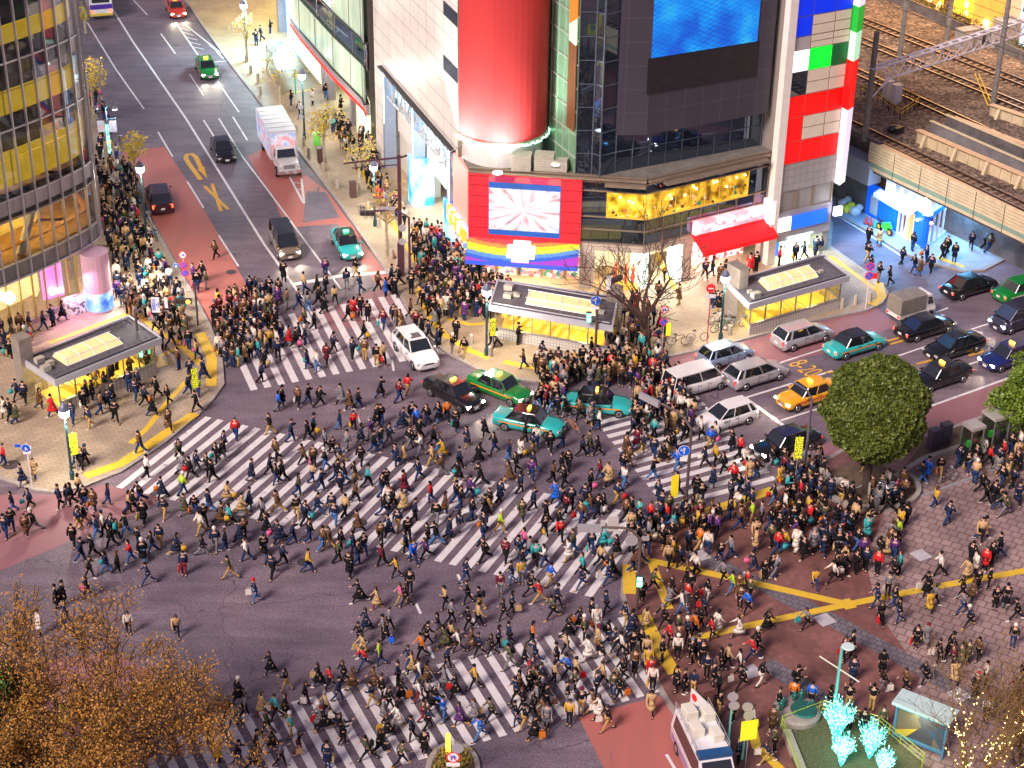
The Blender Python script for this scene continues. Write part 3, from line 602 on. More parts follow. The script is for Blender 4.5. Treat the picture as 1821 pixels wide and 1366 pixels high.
# red sign box with the bright screen
mb = MB(); P1.box(mb, 0, uR, 3.8, 9.0, -.25, .3); mb.build('sign_box', E_RED, CS)
mb = MB()
for z in (4.65, 5.5, 6.35, 7.2, 8.05, 8.75): P1.box(mb, .0, P1.uv(870, 380)[0], z - .02, z + .02, .3, .33); P1.box(mb, P1.uv(997, 380)[0], uR, z - .02, z + .02, .3, .33)
mb.build('panel_seam', mat('dark_red_seam', (.15, .01, .01), .5), CS)
ua, ub = P1.uv(871, 380)[0], P1.uv(996, 380)[0]; va, vb = P1.uv(871, 406, .3)[1], P1.uv(871, 333, .3)[1]
mb = MB(); P1.box(mb, ua - .05, ub + .05, va - .45, vb + .45, .3, .36); mb.build('screen_border', mat('deep_blue_border', (.01, .08, .35), .4, emit=(0, .08, .4), es=.25), CS)
mb = MB(); P1.box(mb, ua - .05, ub + .05, vb + .5, vb + .95, .3, .34); mb.build('sign_strip', voro('red_tone_squares', [(.35, .01, .06), (.8, .1, .12), (.55, .03, .1)], .9, .25), CS)
cm = mat('burst_screen', (.02, .02, .03), .5); n, l, b = nodes(cm); tc = n.new('ShaderNodeTexCoord')
mp = n.new('ShaderNodeMapping'); l.new(tc.outputs['Generated'], mp.inputs[0]); mp.inputs['Location'].default_value = (-.48, 0, -.52)
sp = n.new('ShaderNodeSeparateXYZ'); l.new(mp.outputs[0], sp.inputs[0]); at = n.new('ShaderNodeMath'); at.operation = 'ARCTAN2'; l.new(sp.outputs[0], at.inputs[0]); l.new(sp.outputs[2], at.inputs[1])
ln = n.new('ShaderNodeVectorMath'); ln.operation = 'LENGTH'; cbx = n.new('ShaderNodeCombineXYZ'); l.new(sp.outputs[0], cbx.inputs[0]); l.new(sp.outputs[2], cbx.inputs[1]); l.new(cbx.outputs[0], ln.inputs[0])
cb = n.new('ShaderNodeCombineXYZ'); l.new(at.outputs[0], cb.inputs[0]); nz = n.new('ShaderNodeTexNoise'); nz.inputs['Scale'].default_value = 4.5; nz.inputs['Detail'].default_value = 4
l.new(ln.outputs['Value'], cb.inputs[1]); mpp = n.new('ShaderNodeMapping'); mpp.inputs['Scale'].default_value = (1, .5, 1); l.new(cb.outputs[0], mpp.inputs[0]); l.new(mpp.outputs[0], nz.inputs['Vector'])
r_ = ramp(n, [(.30, (.35, .12, .3)), (.4, (.9, .5, .45)), (.47, (.78, .8, .95)), (.56, (1, 1, 1)), (.68, (.62, .62, .85))]); l.new(nz.outputs['Fac'], r_.inputs[0]); l.new(r_.outputs[0], b.inputs['Emission Color']); b.inputs['Emission Strength'].default_value = .55
mb = MB(); P1.box(mb, ua, ub, va, vb, .36, .42); mb.build('led_screen', cm, CS)
# side of the sign box, turned to the road
SG = Fac(pl, tuple(np.array(W.xy(.0, 0)) + np.array([.0, .2])))
mb = MB(); SG.box(mb, .05, SG.L, 4.6, 9.0, -.2, .12); mb.build('side_sign', mat('pink_lit_panel', (.8, .25, .22), .5, emit=(1, .25, .2), es=.45), CS)
mb = MB(); SG.box(mb, .1, SG.L + .6, 3.3, 4.4, .1, .5); mb.build('orange_sign', voro('orange_lit_lettering', [(1, .25, .03), (1, .25, .03), (1, .9, .6)], 2.2, 1.1), CS)
mb = MB(); SG.box(mb, .1, SG.L + .6, 2.6, 3.2, .1, .3); mb.build('side_goods', PRODUCTS, CS)
# rainbow awning
cols = [(.75, .05, .06), (.85, .25, .05), (.9, .62, .02), (.45, .6, .05), (.08, .25, .6), (.02, .1, .55), (.3, .04, .5)]
mb = MB(); NA = 60; rows = 26
def aw(u, t): # u along, t 0..1 from top to lip
    return P1.pt(u, 3.8 - 1.15 * t, .32 + 1.55 * t)
for i in range(NA):
    for j in range(rows):
        u0 = .0 + uR * i / NA; u1 = uR * (i + 1) / NA; t0 = j / rows; t1 = (j + 1) / rows
        x = (i + .5) / NA; rad = (t0 + .0) + .55 * (x - .42) ** 2 * 2.2 - (.05 if x < .42 else -.05); k = int(max(0, min(6, rad * 6.2)))
        mb.poly([aw(u0, t0), aw(u0, t1), aw(u1, t1), aw(u1, t0)], k)
mb.build('rainbow_awning', [mat('rainbow_%s' % nm, c, .5, emit=c, es=.04) for nm, c in zip('red orange yellow green blue navy violet'.split(), cols)], CS)
mb = MB(); uu = P1.uv(927, 447, 1.0)[0]
for du, dt0, dt1 in ((1.05, .22, .8), (.65, .02, .97)): mb.hexa([tuple(np.array(aw(uu - du, dt0)) + (0, -.03, .04)), tuple(np.array(aw(uu + du, dt0)) + (0, -.03, .04)), tuple(np.array(aw(uu + du, dt1)) + (0, -.03, .04)), tuple(np.array(aw(uu - du, dt1)) + (0, -.03, .04))], [tuple(np.array(aw(uu - du, dt0)) + (0, -.1, .1)), tuple(np.array(aw(uu + du, dt0)) + (0, -.1, .1)), tuple(np.array(aw(uu + du, dt1)) + (0, -.1, .1)), tuple(np.array(aw(uu - du, dt1)) + (0, -.1, .1))])
mb.build('cross_emblem', mat('cream_emblem', (.85, .78, .7), .5, emit=(1, .9, .85), es=.5), CS)
mb = MB(); P1.box(mb, 0, uR, 2.35, 2.66, 1.85, 1.92); mb.build('awning_lip', mat('blue_valance', (.03, .08, .5), .5, emit=(.05, .1, .8), es=.3), CS)
# red shop front on the right
us0, us1 = P2.uv(1229, 420)[0], P2.uv(1352, 380)[0]
mb = MB(); P2.box(mb, us0, us1, 3.95, 5.0, .08, .5); mb.build('shop_sign', cloudmat('pink_lit_sign', [(1, .08, .1), (1, .25, .3), (1, .75, .8)], .6, 1.0), CS)
mb = MB(); P2.box(mb, us0 + .8, us1 - .9, 4.32, 4.62, .5, .54)
mb.build('sign_lettering', voro('pink_white_script', [(1, .9, .92), (1, .5, .55), (1, .15, .2), (1, .85, .9)], 3.1, 1.3), CS)
mb = MB(); a = P2.pt; q0 = [a(us0 - .1, 3.9, .1), a(us1 + .5, 3.9, .1), a(us1 + .5, 2.95, 1.7), a(us0 - .1, 2.95, 1.7)]; mb.hexa(q0, [(x, y, z + .05) for x, y, z in q0]); mb.hexa([a(us0 - .1, 2.95, 1.7), a(us1 + .5, 2.95, 1.7), a(us1 + .5, 2.7, 1.72), a(us0 - .1, 2.7, 1.72)], [a(us0 - .1, 2.95, 1.75), a(us1 + .5, 2.95, 1.75), a(us1 + .5, 2.7, 1.76), a(us0 - .1, 2.7, 1.76)])
mb.build('red_awning', mat('red_canvas', (.6, .01, .015), .55, emit=(1, .0, .01), es=.2, noise=.05), CS)
uq = P2.uv(1362, 370)[0]; mb = MB(); P2.box(mb, uq - .35, uq + .1, 3.6, 5.5, .1, 1.1); mb.build('blade_sign', mat('pink_white_sign', (1, .6, .6), .5, emit=(1, .45, .45), es=.7), CS)
# roof machines
MACH = mat('machine_casing', (.5, .48, .4), .5, .2, noise=.2)
for px, py, s in ((928, 300, 1.5), (968, 300, 1.5), (996, 303, 1.1)):
    q = g(px, py, 9.35); mb = MB(); mb.box((q[0], q[1], 9.35 + .45 * s * .9), (.95 * s, .7 * s, .8 * s), ANG(P1))
    for k in range(6): mb.box((q[0] - .0, q[1] - .37 * s, 9.4 + .13 * s * k + .1), (.8 * s, .03, .03), ANG(P1))
    mb.build('roof_machine', MACH, CS)

# ---------------------------------------------------------------- checker-panel tower
t0, t1 = g(1363, 473), g(1469, 447); T = Fac(t0, t1); CT = thing('panel_tower', (t0[0], t0[1], 0), 'slim tower clad in blue, red, green and cream panels beside the tracks', 'building')
TX = lambda px, py: T.uv(px, py, .02)
mb = MB(); T.box(mb, .0, T.L, 4.6, TOP, -9, 0); mb.prism([T.xy(0, -.01), T.xy(T.L, -.01), T.xy(T.L, -9), T.xy(0, -9)], 4.2, 4.61); mb.build('wall', mat('grey_brown_frame', (.28, .25, .22), .5, noise=.1), CT)
mb = MB(); T.box(mb, -.15, .55, 0, TOP, -.4, .25); mb.build('column', mat('cream_column', (.85, .82, .74), .5, noise=.08), CT)
PC = {'b': mat('blue_panel', (.0, .03, .45), .4, emit=(0, .02, .8), es=.35), 'r': mat('red_panel', (.75, .005, .005), .4, emit=(1, 0, 0), es=.35), 'g': mat('green_lit_panel', (0, .8, .02), .4, emit=(0, 1, .02), es=.9), 'd': mat('dark_green_panel', (.0, .16, .04), .4),
      'w': mat('white_lit_panel', (.9, .9, .9), .4, emit=(1, 1, 1), es=.9), 'c': mat('cream_wall_panel', (.74, .66, .52), .5, noise=.06), 'x': DG, 'y': mat('grey_panel', (.45, .42, .42), .5)}
# columns u, in the tower plane; rows from the picture at the left column edge
ue = [T.uv(1385, 150)[0], 0, 0, T.L - .05]; ue[0] = .6; ue[1] = .6 + (T.L - .6) * .30; ue[2] = .6 + (T.L - .6) * .70
bx = T.xy(.6)
rows_y = [(-40, 0), (0, 37), (37, 73), (73, 97), (97, 136), (136, 179), (179, 218), (218, 261), (261, 300)]
pat = ['bbb', 'bbb', 'bcc', 'ycc', 'wgd', 'xcc', 'rrr', 'rcc', 'rrr']
parts = {}
for (ya, yb), pp in zip(rows_y, pat):
    za, zb = T.uv(1360 + 30 - (yb) * .08 + 0, ya)[1], T.uv(1390 - yb * .08, yb)[1]
    for k, ch in enumerate(pp):
        u0, u1 = ue[k] + .06, ue[k + 1] - .06
        mbx = parts.setdefault(ch, MB())
        if ch == 'c' : T.box(mbx, u0, u1, zb + .06, (za + zb) / 2 - .04, 0, .05); T.box(mbx, u0, u1, (za + zb) / 2 + .04, za - .06, 0, .05)
        else: T.box(mbx, u0, u1, zb + .06, za - .06, 0, .06)
for ch, mbx in parts.items(): mbx.split('colour_panel' if ch not in 'cx' else 'cream_panel' if ch == 'c' else 'window', PC[ch], CT)
zr = T.uv(1372, 300)[1]
mb = MB(); T.box(mb, .55, T.L, T.uv(1380, 344)[1], zr, 0, .08); mb.build('tile_band', panelmat('grey_wall_tile', (.36, .34, .33), .6, .6, ANG(T), (.2, .19, .18), .02), CT)
mb = MB(); T.box(mb, .55, T.L - .1, T.uv(1380, 378)[1], T.uv(1380, 344)[1], -.1, -.02); mb.build('window', DG, CT)
mb = MB()
for k in range(4): u = .55 + (T.L - .75) * k / 3; T.box(mb, u, u + .12, T.uv(1380, 378)[1], T.uv(1380, 344)[1], 0, .08)
mb.build('window_frame', LEDGE, CT)
za, zb = T.uv(1378, 390)[1], T.uv(1378, 413)[1]
mb = MB(); T.box(mb, .55, T.L, zb - .9, za + .45, -.05, .1); mb.build('shop_fascia', mat('grey_fascia', (.35, .33, .36), .4, .2), CT)
um = T.uv(1404, 390)[0]
mb = MB(); T.box(mb, .6, um, zb, za, .1, .25); mb.build('shop_sign', E_WHITE, CT); mb = MB(); T.box(mb, um, T.L - .5, zb, za, .1, .25); mb.build('shop_sign', E_BLUE, CT)
mb = MB(); T.box(mb, .6, T.L - .6, .12, zb - .9, -1.6, -1.4); mb.build('shop_interior', mat('green_white_interior', (.7, .85, .65), .5, emit=(.75, 1, .65), es=.75, noise=.2, ns=.8), CT)
mb = MB(); T.box(mb, .9, 1.7, .2, zb - 1.1, -.9, -.8); mb.build('blue_door_panel', E_BLUE, CT)
mb = MB()
for k in range(5): u = .6 + (T.L - 1.2) * k / 4; T.box(mb, u, u + .07, .12, zb - .9, -.3, -.2)
mb.split('door_frame', STEEL, CT); mb = MB(); T.box(mb, T.L - .6, T.L, 0, zb - .9, -1.6, 0); mb.build('pillar', CONC, CT)
light('shop_lamp', 'AREA', T.pt(T.L / 2, zb - 1.0, -.4), 260, (.75, 1, .9), 2.5, CT, rot=(T.n[0] * .8, T.n[1] * .8, -1))
# slanted coloured strip on the tower's edge
mb = MB(); zz = [T.uv(1480, y)[1] for y in (-60, 15, 60, 110, 195, 325)]
ec = [mat('strip_white', (.8, .8, .8), .4, emit=(.9, .8, .9), es=.35), mat('strip_green', (.01, .3, .03), .4, emit=(0, .5, .03), es=.3), mat('strip_mint', (.5, .8, .55), .4, emit=(.5, .9, .6), es=.35), mat('strip_red', (.7, .01, .01), .4, emit=(1, .0, .0), es=.35), mat('strip_pale', (.75, .7, .78), .4, emit=(.9, .8, .95), es=.35)]
for k in range(5): 
    q = [T.xy(T.L + .02, .7), T.xy(T.L + .9, .25), T.xy(T.L + .9, -.1), T.xy(T.L + .02, -.1)]; mb.prism(q, zz[k + 1] + (.005 if k < 4 else 0), zz[k], k)
mb.build('colour_strip', ec, CT)
mb = MB(); mb.prism([T.xy(T.L + .92, .25), T.xy(T.L + 1.2, -.1), T.xy(T.L + 1.2, -6), T.xy(T.L + .92, -6)], zz[5], TOP); mb.build('edge_trim', mat('bronze_mirror', (.5, .42, .3), .12, .9), CT)
light('wall_lamp', 'POINT', T.pt(T.L + .4, 3.7, .8), 160, (.7, .85, 1), .15, CT)
mb = MB(); p = T.pt(T.L + .3, 3.6, .5); mb.box(p, (.7, .25, .7), ANG(T)); mb.build('lit_box_sign', mat('small_lit_sign', (1, 1, 1), .5, emit=(.8, .8, 1), es=2), CT)

# ---------------------------------------------------------------- curved glass-balcony store and its neighbour
CV = thing('curved_store', (-16, 158, 0), 'curved store with pale green glass balcony bands above grey stone shop fronts', 'building')
def crv(n=16):
    P = [(-22.3, 172.6), (-20.6, 167.6), (-18.5, 162.2), (-16.3, 156.6), (-14.3, 152.0), (-13.0, 149.0), (-12.7, 147.6)]
    return P
CP = crv()
def cvwall(mb, off, th, z0, z1, mi=0, i0=0, i1=None):
    i1 = len(CP) - 1 if i1 is None else i1
    for i in range(i0, i1):
        F = Fac(CP[i], CP[i + 1]); F.box(mb, 0, F.L, z0, z1, off, off + th, mi)
B1 = (-14.5, 153.1)
zl1 = hgt(B1, 147); zg1 = hgt(B1, 88); zd1 = hgt(B1, 42); 
zl2 = zd1 + .0
STG = mat('grey_stone_band', (.30, .28, .29), .5, noise=.15)
PGG = cloudmat('pale_green_glass', [(.30, .42, .30), (.42, .55, .40), (.55, .66, .5)], .9, .18, (1, 1, .15)); nodes(PGG)[2].inputs['Roughness'].default_value = .12
mb = MB(); mb.prism(CP + [(-8, 150), (-8, 185), (-20, 190)], 5.2, 26); mb.build('inner_wall', mat('dim_interior', (.1, .09, .08), .8), CV)
mb = MB(); cvwall(mb, 0, .35, 3.4, zl1); mb.build('stone_band', STG, CV)
mb = MB(); cvwall(mb, 0, .6, zl1, zl1 + .15); cvwall(mb, 0, .6, zd1, zd1 + .15); mb.build('ledge', DARK, CV)
mb = MB(); cvwall(mb, .4, .06, zl1 + .15, zg1); mb.build('glass_band', PGG, CV)
mb = MB(); cvwall(mb, .1, .1, zg1, zd1); mb.build('dark_window_band', DG, CV)
mb = MB(); cvwall(mb, .4, .06, zd1 + .15, zd1 + 4.6); mb.build('glass_band', PGG, CV)
mb = MB(); cvwall(mb, .1, .1, zd1 + 4.6, zd1 + 5.4); cvwall(mb, .3, .1, zd1 + 6, 26); mb.build('stone_band', mat('brown_soffit', (.25, .2, .16), .6), CV)
mb = MB()
for i in range(len(CP)):
    a, b = CP[min(i, len(CP) - 2)], CP[min(i, len(CP) - 2) + 1]; F = Fac(a, b); u = 0 if i < len(CP) - 1 else F.L
    for z0, z1 in ((zl1 + .15, zg1 + .1), (zd1 + .15, zd1 + 4.6)): F.box(mb, u - .04, u + .04, z0, z1, .46, .52)
    F.box(mb, u - .04, u + .04, zg1, zd1, .2, .25)
mb.build('mullion', METAL, CV)
mb = MB(); cvwall(mb, .05, .06, .9, 3.35, 0, 0, 2); mb.build('lit_shop_window', mat('lit_poster_window', (.75, .8, .55), .5, emit=(.8, .9, .55), es=.6, noise=.4, ns=.6), CV)
mb = MB(); cvwall(mb, .0, .1, 0.1, 3.4, 0, 4, 6); cvwall(mb, .03, .05, 3.4, 4.6, 0, 5, 6); mb.build('lit_shop_window', mat('lit_window_green', (.7, .75, .5), .5, emit=(.75, .85, .5), es=.5, noise=.5, ns=.7), CV)
mb = MB(); cvwall(mb, .35, .12, 3.3, 3.5, 0, 0, 2); cvwall(mb, .35, .12, 3.3, 3.5, 0, 2, 6); mb.build('red_trim', mat('red_trim', (.7, .02, .02), .4, emit=(1, .02, .02), es=.5), CV)
mb = MB(); cvwall(mb, -2.2, .2, 0, 3.4, 0, 2, 4); mb.build('entrance_wall', mat('dark_entrance', (.13, .14, .12), .4, noise=.3), CV)
mb = MB()
for i, u in ((2, .3), (2, 1.2), (2, 2.1), (3, 3.2), (4, 0)): Fac(CP[i], CP[i + 1]).box(mb, u, u + .5, 0, 3.4, -.6, .1)
mb.build('pillar', STG, CV)
light('shop_lamp', 'AREA', Fac(CP[2], CP[3]).pt(2, 3.2, -.8), 170, (.8, 1, .8), 2, CV, rot=(-.6, -.4, -1))
CY = thing('lit_shop', (-26, 184, 0), 'brightly lit cyan and white shop front far up the street', 'building')
C1 = Fac(g(530, 104), g(456, 0)); 
mb = MB(); C1.box(mb, 0, 1.6, 0, 20, -2, 0); mb.build('column', mat('cyan_tile', (.1, .45, .6), .4, emit=(.05, .45, .65), es=.45), CY)
mb = MB(); C1.box(mb, 1.6, 4.6, 0, 9, -2, -.05); mb.build('lit_panel', mat('white_glow_panel', (.9, .95, 1), .4, emit=(.85, .97, 1), es=1.2), CY)
mb = MB(); C1.box(mb, 4.6, 5.6, 0, 9, -2, -.2); C1.box(mb, 8.0, 9, 0, 12, -1, .1); mb.build('pillar', STG, CY)
mb = MB(); C1.box(mb, 5.6, 8.0, 0, 7, -2, -.6); mb.build('blue_door', mat('blue_lit_door', (.03, .2, .5), .4, emit=(.05, .3, .7), es=.5), CY)
mb = MB(); C1.box(mb, 9.0, 24, 0.1, 7, -3, -2); mb.build('yellow_display', voro('yellow_green_display', [(.9, .7, .1), (.85, .75, .2), (.3, .5, .1), (.9, .8, .3)], .4, .8), CY)
light('shop_lamp', 'AREA', C1.pt(3, 7, 1), 1700, (.45, .85, 1), 3, CY, rot=(-.5, -.6, -1)); light('shop_lamp', 'AREA', C1.pt(12, 6, 1), 260, (1, .85, .3), 4, CY, rot=(-.5, -.6, -1))

# ---------------------------------------------------------------- curved glass building on the left
LB = thing('glass_building', (-34, 116, 0), 'round fronted glass building at the left with yellow lit floors', 'building')
LP = [(-49, 96), (-45.5, 99.4), (-42.2, 102.6), (-39.4, 105.4), (-37.1, 107.9), (-35.2, 110.1), (-33.6, 112.2), (-32.3, 114.1), (-31.2, 115.9), (-30.4, 117.5), (-30.15, 118.6), (-30.4, 119.8), (-31.2, 121.2), (-33, 124), (-38, 136), (-60, 190)]
def resamp(P, st):
    out = [P[0]]; acc = 0
    for a, b in zip(P[:-1], P[1:]):
        L = math.dist(a, b); t = st - acc
        while t <= L: out.append(lerp(a, b, t / L)); t += st
        acc = (acc + L) % st
    return out
LQ = resamp(LP[:14], 1.18) + [(-38, 136), (-60, 190)]
def inset(P, d):
    out = []
    for i, p in enumerate(P):
        a, b = P[max(0, i - 1)], P[min(len(P) - 1, i + 1)]; dx, dy = b[0] - a[0], b[1] - a[1]; L = math.hypot(dx, dy); out.append((p[0] - dy / L * d, p[1] + dx / L * d))
    return out
def bandw(mb, P, d0, d1, z0, z1, mi=0, i0=0, i1=None):
    A, B = inset(P, d0), inset(P, d1); i1 = len(P) - 1 if i1 is None else i1
    for i in range(i0, i1): mb.prism([A[i], A[i + 1], B[i + 1], B[i]], z0, z1, mi)
nF = len(LQ) - 2
LG = clearglass('facade_glass', (.8, .82, .85), .05)
TG = panelmat('grey_tile_spandrel', (.40, .38, .38), .3, .2, 0, (.25, .24, .24), .02, .4)
SPG = mat('grey_glass_spandrel', (.26, .28, .28), .15, .35, noise=.3, ns=.5)
mb = MB(); bandw(mb, LQ, .0, .06, 6.15, 9.3); bandw(mb, LQ, 0, .06, 10.85, 27); mb.build('glazing', LG, LB)
mb = MB(); bandw(mb, LQ, 0, .35, 5.0, 6.1); mb.build('spandrel', SPG, LB)
mb = MB(); bandw(mb, LQ, -.02, .35, 9.75, 10.75); mb.build('spandrel', TG, LB)
mb = MB(); bandw(mb, LQ, .1, .35, 9.35, 9.74); bandw(mb, LQ, .25, .3, 10.76, 11.2); mb.build('dark_band', DARK, LB)
mb = MB()
bandw(mb, LQ, -.14, .02, 4.85, 5.0); bandw(mb, LQ, -.1, .06, 6.1, 6.2); bandw(mb, LQ, -.1, .06, 9.3, 9.36)
for z in (10.76, 15.55, 20.1, 24.6): bandw(mb, LQ, -.1, .04, z, z + .1)
mb.build('transom', STEEL, LB)
mb = MB(); IQ = inset(LQ, -.16)
for i in range(nF): 
    p = IQ[i]; q = LQ[i]; a = math.atan2(p[1] - q[1], p[0] - q[0]); mb.box(((p[0] + q[0]) / 2, (p[1] + q[1]) / 2, 15.9), (.22, .07, 22.2), a)
mb.build('mullion', mat('mullion_metal', (.5, .5, .54), .35, .5), LB)
YB = panelmat('yellow_glow_band', (.80, .50, .02), 2.2, 9, 0, (.35, .22, .02), .05, .5, emit=.30)  # self-glowing bands behind the glass stand in for yellow lit ceilings
mb = MB()
for z0, z1 in ((11.5, 13.4), (13.5, 13.95), (16.5, 18.1), (21.2, 22.4)): bandw(mb, LQ, .45, .6, z0, z1, 0, 0, nF - 4)
mb.build('yellow_band', YB, LB)
mb = MB()
for z0, z1 in ((14.6, 15.4), (18.8, 19.9), (23.1, 24.3)): bandw(mb, LQ, .8, 2.6, z0, z1, 0, 0, nF - 3)
bandw(mb, LQ, 3.4, 3.6, 10.9, 27, 0, 0, nF - 2); mb.build('inner_floor', mat('dark_interior', (.018, .016, .022), .5), LB)
mb = MB(); bandw(mb, LQ, .4, 5, 5.85, 6.05, 0, 0, nF); bandw(mb, LQ, .4, 6, 9.5, 9.7, 0, 0, nF); mb.build('cafe_floor', mat('cafe_wood', (.45, .25, .08), .5, noise=.3), LB)
mb = MB(); bandw(mb, LQ, 4.4, 4.6, 6.1, 9.5, 0, 0, nF - 3); mb.build('cafe_wall', mat('cafe_wall', (.75, .5, .12), .6, emit=(1, .62, .08), es=.35, noise=.7, ns=.9), LB)
mb = MB(); bandw(mb, LQ, .7, 1.15, 6.95, 7.02, 0, 0, nF - 2); mb.build('window_counter', mat('counter_wood', (.5, .22, .06), .5), LB)
IP = inset(LQ, .9)
mb = MB()
for i in (3, 8, 12, 16, 19):
    if i + 2 < nF: a = IP[i]; b = inset(LQ, 1.4)[i + 2]; mb.tube((a[0], a[1], 6.1), (b[0], b[1], 9.5), .3, .3, 8)
mb.build('brace_column', mat('white_column', (.75, .72, .6), .5), LB)
for i in range(2, nF - 2, 4):
    p = inset(LQ, 2.2)[i]; light('cafe_lamp', 'POINT', (p[0], p[1], 9.0), 110, (1, .78, .3), .3, LB); light('cafe_lamp', 'POINT', (p[0], p[1], 4.4), 130, (1, .8, .4), .3, LB)
    light('floor_lamp', 'POINT', (p[0], p[1], 15.0 - .9), 40, (1, .78, .2), .3, LB)
# ground floor
mb = MB(); bandw(mb, LQ, 1.6, 1.66, .3, 4.85, 0, 0, nF - 7); mb.build('glazing', LG, LB)
mb = MB(); bandw(mb, LQ, .3, 5, 4.7, 4.84, 0, 0, nF); mb.build('soffit', mat('warm_soffit', (.75, .65, .45), .5), LB)
mb = MB(); bandw(mb, LQ, 5.0, 5.2, 0, 4.7, 0, 0, nF - 3); mb.build('lobby_wall', WARM, LB)
mb = MB(); bandw(mb, LQ, 1.45, 1.7, .1, .5, 0, 0, nF - 5); mb.build('plinth', CONC, LB)
mb = MB(); A = inset(LQ, 1.5)
for i in range(0, nF - 6): mb.box((A[i][0], A[i][1], 2.5), (.1, .14, 4.7), .8)
mb.build('mullion', mat('gold_mullion', (.5, .38, .15), .4, .4), LB)
# lobby stair
mb = MB(); s0 = inset(LQ, 3.0)
for k in range(18):
    t = k / 17; p = lerp(s0[7], s0[11], t); mb.box((p[0], p[1], .2 + .24 * k), (1.9, .5, .14), .85 + R(90) * 0)
mb.build('staircase', mat('yellow_stair', (.75, .55, .12), .5, emit=(1, .7, .1), es=.15), LB)
mb = MB(); a = inset(LQ, 2.2); 
q = [(a[8][0], a[8][1], .2), (a[12][0], a[12][1], 4.4), (a[12][0], a[12][1], 4.9), (a[8][0], a[8][1], .9)]; mb.hexa(q, [(x - .12, y + .12, z) for x, y, z in q]); mb.build('stair_side', METAL, LB)
mb = MB(); F = Fac(inset(LQ, 1.3)[14], inset(LQ, 1.3)[17]); F.box(mb, 0, F.L, .5, 2.9, .02, .1); mb.build('poster', voro('warm_poster', [(.95, .7, .4), (.85, .3, .15), (.95, .85, .7), (.7, .15, .1)], .9, .8), LB)
p = inset(LQ, .8)[nF - 3]
pk = g(168, 590)
mb = MB(); mb.lathe([(1.0, 0), (1.0, 4.7)], (pk[0] - .3, pk[1] + 3.4, 0), 20); mb.build('pillar', mat('pink_lit_tile', (.5, .33, .4), .4, emit=(1, .5, .7), es=.05), LB)
mb = MB(); mb.lathe([(1.03, .3), (1.03, 1.7)], (pk[0] - .3, pk[1] + 3.4, 0), 20); mb.build('pillar_screen', cloudmat('blue_pillar_poster', [(.02, .1, .6), (.2, .4, .9), (.95, .8, .3)], 1.2, .7), LB)
light('stall_lamp', 'AREA', (pk[0] - 1.6, pk[1] + 1.6, 3.6), 150, (1, .45, .85), 1.5, LB, rot=(.4, -.5, -1))
light('stall_lamp', 'AREA', (pk[0] + 1.8, pk[1] + 5.0, 4.3), 500, (1, .93, .85), 2, LB, rot=(.5, -.2, -1))
light('wall_lamp', 'POINT', g(16, 530, 3) + (3,), 120, (.9, 1, .8), .5, LB)
mb = MB(); q = g(16, 530, 3); mb.ball((q[0], q[1], 3), .42, 14); mb.build('globe_lamp', mat('globe_glow', (1, 1, 1), .4, emit=(.85, 1, .8), es=5), LB)
# ================================================================ RAILWAY AND WHAT LIES BEYOND
RZ = 6.2
BAL = mat('track_ballast', (.16, .12, .09), .9); n, l, b = nodes(BAL); tc = n.new('ShaderNodeTexCoord'); v = n.new('ShaderNodeTexVoronoi'); v.inputs['Scale'].default_value = 5; l.new(tc.outputs['Object'], v.inputs['Vector'])
sp = n.new('ShaderNodeSeparateColor'); l.new(v.outputs['Color'], sp.inputs[0]); nz = n.new('ShaderNodeTexNoise'); nz.inputs['Scale'].default_value = .5; nz.inputs['Detail'].default_value = 6; l.new(tc.outputs['Object'], nz.inputs['Vector'])
r_ = ramp(n, [(0, (.05, .035, .03)), (.4, (.12, .085, .065)), (.8, (.22, .155, .11)), (1, (.34, .25, .18))]); l.new(sp.outputs[0], r_.inputs[0]); mx = n.new('ShaderNodeMix'); mx.data_type = 'RGBA'; mx.blend_type = 'MULTIPLY'; mx.inputs[0].default_value = .8; l.new(r_.outputs[0], mx.inputs[6])
mr = n.new('ShaderNodeMapRange'); mr.inputs[1].default_value = .3; mr.inputs[2].default_value = .7; mr.inputs[3].default_value = .5; mr.inputs[4].default_value = 1.6; l.new(nz.outputs['Fac'], mr.inputs[0]); l.new(mr.outputs[0], mx.inputs[7]); l.new(mx.outputs[2], b.inputs['Base Color'])
ga, gb = g(1541, 299, 4.7), g(1821, 433, 4.7); RF = Fac(ga, gb); ru = RF.u
far = 44.0
def rz(px, py): return g(px, py, RZ)
mb = MB(); q = [RF.xy(-1.3, -.35), RF.xy(40, -.35), RF.xy(40, -60), RF.xy(-60, -60), RF.xy(-60, -6)]
mb.prism([RF.xy(-60, -60), RF.xy(-60, -4.5), RF.xy(-.2, -4.5 + 3.2), RF.xy(-.2, -.4), RF.xy(60, -.4), RF.xy(60, -60)], RZ - 1.3, RZ); mb.build('railway_bed', BAL, kind='structure')
mb = MB(); mb.prism([RF.xy(-60, -4.4), RF.xy(-60, -4.9), RF.xy(-.2, -1.7), RF.xy(-.2, -1.2)], .0, RZ + .35); mb.prism([RF.xy(-.2, -4.2), RF.xy(60, -6.0), RF.xy(60, -6.4), RF.xy(-.2, -4.8)], 0, RZ - 1.3)
WA = mb.build('retaining_wall', DCONC, label='stained concrete retaining wall holding up the railway tracks', cat='wall')
RUST = mat('rusty_rail', (.06, .035, .028), .5, .4, noise=.3); RAILTOP = mat('rail_head', (.45, .40, .38), .25, .8); SLP = mat('timber_sleeper', (.30, .19, .12), .8, noise=.4, ns=4)
trk = [((1507, 222), (1765, 345)), ((1518, 129), (1677, 202)), ((1538, 78), (1735, 159)), ((1528, 38), (1677, 96)), ((1620, 0), (1821, 84))]
tr_n = 0
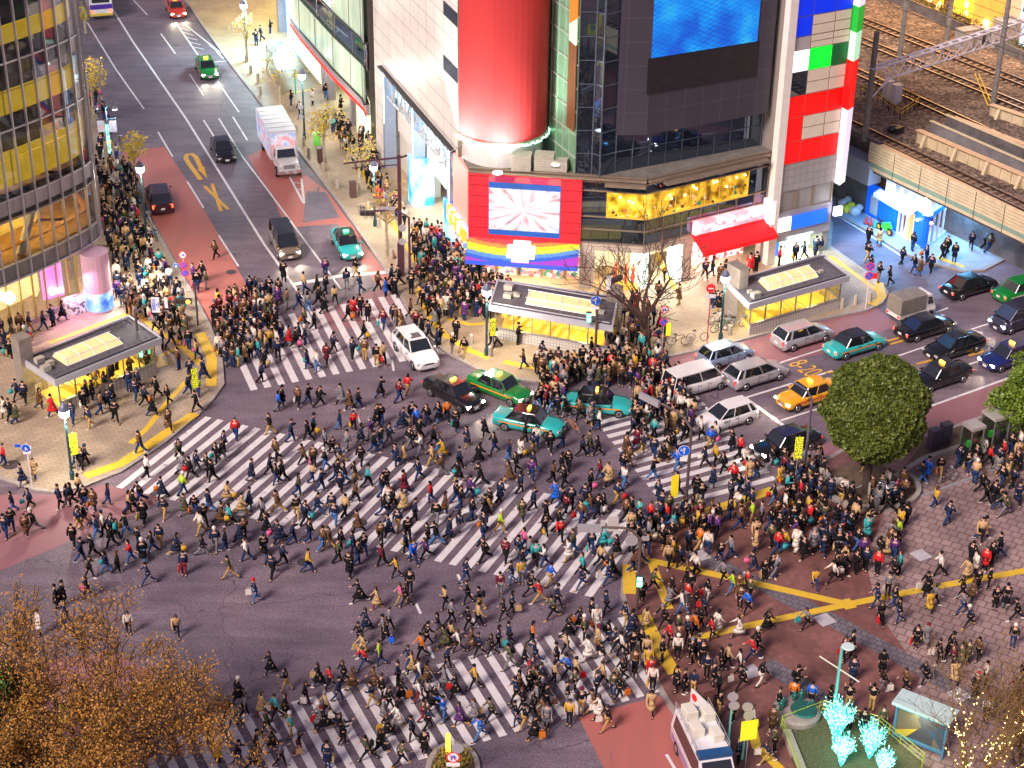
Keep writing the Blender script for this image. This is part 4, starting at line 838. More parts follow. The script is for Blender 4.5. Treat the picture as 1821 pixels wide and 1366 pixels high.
for a, b_ in trk:
    A, B = np.array(rz(*a)), np.array(rz(*b_)); d = (B - A) / np.hypot(*(B - A)); A = A - d * 18; B = B + d * 30; L = float(np.hypot(*(B - A))); nrm = np.array([-d[1], d[0]]); an = math.atan2(d[1], d[0])
    o = thing('railway_track', (A[0], A[1], RZ), ['railway track nearest the street, beside the cream parapet', 'second railway track from the street, passing the two white cabinets', 'third railway track from the street, under the gantry middle', 'fourth railway track from the street, beyond the gantry', 'farthest railway track, running beside the orange lit buildings'][tr_n], 'railway track', 'railway tracks'); tr_n += 1
    m1 = MB(); m2 = MB(); m3 = MB()
    for s in (-1, 1):
        c = nrm * s * .55
        for mm, w_, z0, z1 in ((m1, .16, .12, .26), (m2, .09, .261, .28)): mm.prism([tuple(A + c + nrm * w_ / 2), tuple(A + c - nrm * w_ / 2), tuple(B + c - nrm * w_ / 2), tuple(B + c + nrm * w_ / 2)], RZ + z0, RZ + z1)
    for k in range(int(L / .75)): p = A + d * (k * .75); m3.box((p[0], p[1], RZ + .06), (.26, 2.1, .12), an)
    m1.build('rail', RUST, o); m2.build('rail_head', RAILTOP, o); m3.build('sleeper', SLP, o)
# cream parapet girder
CRM = mat('cream_girder', (.62, .52, .33), .5, noise=.2, ns=1.5); PCH = mat('peach_cap', (.70, .47, .28), .5, noise=.2)
GD = thing('bridge_girder', (ga[0], ga[1], 0), 'cream slatted bridge parapet with a green stripe above the blue shop', 'bridge')
mb = MB(); RF.box(mb, 0, 40, 4.72, 5.0, -.3, 0); 
for k in range(6): RF.box(mb, 0, 40, 5.36 + k * .26, 5.36 + k * .26 + .22, -.1, .0)
RF.box(mb, 0, 40, 5.36, 6.92, -.2, -.1); mb.build('parapet', CRM, GD)
mb = MB(); RF.box(mb, 0, 40, 5.0, 5.35, -.29, .01); mb.build('green_stripe', mat('grey_green_band', (.22, .34, .26), .5, noise=.15), GD)
mb = MB(); 
for k in range(12): RF.box(mb, k * 2.9, k * 2.9 + .04, 4.72, 6.92, .0, .03)
mb.build('panel_joint', DARK, GD)
mb = MB(); RF.box(mb, -2, 40, 4.4, 4.72, -6, -.3); mb.build('deck_underside', DCONC, GD)
def girder(p0, p1, hz, label, br=True, m=CRM, cap=PCH, wc=.55):
    A, B = rz(*p0), rz(*p1); F = Fac(A, (A[0] + (B[0] - A[0]) * 1.6, A[1] + (B[1] - A[1]) * 1.6)); o = thing('track_girder', (A[0], A[1], RZ), label, 'girder', 'plate girders beside the tracks')
    mb = MB(); F.box(mb, 0, F.L, RZ, RZ + hz, -.12, 0); mb.build('web', m, o); mb = MB(); F.box(mb, -.1, F.L, RZ + hz, RZ + hz + .07, -wc / 2 - .06, wc / 2 - .06); mb.build('cap', cap, o)
    if br:
        mb = MB()
        for k in range(int(F.L / 1.1)): F.box(mb, 1.1 * k, 1.1 * k + .05, RZ, RZ + hz, 0, .12)
        for k in range(int(F.L / 3.3)): q = [F.pt(3.3 * k + .8, RZ, .0), F.pt(3.3 * k + .8, RZ, .55), F.pt(3.3 * k + .8, RZ + hz, .12), F.pt(3.3 * k + .8, RZ + hz, 0)]; q2 = [F.pt(3.3 * k + 1.05, z, d) for (z, d) in ((RZ, 0), (RZ, .55), (RZ + hz, .12), (RZ + hz, 0))]; mb.hexa(q, q2)
        mb.split('stiffener', m, o)
    return o
girder((1566, 270), (1821, 395), .5, 'low peach capped girder just behind the slatted parapet', False)
girder((1630, 254), (1821, 337), 1.05, 'cream girder with curved brackets between the first track and concrete wall')
girder((1695, 222), (1821, 270), .6, 'peach capped girder along the second track', False)
girder((1760, 205), (1821, 226), .9, 'cream girder at the frame edge right of the leaning yellow poles')
CW = mat('stained_parapet', (.20, .19, .20), .8, noise=.5, ns=.7)
girder((1652, 243), (1821, 318), 1.3, 'grey concrete wall with a cream cap, nearer of the pair', False, CW, CRM, .3)
girder((1678, 238), (1821, 300), 1.6, 'dark stained concrete wall with a cream cap, farther of the pair', False, DCONC, CRM, .3)
# gantry
GM = mat('galvanised_steel', (.85, .82, .86), .5, .0, noise=.1); POLE = mat('grey_pole', (.22, .21, .19), .6, noise=.3)
p0 = rz(1537, 250); p1 = rz(1765, 190); 
GT = thing('signal_gantry', (p0[0], p0[1], RZ), 'white lattice gantry spanning the railway tracks', 'gantry')
h0 = hgt(p0, 118); 
mb = MB(); mb.tube((p0[0], p0[1], RZ), (p0[0], p0[1], hgt(p0, 57)), .27, .22, 12); mb.build('post', POLE, GT)
pe = rz(1795, 165); dgt = np.array([1., .42]); 
a_ = np.array([p0[0], p0[1], hgt(p0, 120)])
# the far end: same height, found where it meets the picture's right edge
e_ = np.array([*g(1821, 35, float(a_[2])), a_[2]]); a0_ = np.array([*g(1552, 122, float(a_[2])), a_[2]])
D = (e_ - a0_); Lg = float(np.linalg.norm(D)); D /= Lg; Nn = np.array([-D[1], D[0], 0]); e2 = a0_ + D * (Lg + 6)
mb = MB(); w_, hh = .55, 1.35
top0, top1 = a0_ + Nn * w_ / 2, a0_ - Nn * w_ / 2; low = a0_ - np.array([0, 0, hh]) + D * 2
Lt = Lg + 6
mb.tube(top0, top0 + D * Lt, .09, n=6); mb.tube(top1, top1 + D * Lt, .09, n=6); mb.tube(low, low + D * (Lt - 3), .09, n=6)
k = 0; st = 1.25
while k * st < Lt - 3:
    x = k * st
    mb.tube(top0 + D * x, top1 + D * x, .05, n=5); mb.tube(low + D * max(0, x), top0 + D * (x + 1.4), .055, n=5); mb.tube(low + D * max(0, x), top1 + D * (x + 2.6), .055, n=5); mb.box(a0_ + D * x, (.35, .6, .04), math.atan2(D[1], D[0])); k += 1
b0 = np.array([p0[0], p0[1], h0 - 3.0]); mb.tube(b0, low, .05, n=6); mb.tube(b0 + Nn * .2, low + D * .5, .05, n=6)
mb.build('lattice_beam', GM, GT)
for q, yt, nm in (((1765, 190), -60, 'tall grey mast in the right of the tracks, carrying the gantry'), ((1600, 100), -80, 'banded grey mast between the third and fourth tracks'), ((1683, 0 + 70), -90, 'grey mast in front of the pale blue lit building')):
    p = rz(*q); mb = MB(); mb.tube((p[0], p[1], RZ), (p[0], p[1], hgt(p, yt)), .24, .2, 10)
    for z in np.arange(RZ + .6, hgt(p, yt), .8): mb.tube((p[0], p[1], z), (p[0], p[1], z + .06), .27, n=10)
    mb.build('line_mast', POLE, label=nm, cat='mast', group='masts along the railway')
mb = MB(); rr = random.Random(2)
for k in range(5):
    a = rz(1500, 20 + k * 22); b2 = rz(1900, 190 + k * 22); mb.tube((a[0], a[1], RZ + 6.5), (b2[0], b2[1], RZ + 6.5), .025, n=4)
mb.build('overhead_wire', DARK, label='black overhead wires strung along the railway tracks', cat='wire')
for i, (px, py) in enumerate(((1577, 178), (1592, 185))):
    p = rz(px, py); mb = MB(); mb.box((p[0], p[1], RZ + .95), (.75, .6, 1.5), .5); mb.box((p[0], p[1], RZ + 1.73), (.8, .65, .06), .5); mb.box((p[0], p[1], RZ + .1), (.4, .4, .2), .5); o = mb.build('signal_cabinet', WHITEP, label='white trackside cabinet, ' + ('nearer the gantry post' if i == 0 else 'farther from the gantry post'), cat='cabinet', group='white trackside cabinets')
mb = MB(); mb2 = MB(); fp = [rz(*q) for q in ((1530, 168), (1560, 183), (1600, 213), (1634, 190), (1600, 172), (1560, 158))]
for i in range(len(fp) - 1):
    a, b2 = fp[i], fp[i + 1]; nn = 4
    for k in range(nn + 1): c = lerp(a, b2, k / nn); mb.tube((c[0], c[1], RZ), (c[0], c[1], RZ + .9), .04, n=5)
    for z in (.55, .88):
        for k in range(10): mb2.tube((*lerp(a, b2, k / 10), RZ + z), (*lerp(a, b2, (k + .55) / 10), RZ + z), .05, n=5)
FN = thing('safety_fence', (fp[0][0], fp[0][1], RZ), 'yellow and black safety fence round the white trackside cabinets', 'fence'); mb.build('post', DARK, FN); mb2.build('rail', mat('safety_yellow', (.8, .5, .03), .5), FN)
mb = MB(); a = rz(1757, 190); b2 = rz(1730, 155)
for dx in (0, .35): mb.tube((a[0] + dx, a[1], RZ + .1), (b2[0] + dx, b2[1], RZ + 1.2), .06, n=6)
mb.build('guard_pipe', mat('safety_yellow', (.8, .5, .03), .5), label='pair of leaning yellow guard pipes beside the railway mast', cat='pipe')
p = rz(1590, 235); mb = MB(); mb.lathe([(.5, 0), (.65, .3), (.4, .55), (.1, .6)], (p[0], p[1], RZ), 9, 0, 1.1, .7); mb.box((p[0] + .3, p[1] - .3, RZ + .3), (.9, .3, .5), .7); mb.build('covered_equipment', mat('black_tarp', (.03, .03, .035), .3, noise=.4), label='black wrapped equipment lying on the ballast by the first track', cat='equipment')
# buildings past the tracks
OB = thing('orange_building', (45, 185, 0), 'orange lit buildings with lanterns beyond the railway', 'building')
oa, ob = g(1540, 0, 5.5), g(1821, 132, 5.5); dxy = np.array(ob) - np.array(oa); nn_ = np.array([-dxy[1], dxy[0]]) / np.hypot(*dxy)
if nn_[1] < 0: nn_ = -nn_
oa = tuple(np.array(oa) + nn_ * 3.5 - dxy * .3); ob = tuple(np.array(ob) + nn_ * 3.5 + dxy * .3); OF = Fac(oa, ob)
ocols = [mat('orange_glow_wall', (.75, .33, .07), .6, emit=(1, .42, .06), es=.35, noise=.25, ns=.6), mat('amber_glow_wall', (.8, .5, .05), .6, emit=(1, .6, .04), es=.45, noise=.25, ns=.6), mat('peach_glow_wall', (.75, .42, .26), .6, emit=(1, .5, .25), es=.3, noise=.15), mat('pale_blue_lit_wall', (.6, .75, .9), .6, emit=(.6, .8, 1), es=.6, noise=.2)]  # facade walls glow themselves: the light on them is put into the colour
seg = [0, .36, .5, .62, .67, .72, .8, 1.0]; cc = [0, 1, 0, 2, 3, 2, 2]
for k in range(7):
    mb = MB(); OF.box(mb, OF.L * seg[k], OF.L * seg[k + 1] - .05, 0, 24, -6, -.3 * (k % 2)); mb.build('wall', ocols[cc[k]], OB)
mb = MB(); rr = random.Random(9)
for k in range(26):
    u = rr.uniform(.05, .98) * OF.L; z = rr.choice([6.2, 9.4, 12.6]); OF.box(mb, u, u + rr.uniform(.5, 1.1), z, z + rr.uniform(1.1, 2), .01, .1)
mb.split('window', mat('dark_brown_window', (.06, .03, .03), .3), OB)
mb = MB()
for k in range(30): mb.ball(OF.pt(OF.L * rr.uniform(.2, .5), rr.uniform(6.5, 10.5), .5), (.22, .22, .3), 8)
mb.split('lantern', mat('lantern_glow', (1, .5, .2), .5, emit=(1, .5, .15), es=2.5), OB)
mb = MB(); OF.box(mb, OF.L * .55, OF.L * .57, 4, 7.2, .05, .2); mb.lathe([(.9, 0), (.9, .1)], OF.pt(OF.L * .53, 6.2, .2), 14); mb.build('arched_window', mat('arch_glow', (1, .8, .4), .5, emit=(1, .75, .3), es=2), OB)
light('wall_lamp', 'AREA', OF.pt(OF.L * .4, 12, 5), 420, (1, .6, .25), 9, OB, rot=(-.3, -.5, -1)); light('wall_lamp', 'AREA', OF.pt(OF.L * .75, 12, 5), 420, (1, .65, .35), 9, OB, rot=(-.3, -.5, -1))
mb = MB(); OF.box(mb, 0, OF.L, RZ, RZ + .9, 2.6, 2.8); mb.build('trackside_wall', DCONC, label='low dark wall between the far track and the orange buildings', cat='wall')
mb = MB(); rr = random.Random(12)
for k in range(2600):
    u = rr.uniform(.1, .85) * OF.L; c = np.array(OF.pt(u, RZ + .3 + rr.random() * .9, 1.0 + rr.random() * 1.4)); e = np.array([rr.gauss(0, 1) for _ in range(3)]) * .12; f_ = np.array([rr.gauss(0, 1) for _ in range(3)]) * .12
    mb.add([c, c + e, c + f_], [(0, 1, 2)])
mb.build('hedge', mat('hedge_leaf', (.13, .13, .03), .6, noise=.4, ns=3), label='low olive hedge below the orange buildings beyond the tracks', cat='hedge')
for px, py, s in ((1712, 85, 1.6), (1730, 80, 1.5), (1785, 85, 2.4)):
    p = g(px, py, RZ); mb = MB(); mb.box((p[0], p[1], RZ + s * .55), (s * .8, s * .7, s * 1.1), .5); mb.box((p[0], p[1], RZ + s * 1.12), (s * .85, s * .75, .06), .5)
    mb.build('equipment_box', CONC, label={1712: 'leftmost grey concrete cabinet before the pale blue building', 1730: 'middle grey concrete cabinet before the pale blue building', 1785: 'large pale concrete cabinet at the far right of the tracks'}[px], cat='cabinet', group='concrete cabinets beyond the tracks')
mb = MB()
for k, (px, py) in enumerate(((1516, 175), (1545, 190), (1560, 200))): pass
# things hung on the wall by the tower
p = g(1520, 300, 4.2); mb = MB(); mb.box((p[0] + .3, p[1] + .6, 4.3), (4.2, 1.4, 1.9), ANG(RF) if False else math.atan2(ru[1], ru[0]) + math.pi); mb.build('duct_box', mat('blue_grey_casing', (.38, .42, .5), .4, .2), label='blue grey casing hung beside the colour panel tower', cat='casing')

# ---------------------------------------------------------------- blue cafe under the bridge
b0, b1, b2 = g(1537, 384), g(1642, 447), g(1700, 402)
BC = thing('blue_cafe', (b1[0], b1[1], 0), 'blue and white cafe under the railway bridge with scalloped awning', 'building')
BF = Fac(b0, b1); BS = Fac(b1, b2)
BLU = mat('cobalt_glow_paint', (.01, .12, .62), .4, emit=(0, .09, .7), es=.35, noise=.08)  # blue paint with an added glow of its own
mb = MB(); mb.prism([b0, b1, b2, tuple(np.array(b2) + (0, 6)), tuple(np.array(b0) + (3, 8))], .0, .25); mb.build('base', WHITEP, BC)
mb = MB(); BF.box(mb, 0, BF.L * .55, .2, 2.9, -.3, 0); BF.box(mb, BF.L * .8, BF.L, .2, 2.9, -.3, 0); BF.box(mb, 0, BF.L, 2.6, 2.95, -.3, .02); BS.box(mb, 0.0, .5, .2, 2.9, -.3, 0); BS.box(mb, BS.L * .72, BS.L, .2, 2.9, -.3, 0); BS.box(mb, 0, BS.L, 2.6, 2.95, -.3, .02)
mb.build('wall', BLU, BC)
mb = MB(); BF.box(mb, BF.L * .28, BF.L, 2.96, 4.5, -.5, -.06); BS.box(mb, .05, BS.L * .95, 2.96, 4.5, -.5, -.06); mb.build('upper_wall', mat('cafe_white', (.8, .85, .9), .5, emit=(.7, .88, 1), es=.22, noise=.06), BC)  # white wall glows faintly, standing in for the light on it
mb = MB(); mb.prism([BF.xy(BF.L * .28, -.4), BF.xy(BF.L, -.4), BS.xy(BS.L, -.4), tuple(np.array(BS.xy(BS.L, -5))), tuple(np.array(BF.xy(0, -5)))], 4.0, 4.4); mb.build('roof', mat('blue_lit_roof', (.04, .12, .22), .5, emit=(.0, .1, .25), es=.2), BC)
mb = MB()
for F, us in ((BF, (.45, .58, .72, .9)), (BS, (.3, .7))):
    for u in us: F.box(mb, F.L * u, F.L * u + .45, 3.25, 4.05, -.06, -.0)
mb.split('shutter', mat('grey_blue_shutter', (.4, .5, .6), .5), BC)
mb = MB(); q0 = [BF.pt(BF.L * .2, 2.98, .0), BF.pt(BF.L * .82, 2.98, .0), BF.pt(BF.L * .82, 2.72, .6), BF.pt(BF.L * .2, 2.72, .6)]; mb.hexa(q0, [(x, y, z + .05) for x, y, z in q0])
for k in range(18):
    u = BF.L * (.2 + .62 * k / 18); BF.box(mb, u, u + .16, 2.45, 2.72, .58, .62)
mb.build('awning', mat('white_awning', (.85, .9, .95), .5, emit=(.6, .85, 1), es=.12), BC)  # awning cloth given a faint glow in place of light falling on it
mb = MB(); BF.box(mb, BF.L * .55, BF.L * .8, .3, 2.6, -1.6, -1.5); BS.box(mb, .5, BS.L * .72, .3, 2.6, -1.8, -1.7); mb.build('interior', mat('amber_interior', (.6, .35, .15), .6, emit=(1, .6, .2), es=.5, noise=.8, ns=1.5), BC)
mb = MB()
for F, a, b_ in ((BF, .55, .8), (BS, .5 / BS.L, .72)):
    for k in range(5): u = F.L * (a + (b_ - a) * k / 4); F.box(mb, u - .04, u + .04, .25, 2.6, -.15, .02)
mb.build('window_frame', WHITEP, BC)
mb = MB(); 
for F, u in ((BF, .66), (BS, .42), (BF, .6)): p = F.pt(F.L * u, 2.0, -.8); mb.lathe([(.03, .2), (.35, .0), (.36, -.04)], p, 12)
mb.split('pendant_lamp', mat('copper_shade', (.7, .3, .08), .4, emit=(1, .4, .05), es=.8), BC)
mb = MB(); BF.box(mb, BF.L * .08, BF.L * .2, .6, 2.1, 0.0, .05); mb.build('wall_panel', mat('grey_notice', (.45, .5, .55), .5), BC)
mb = MB()
for F, u in ((BF, .46), (BF, .87), (BS, .06)): mb.ball(F.pt(F.L * u, 2.35, .18), .12, 8)
mb.split('wall_lamp_globe', mat('warm_globe', (1, 1, 1), .4, emit=(1, .85, .6), es=7), BC)
light('wall_lamp', 'AREA', BF.pt(BF.L * .6, 3.9, 1.8), 520, (.15, .5, 1), 3, BC, rot=(0, -.2, -1)); light('wall_lamp', 'AREA', BS.pt(BS.L * .6, 3.9, 1.8), 650, (.2, .55, 1), 3, BC, rot=(.1, -.3, -1))
B3 = Fac(g(1704, 398), g(1760, 368)); BD = thing('amber_shop', (*g(1704, 398), 0), 'amber lit shop with white window sills under the bridge', 'building')
mb = MB(); B3.box(mb, 0, B3.L * 2, .9, 2.8, -.6, -.4); mb.build('interior', mat('amber_interior_b', (.7, .35, .08), .6, emit=(1, .5, .08), es=.7, noise=.5, ns=1.2), BD)
mb = MB(); B3.box(mb, 0, B3.L * 2, .1, .9, -.4, .1)
for k in range(8): B3.box(mb, k * .9, k * .9 + .1, .9, 2.8, -.35, .05)
mb.build('sill', WHITEP, BD); mb = MB(); B3.box(mb, -.9, 0, .1, 4.2, -1.4, .2); mb.build('blue_pier', BLU, BD)
light('shop_lamp', 'AREA', B3.pt(1.5, 2.7, 1), 160, (.8, .9, 1), 2, BD, rot=(0, -.3, -1))
# ================================================================ STREET FURNITURE
def tall(base, py): return hgt(base, py)
YGL = mat('amber_lit_glass', (.85, .62, .12), .3, emit=(1, .70, .08), es=.75, noise=.12, ns=1.2)
TILEW = panelmat('white_tile_base', (.58, .55, .50), .22, .22, 0, (.22, .2, .18), .015, .3)
def entrance(quad, label, tower=None, sky=(.30, .88), seed=0, flip=False):
    """station stair entrance: the roof's corners (pixels) in order left, front, right, back"""
    z = 2.75; Q = [np.array(g(px, py, z)) for px, py in quad]; c = sum(Q) / 4
    o = thing('station_entrance', (float(c[0]), float(c[1]), K), label, 'station entrance', 'subway stair entrances')
    def ins(f): return [tuple(c + (q - c) * f) for q in Q]
    def ins2(d):                                   # keep walls parallel to the roof edges
        out = []
        for i in range(4):
            a, b_, e = Q[i - 1], Q[i], Q[(i + 1) % 4]; u = (a - b_) / np.hypot(*(a - b_)); v = (e - b_) / np.hypot(*(e - b_)); out.append(tuple(b_ + (u + v) * d))
        return out
    R0 = [tuple(q) for q in Q]; R1 = ins2(.12); R2 = ins2(.45)
    mb = MB(); mb.prism(R1, z - .02, z + .10); mb.build('roof', mat('dark_ribbed_roof', (.10, .095, .11), .6, noise=.35, ns=2), o)
    mb = MB()
    for i in range(4):
        a, b_ = R0[i], R0[(i + 1) % 4]; a2, b2 = R1[i], R1[(i + 1) % 4]; mb.prism([a, b_, b2, a2], z - .30, z + .16)
    mb.build('fascia', mat('pale_blue_fascia', (.52, .54, .60), .35, .2, noise=.08), o)
    # local axes: e along the long side
    L = Q[2] - Q[1]; Ln = float(np.hypot(*L)); e = L / Ln; S = Q[0] - Q[1]; Sn = float(np.hypot(*S)); f_ = S / Sn; an = math.atan2(e[1], e[0])
    P = lambda u, v, zz=0.: tuple(Q[1] + e * u * Ln + f_ * v * Sn) + (zz,)
    mb = MB()
    for k in range(int(Ln / .45)):
        t = (k + .5) / int(Ln / .45); a, b_ = P(t, .06), P(t, .24); mb.tube((a[0], a[1], z + .13), (b_[0], b_[1], z + .13), .025, n=4); a, b_ = P(t, .78), P(t, .95); mb.tube((a[0], a[1], z + .13), (b_[0], b_[1], z + .13), .025, n=4)
    for v in (.08, .93): a, b_ = P(.03, v), P(.97, v); mb.tube((a[0], a[1], z + .2), (b_[0], b_[1], z + .2), .07, n=6)
    mb.build('roof_ribs', mat('roof_pipe', (.16, .16, .19), .4, .3), o)
    a, b_ = sky; mb = MB(); q = [P(a, .28), P(b_, .28), P(b_, .72), P(a, .72)]; lo = [(x, y, z + .10) for x, y, _ in q]; q2 = [P(a + .02, .36), P(b_ - .02, .36), P(b_ - .02, .66), P(a + .02, .66)]; mb.hexa(lo, [(x, y, z + .42) for x, y, _ in q2]); mb.build('skylight', mat('amber_skylight', (.55, .45, .22), .15, emit=(1, .7, .3), es=.32, noise=.3, ns=1), o)
    mb = MB()
    for k in range(5):
        t = a + (b_ - a) * k / 4; t2 = a + .02 + (b_ - a - .04) * k / 4; p0, p1, p2, p3 = P(t, .28), P(t2, .36), P(t2, .66), P(t, .72)
        mb.path([(p0[0], p0[1], z + .12), (p1[0], p1[1], z + .45), (p2[0], p2[1], z + .45), (p3[0], p3[1], z + .12)], .035, 4)
    for v, zz in ((.28, .12), (.36, .45), (.66, .45), (.72, .12)): p0, p1 = P(a, v), P(b_, v); mb.tube((p0[0], p0[1], z + zz), (p1[0], p1[1], z + zz), .035, n=4)
    mb.build('skylight_frame', WHITEP, o)
    rr = random.Random(seed); mb = MB()
    for k in range(5): u, v = rr.choice([(a - .08, .5), (a - .16, .4), (b_ + .05, .4), (a * .4, .7), (a * .5, .2)]); u += rr.uniform(-.02, .02); s = rr.uniform(.3, .7); p = P(u, v, z + .12 + s * .3); mb.box(p, (s, s * .7, s * .6), an)
    mb.split('roof_box', MACH, o)
    # walls
    mb = MB(); mb2 = MB(); mb3 = MB()
    for i in range(4):
        A, B = R2[i], R2[(i + 1) % 4]
        if i == (0 if not flip else 2): continue
        F = Fac(A, B); F.box(mb, 0, F.L, K, .95, -.08, .08)
        n_ = max(2, int(F.L / 1.25)); F.box(mb2, 0, F.L, .97, z - .3, -.03, .0)
        for k in range(n_ + 1): F.box(mb3, F.L * k / n_ - .03, F.L * k / n_ + .03, .95, z - .3, -.06, .05)
        F.box(mb3, 0, F.L, .95, 1.02, -.1, .12)
    mb.build('tiled_base', TILEW, o); mb2.build('glass_wall', clearglass('entrance_glass', (.9, .88, .8), .03), o); mb3.build('frame', METAL, o)
    mb = MB(); q = ins2(.75); 

    mb.prism([tuple(x) for x in q], K + .02, K + .3); mb.build('stair_floor', mat('amber_glow_floor', (.75, .52, .12), .5, emit=(1, .62, .05), es=.25), o)  # lamplight put into floor, stair and tiled wall colours as an amber glow
    mb = MB()
    a_, b2 = P(.15, .3), P(.85, .3); 
    for k in range(9): p = P(.12 + .07 * k, .5, K + .3 + .14 * (8 - k)); mb.box(p, (.30, Sn * .45, .14), an)
    mb.build('stairs', mat('amber_glow_stair', (.8, .6, .2), .5, emit=(1, .7, .1), es=.3), o)
    mb = MB(); p = P(.6, .78, 1.35); mb.box(p, (Ln * .75, .08, 2.0), an); mb.build('tiled_wall', panelmat('amber_glow_tile_wall', (.85, .62, .2), .3, .3, an, (.5, .35, .1), .02, .4, emit=.5), o)
    for u in (.25, .75): light('stair_lamp', 'POINT', P(u, .45, 2.3), 130, (1, .78, .3), .15, o)
    if tower:
        for (u, v, hh, wx, wy) in tower: mb = MB(); p = P(u, v, K + hh / 2); mb.box(p, (wx, wy, hh), an); mb.box(P(u, v, K + hh + .04), (wx + .1, wy + .1, .08), an); mb.build('vent_tower', mat('tower_cladding', (.30, .27, .24), .5, .2, noise=.25), o)
    return o
entrance(((38, 641), (98, 681), (288, 604), (230, 564)), 'station stair entrance with amber glass walls on the left pavement', [(.02, 1.0, 4.3, .95, .95)], (.2, .72), 1)
entrance(((884, 500), (869, 546), (1090, 584), (1100, 530)), 'station stair entrance with amber glass walls in front of the rainbow awning', [(.97, 1.0, 3.6, .9, 1.0)], (.28, .85), 2)
entrance(((1292, 504), (1332, 545), (1511, 494), (1460, 455)), 'station stair entrance with amber glass walls below the blue and white sign', [(.06, .82, 4.2, .8, 1.5)], (.25, .75), 3)
# lamps
LPG = mat('blue_green_pole', (.03, .09, .11), .4, .3, noise=.1)
def lantern(px, py, top, label, base_k=True, power=650, col=(1, .90, .74)):
    x, y, z = foot0(px, py); h = tall((x, y), top); o = thing('street_lamp', (x, y, z), label, 'street lamp', 'lantern lamps')
    mb = MB(); mb.lathe([(.16, 0), (.16, .5), (.09, .6), (.075, h - z - .9)], (x, y, z), 10); mb.build('post', LPG, o)
    mb = MB(); mb.lathe([(.08, -.85), (.30, -.66), (.32, -.35), (.30, -.3)], (x, y, h), 12); mb.build('lamp_glass', LAMPM, o)
    mb = MB(); mb.lathe([(.33, -.3), (.33, -.24), (.24, -.02), (.12, .10), (.02, .22)], (x, y, h), 12); mb.build('lamp_hood', mat('lamp_hood', (.16, .19, .26), .4, .3), o)
    light('lamp_light', 'POINT', (x, y, h - 1.25), power, col, .25, o)
    return o
def foot0(px, py):
    q = g(px, py)
    for pv in ([farL] + G((120, 60)) + left_k + [(-75, 95), (-75, 200)], mid_k + [g(1300, 60), (-20, 230), (-52, 230)], right_k + [(70, 150), (70, 230), (26, 230)]):
        if _inp(q, pv): q = g(px, py, K); return (q[0], q[1], K)
    if _inp(q, plz_k + [(80, 110), (80, 40), (8, 40)]): q = g(px, py, .05); return (q[0], q[1], .05)
    return (q[0], q[1], 0.)
def _inp(p, poly):
    c = False; j = len(poly) - 1
    for i in range(len(poly)):
        (xi, yi), (xj, yj) = poly[i], poly[j]
        if (yi > p[1]) != (yj > p[1]) and p[0] < (xj - xi) * (p[1] - yi) / (yj - yi) + xi: c = not c
        j = i
    return c
for a in [(263, 445, 290, 'white lantern lamp on the left pavement beside the dark car'), (542, 248, 126, 'white lantern lamp behind the box truck bonnet'), (667, 402, 287, 'white lantern lamp left of the purple signal mast'), (439, 108, 2, 'white lantern lamp at the top of the right pavement'), (865, 632, 508, 'white lantern lamp at the left end of the middle station entrance'), (1281, 604, 484, 'white lantern lamp between the bare tree and right station entrance'), (129, 852, 722, 'white lantern lamp beside the yellow hanging banner')]: lantern(*a)
x, y, z = foot0(198, 300); o = thing('street_lamp', (x, y, z), 'double armed lamp post wrapped in green lights behind the glass building', 'street lamp', 'lantern lamps'); h = tall((x, y), 190)
mb = MB(); mb.lathe([(.14, 0), (.14, .5), (.08, .6), (.07, h - z)], (x, y, z), 8)
for s in (-1, 1): mb.path([(x, y, h - .1), (x + s * .35, y, h + .25), (x + s * .7, y, h + .3), (x + s * .8, y, h + .05)], .035, 5)
mb.tube((x - .8, y, h - 1.2), (x + .8, y, h - 1.0), .03, n=5); mb.build('post', LPG, o)
for s in (-1, 1): mb = MB(); mb.lathe([(.05, .1), (.28, -.1), (.28, -.14)], (x + s * .8, y, h), 12); mb.build('lamp_hood', METAL, o); mb = MB(); mb.lathe([(.25, -.15), (.15, -.25)], (x + s * .8, y, h), 12); mb.build('lamp_glass', LAMPM if s > 0 else MACH, o)
light('lamp_light', 'POINT', (x + .8, y, h - .6), 320, (.9, .9, 1), .2, o)
for s in (-1, 1): mb = MB(); mb.box((x + s * .5, y, h - 1.75), (.62, .03, 1.0)); mb.build('banner_flag', cloudmat('pale_banner_flag', [(.8, .8, .9), (.6, .65, .85), (.9, .5, .4)], 2, .1), o)
mb = MB(); rr = random.Random(3)
for k in range(160): a = rr.uniform(0, 6.28); mb.box((x + .1 * math.cos(a), y + .1 * math.sin(a), rr.uniform(1.6, h - 1.6)), (.05, .05, .05))
mb.build('fairy_lights', mat('green_fairy_light', (.3, 1, .7), .4, emit=(.2, 1, .7), es=2.5), o)
light('lamp_light', 'POINT', (*g(150, 70, 8), 8), 250, (1, .8, 1), .3)
# lamp across the plaza that throws the long soft shadows: tall plaza light at the pale green pole
PGP = mat('pale_green_pole', (.18, .48, .45), .4, .3, emit=(.1, .5, .45), es=.12)
x, y, z = foot0(1478, 1300); h = tall((x, y), 1150); o = thing('plaza_lamp', (x, y, z), 'tall pale green plaza lamp with a round disc head and crossbar', 'street lamp')
mb = MB(); mb.tube((x, y, z), (x, y, h), .09, .075, 10); mb.build('post', PGP, o); mb = MB(); mb.lathe([(.30, 0), (.34, .06), (.3, .1)], (x + .3, y, h - .05), 16); mb.build('disc_head', mat('pale_disc', (.6, .75, .72), .4), o)
mb = MB(); mb.tube((x - .95, y + .5, h - 1.0), (x + .95, y - .55, h - 1.75), .035, n=5); mb.build('crossbar', mat('pale_yellow_bar', (.75, .75, .6), .4), o)
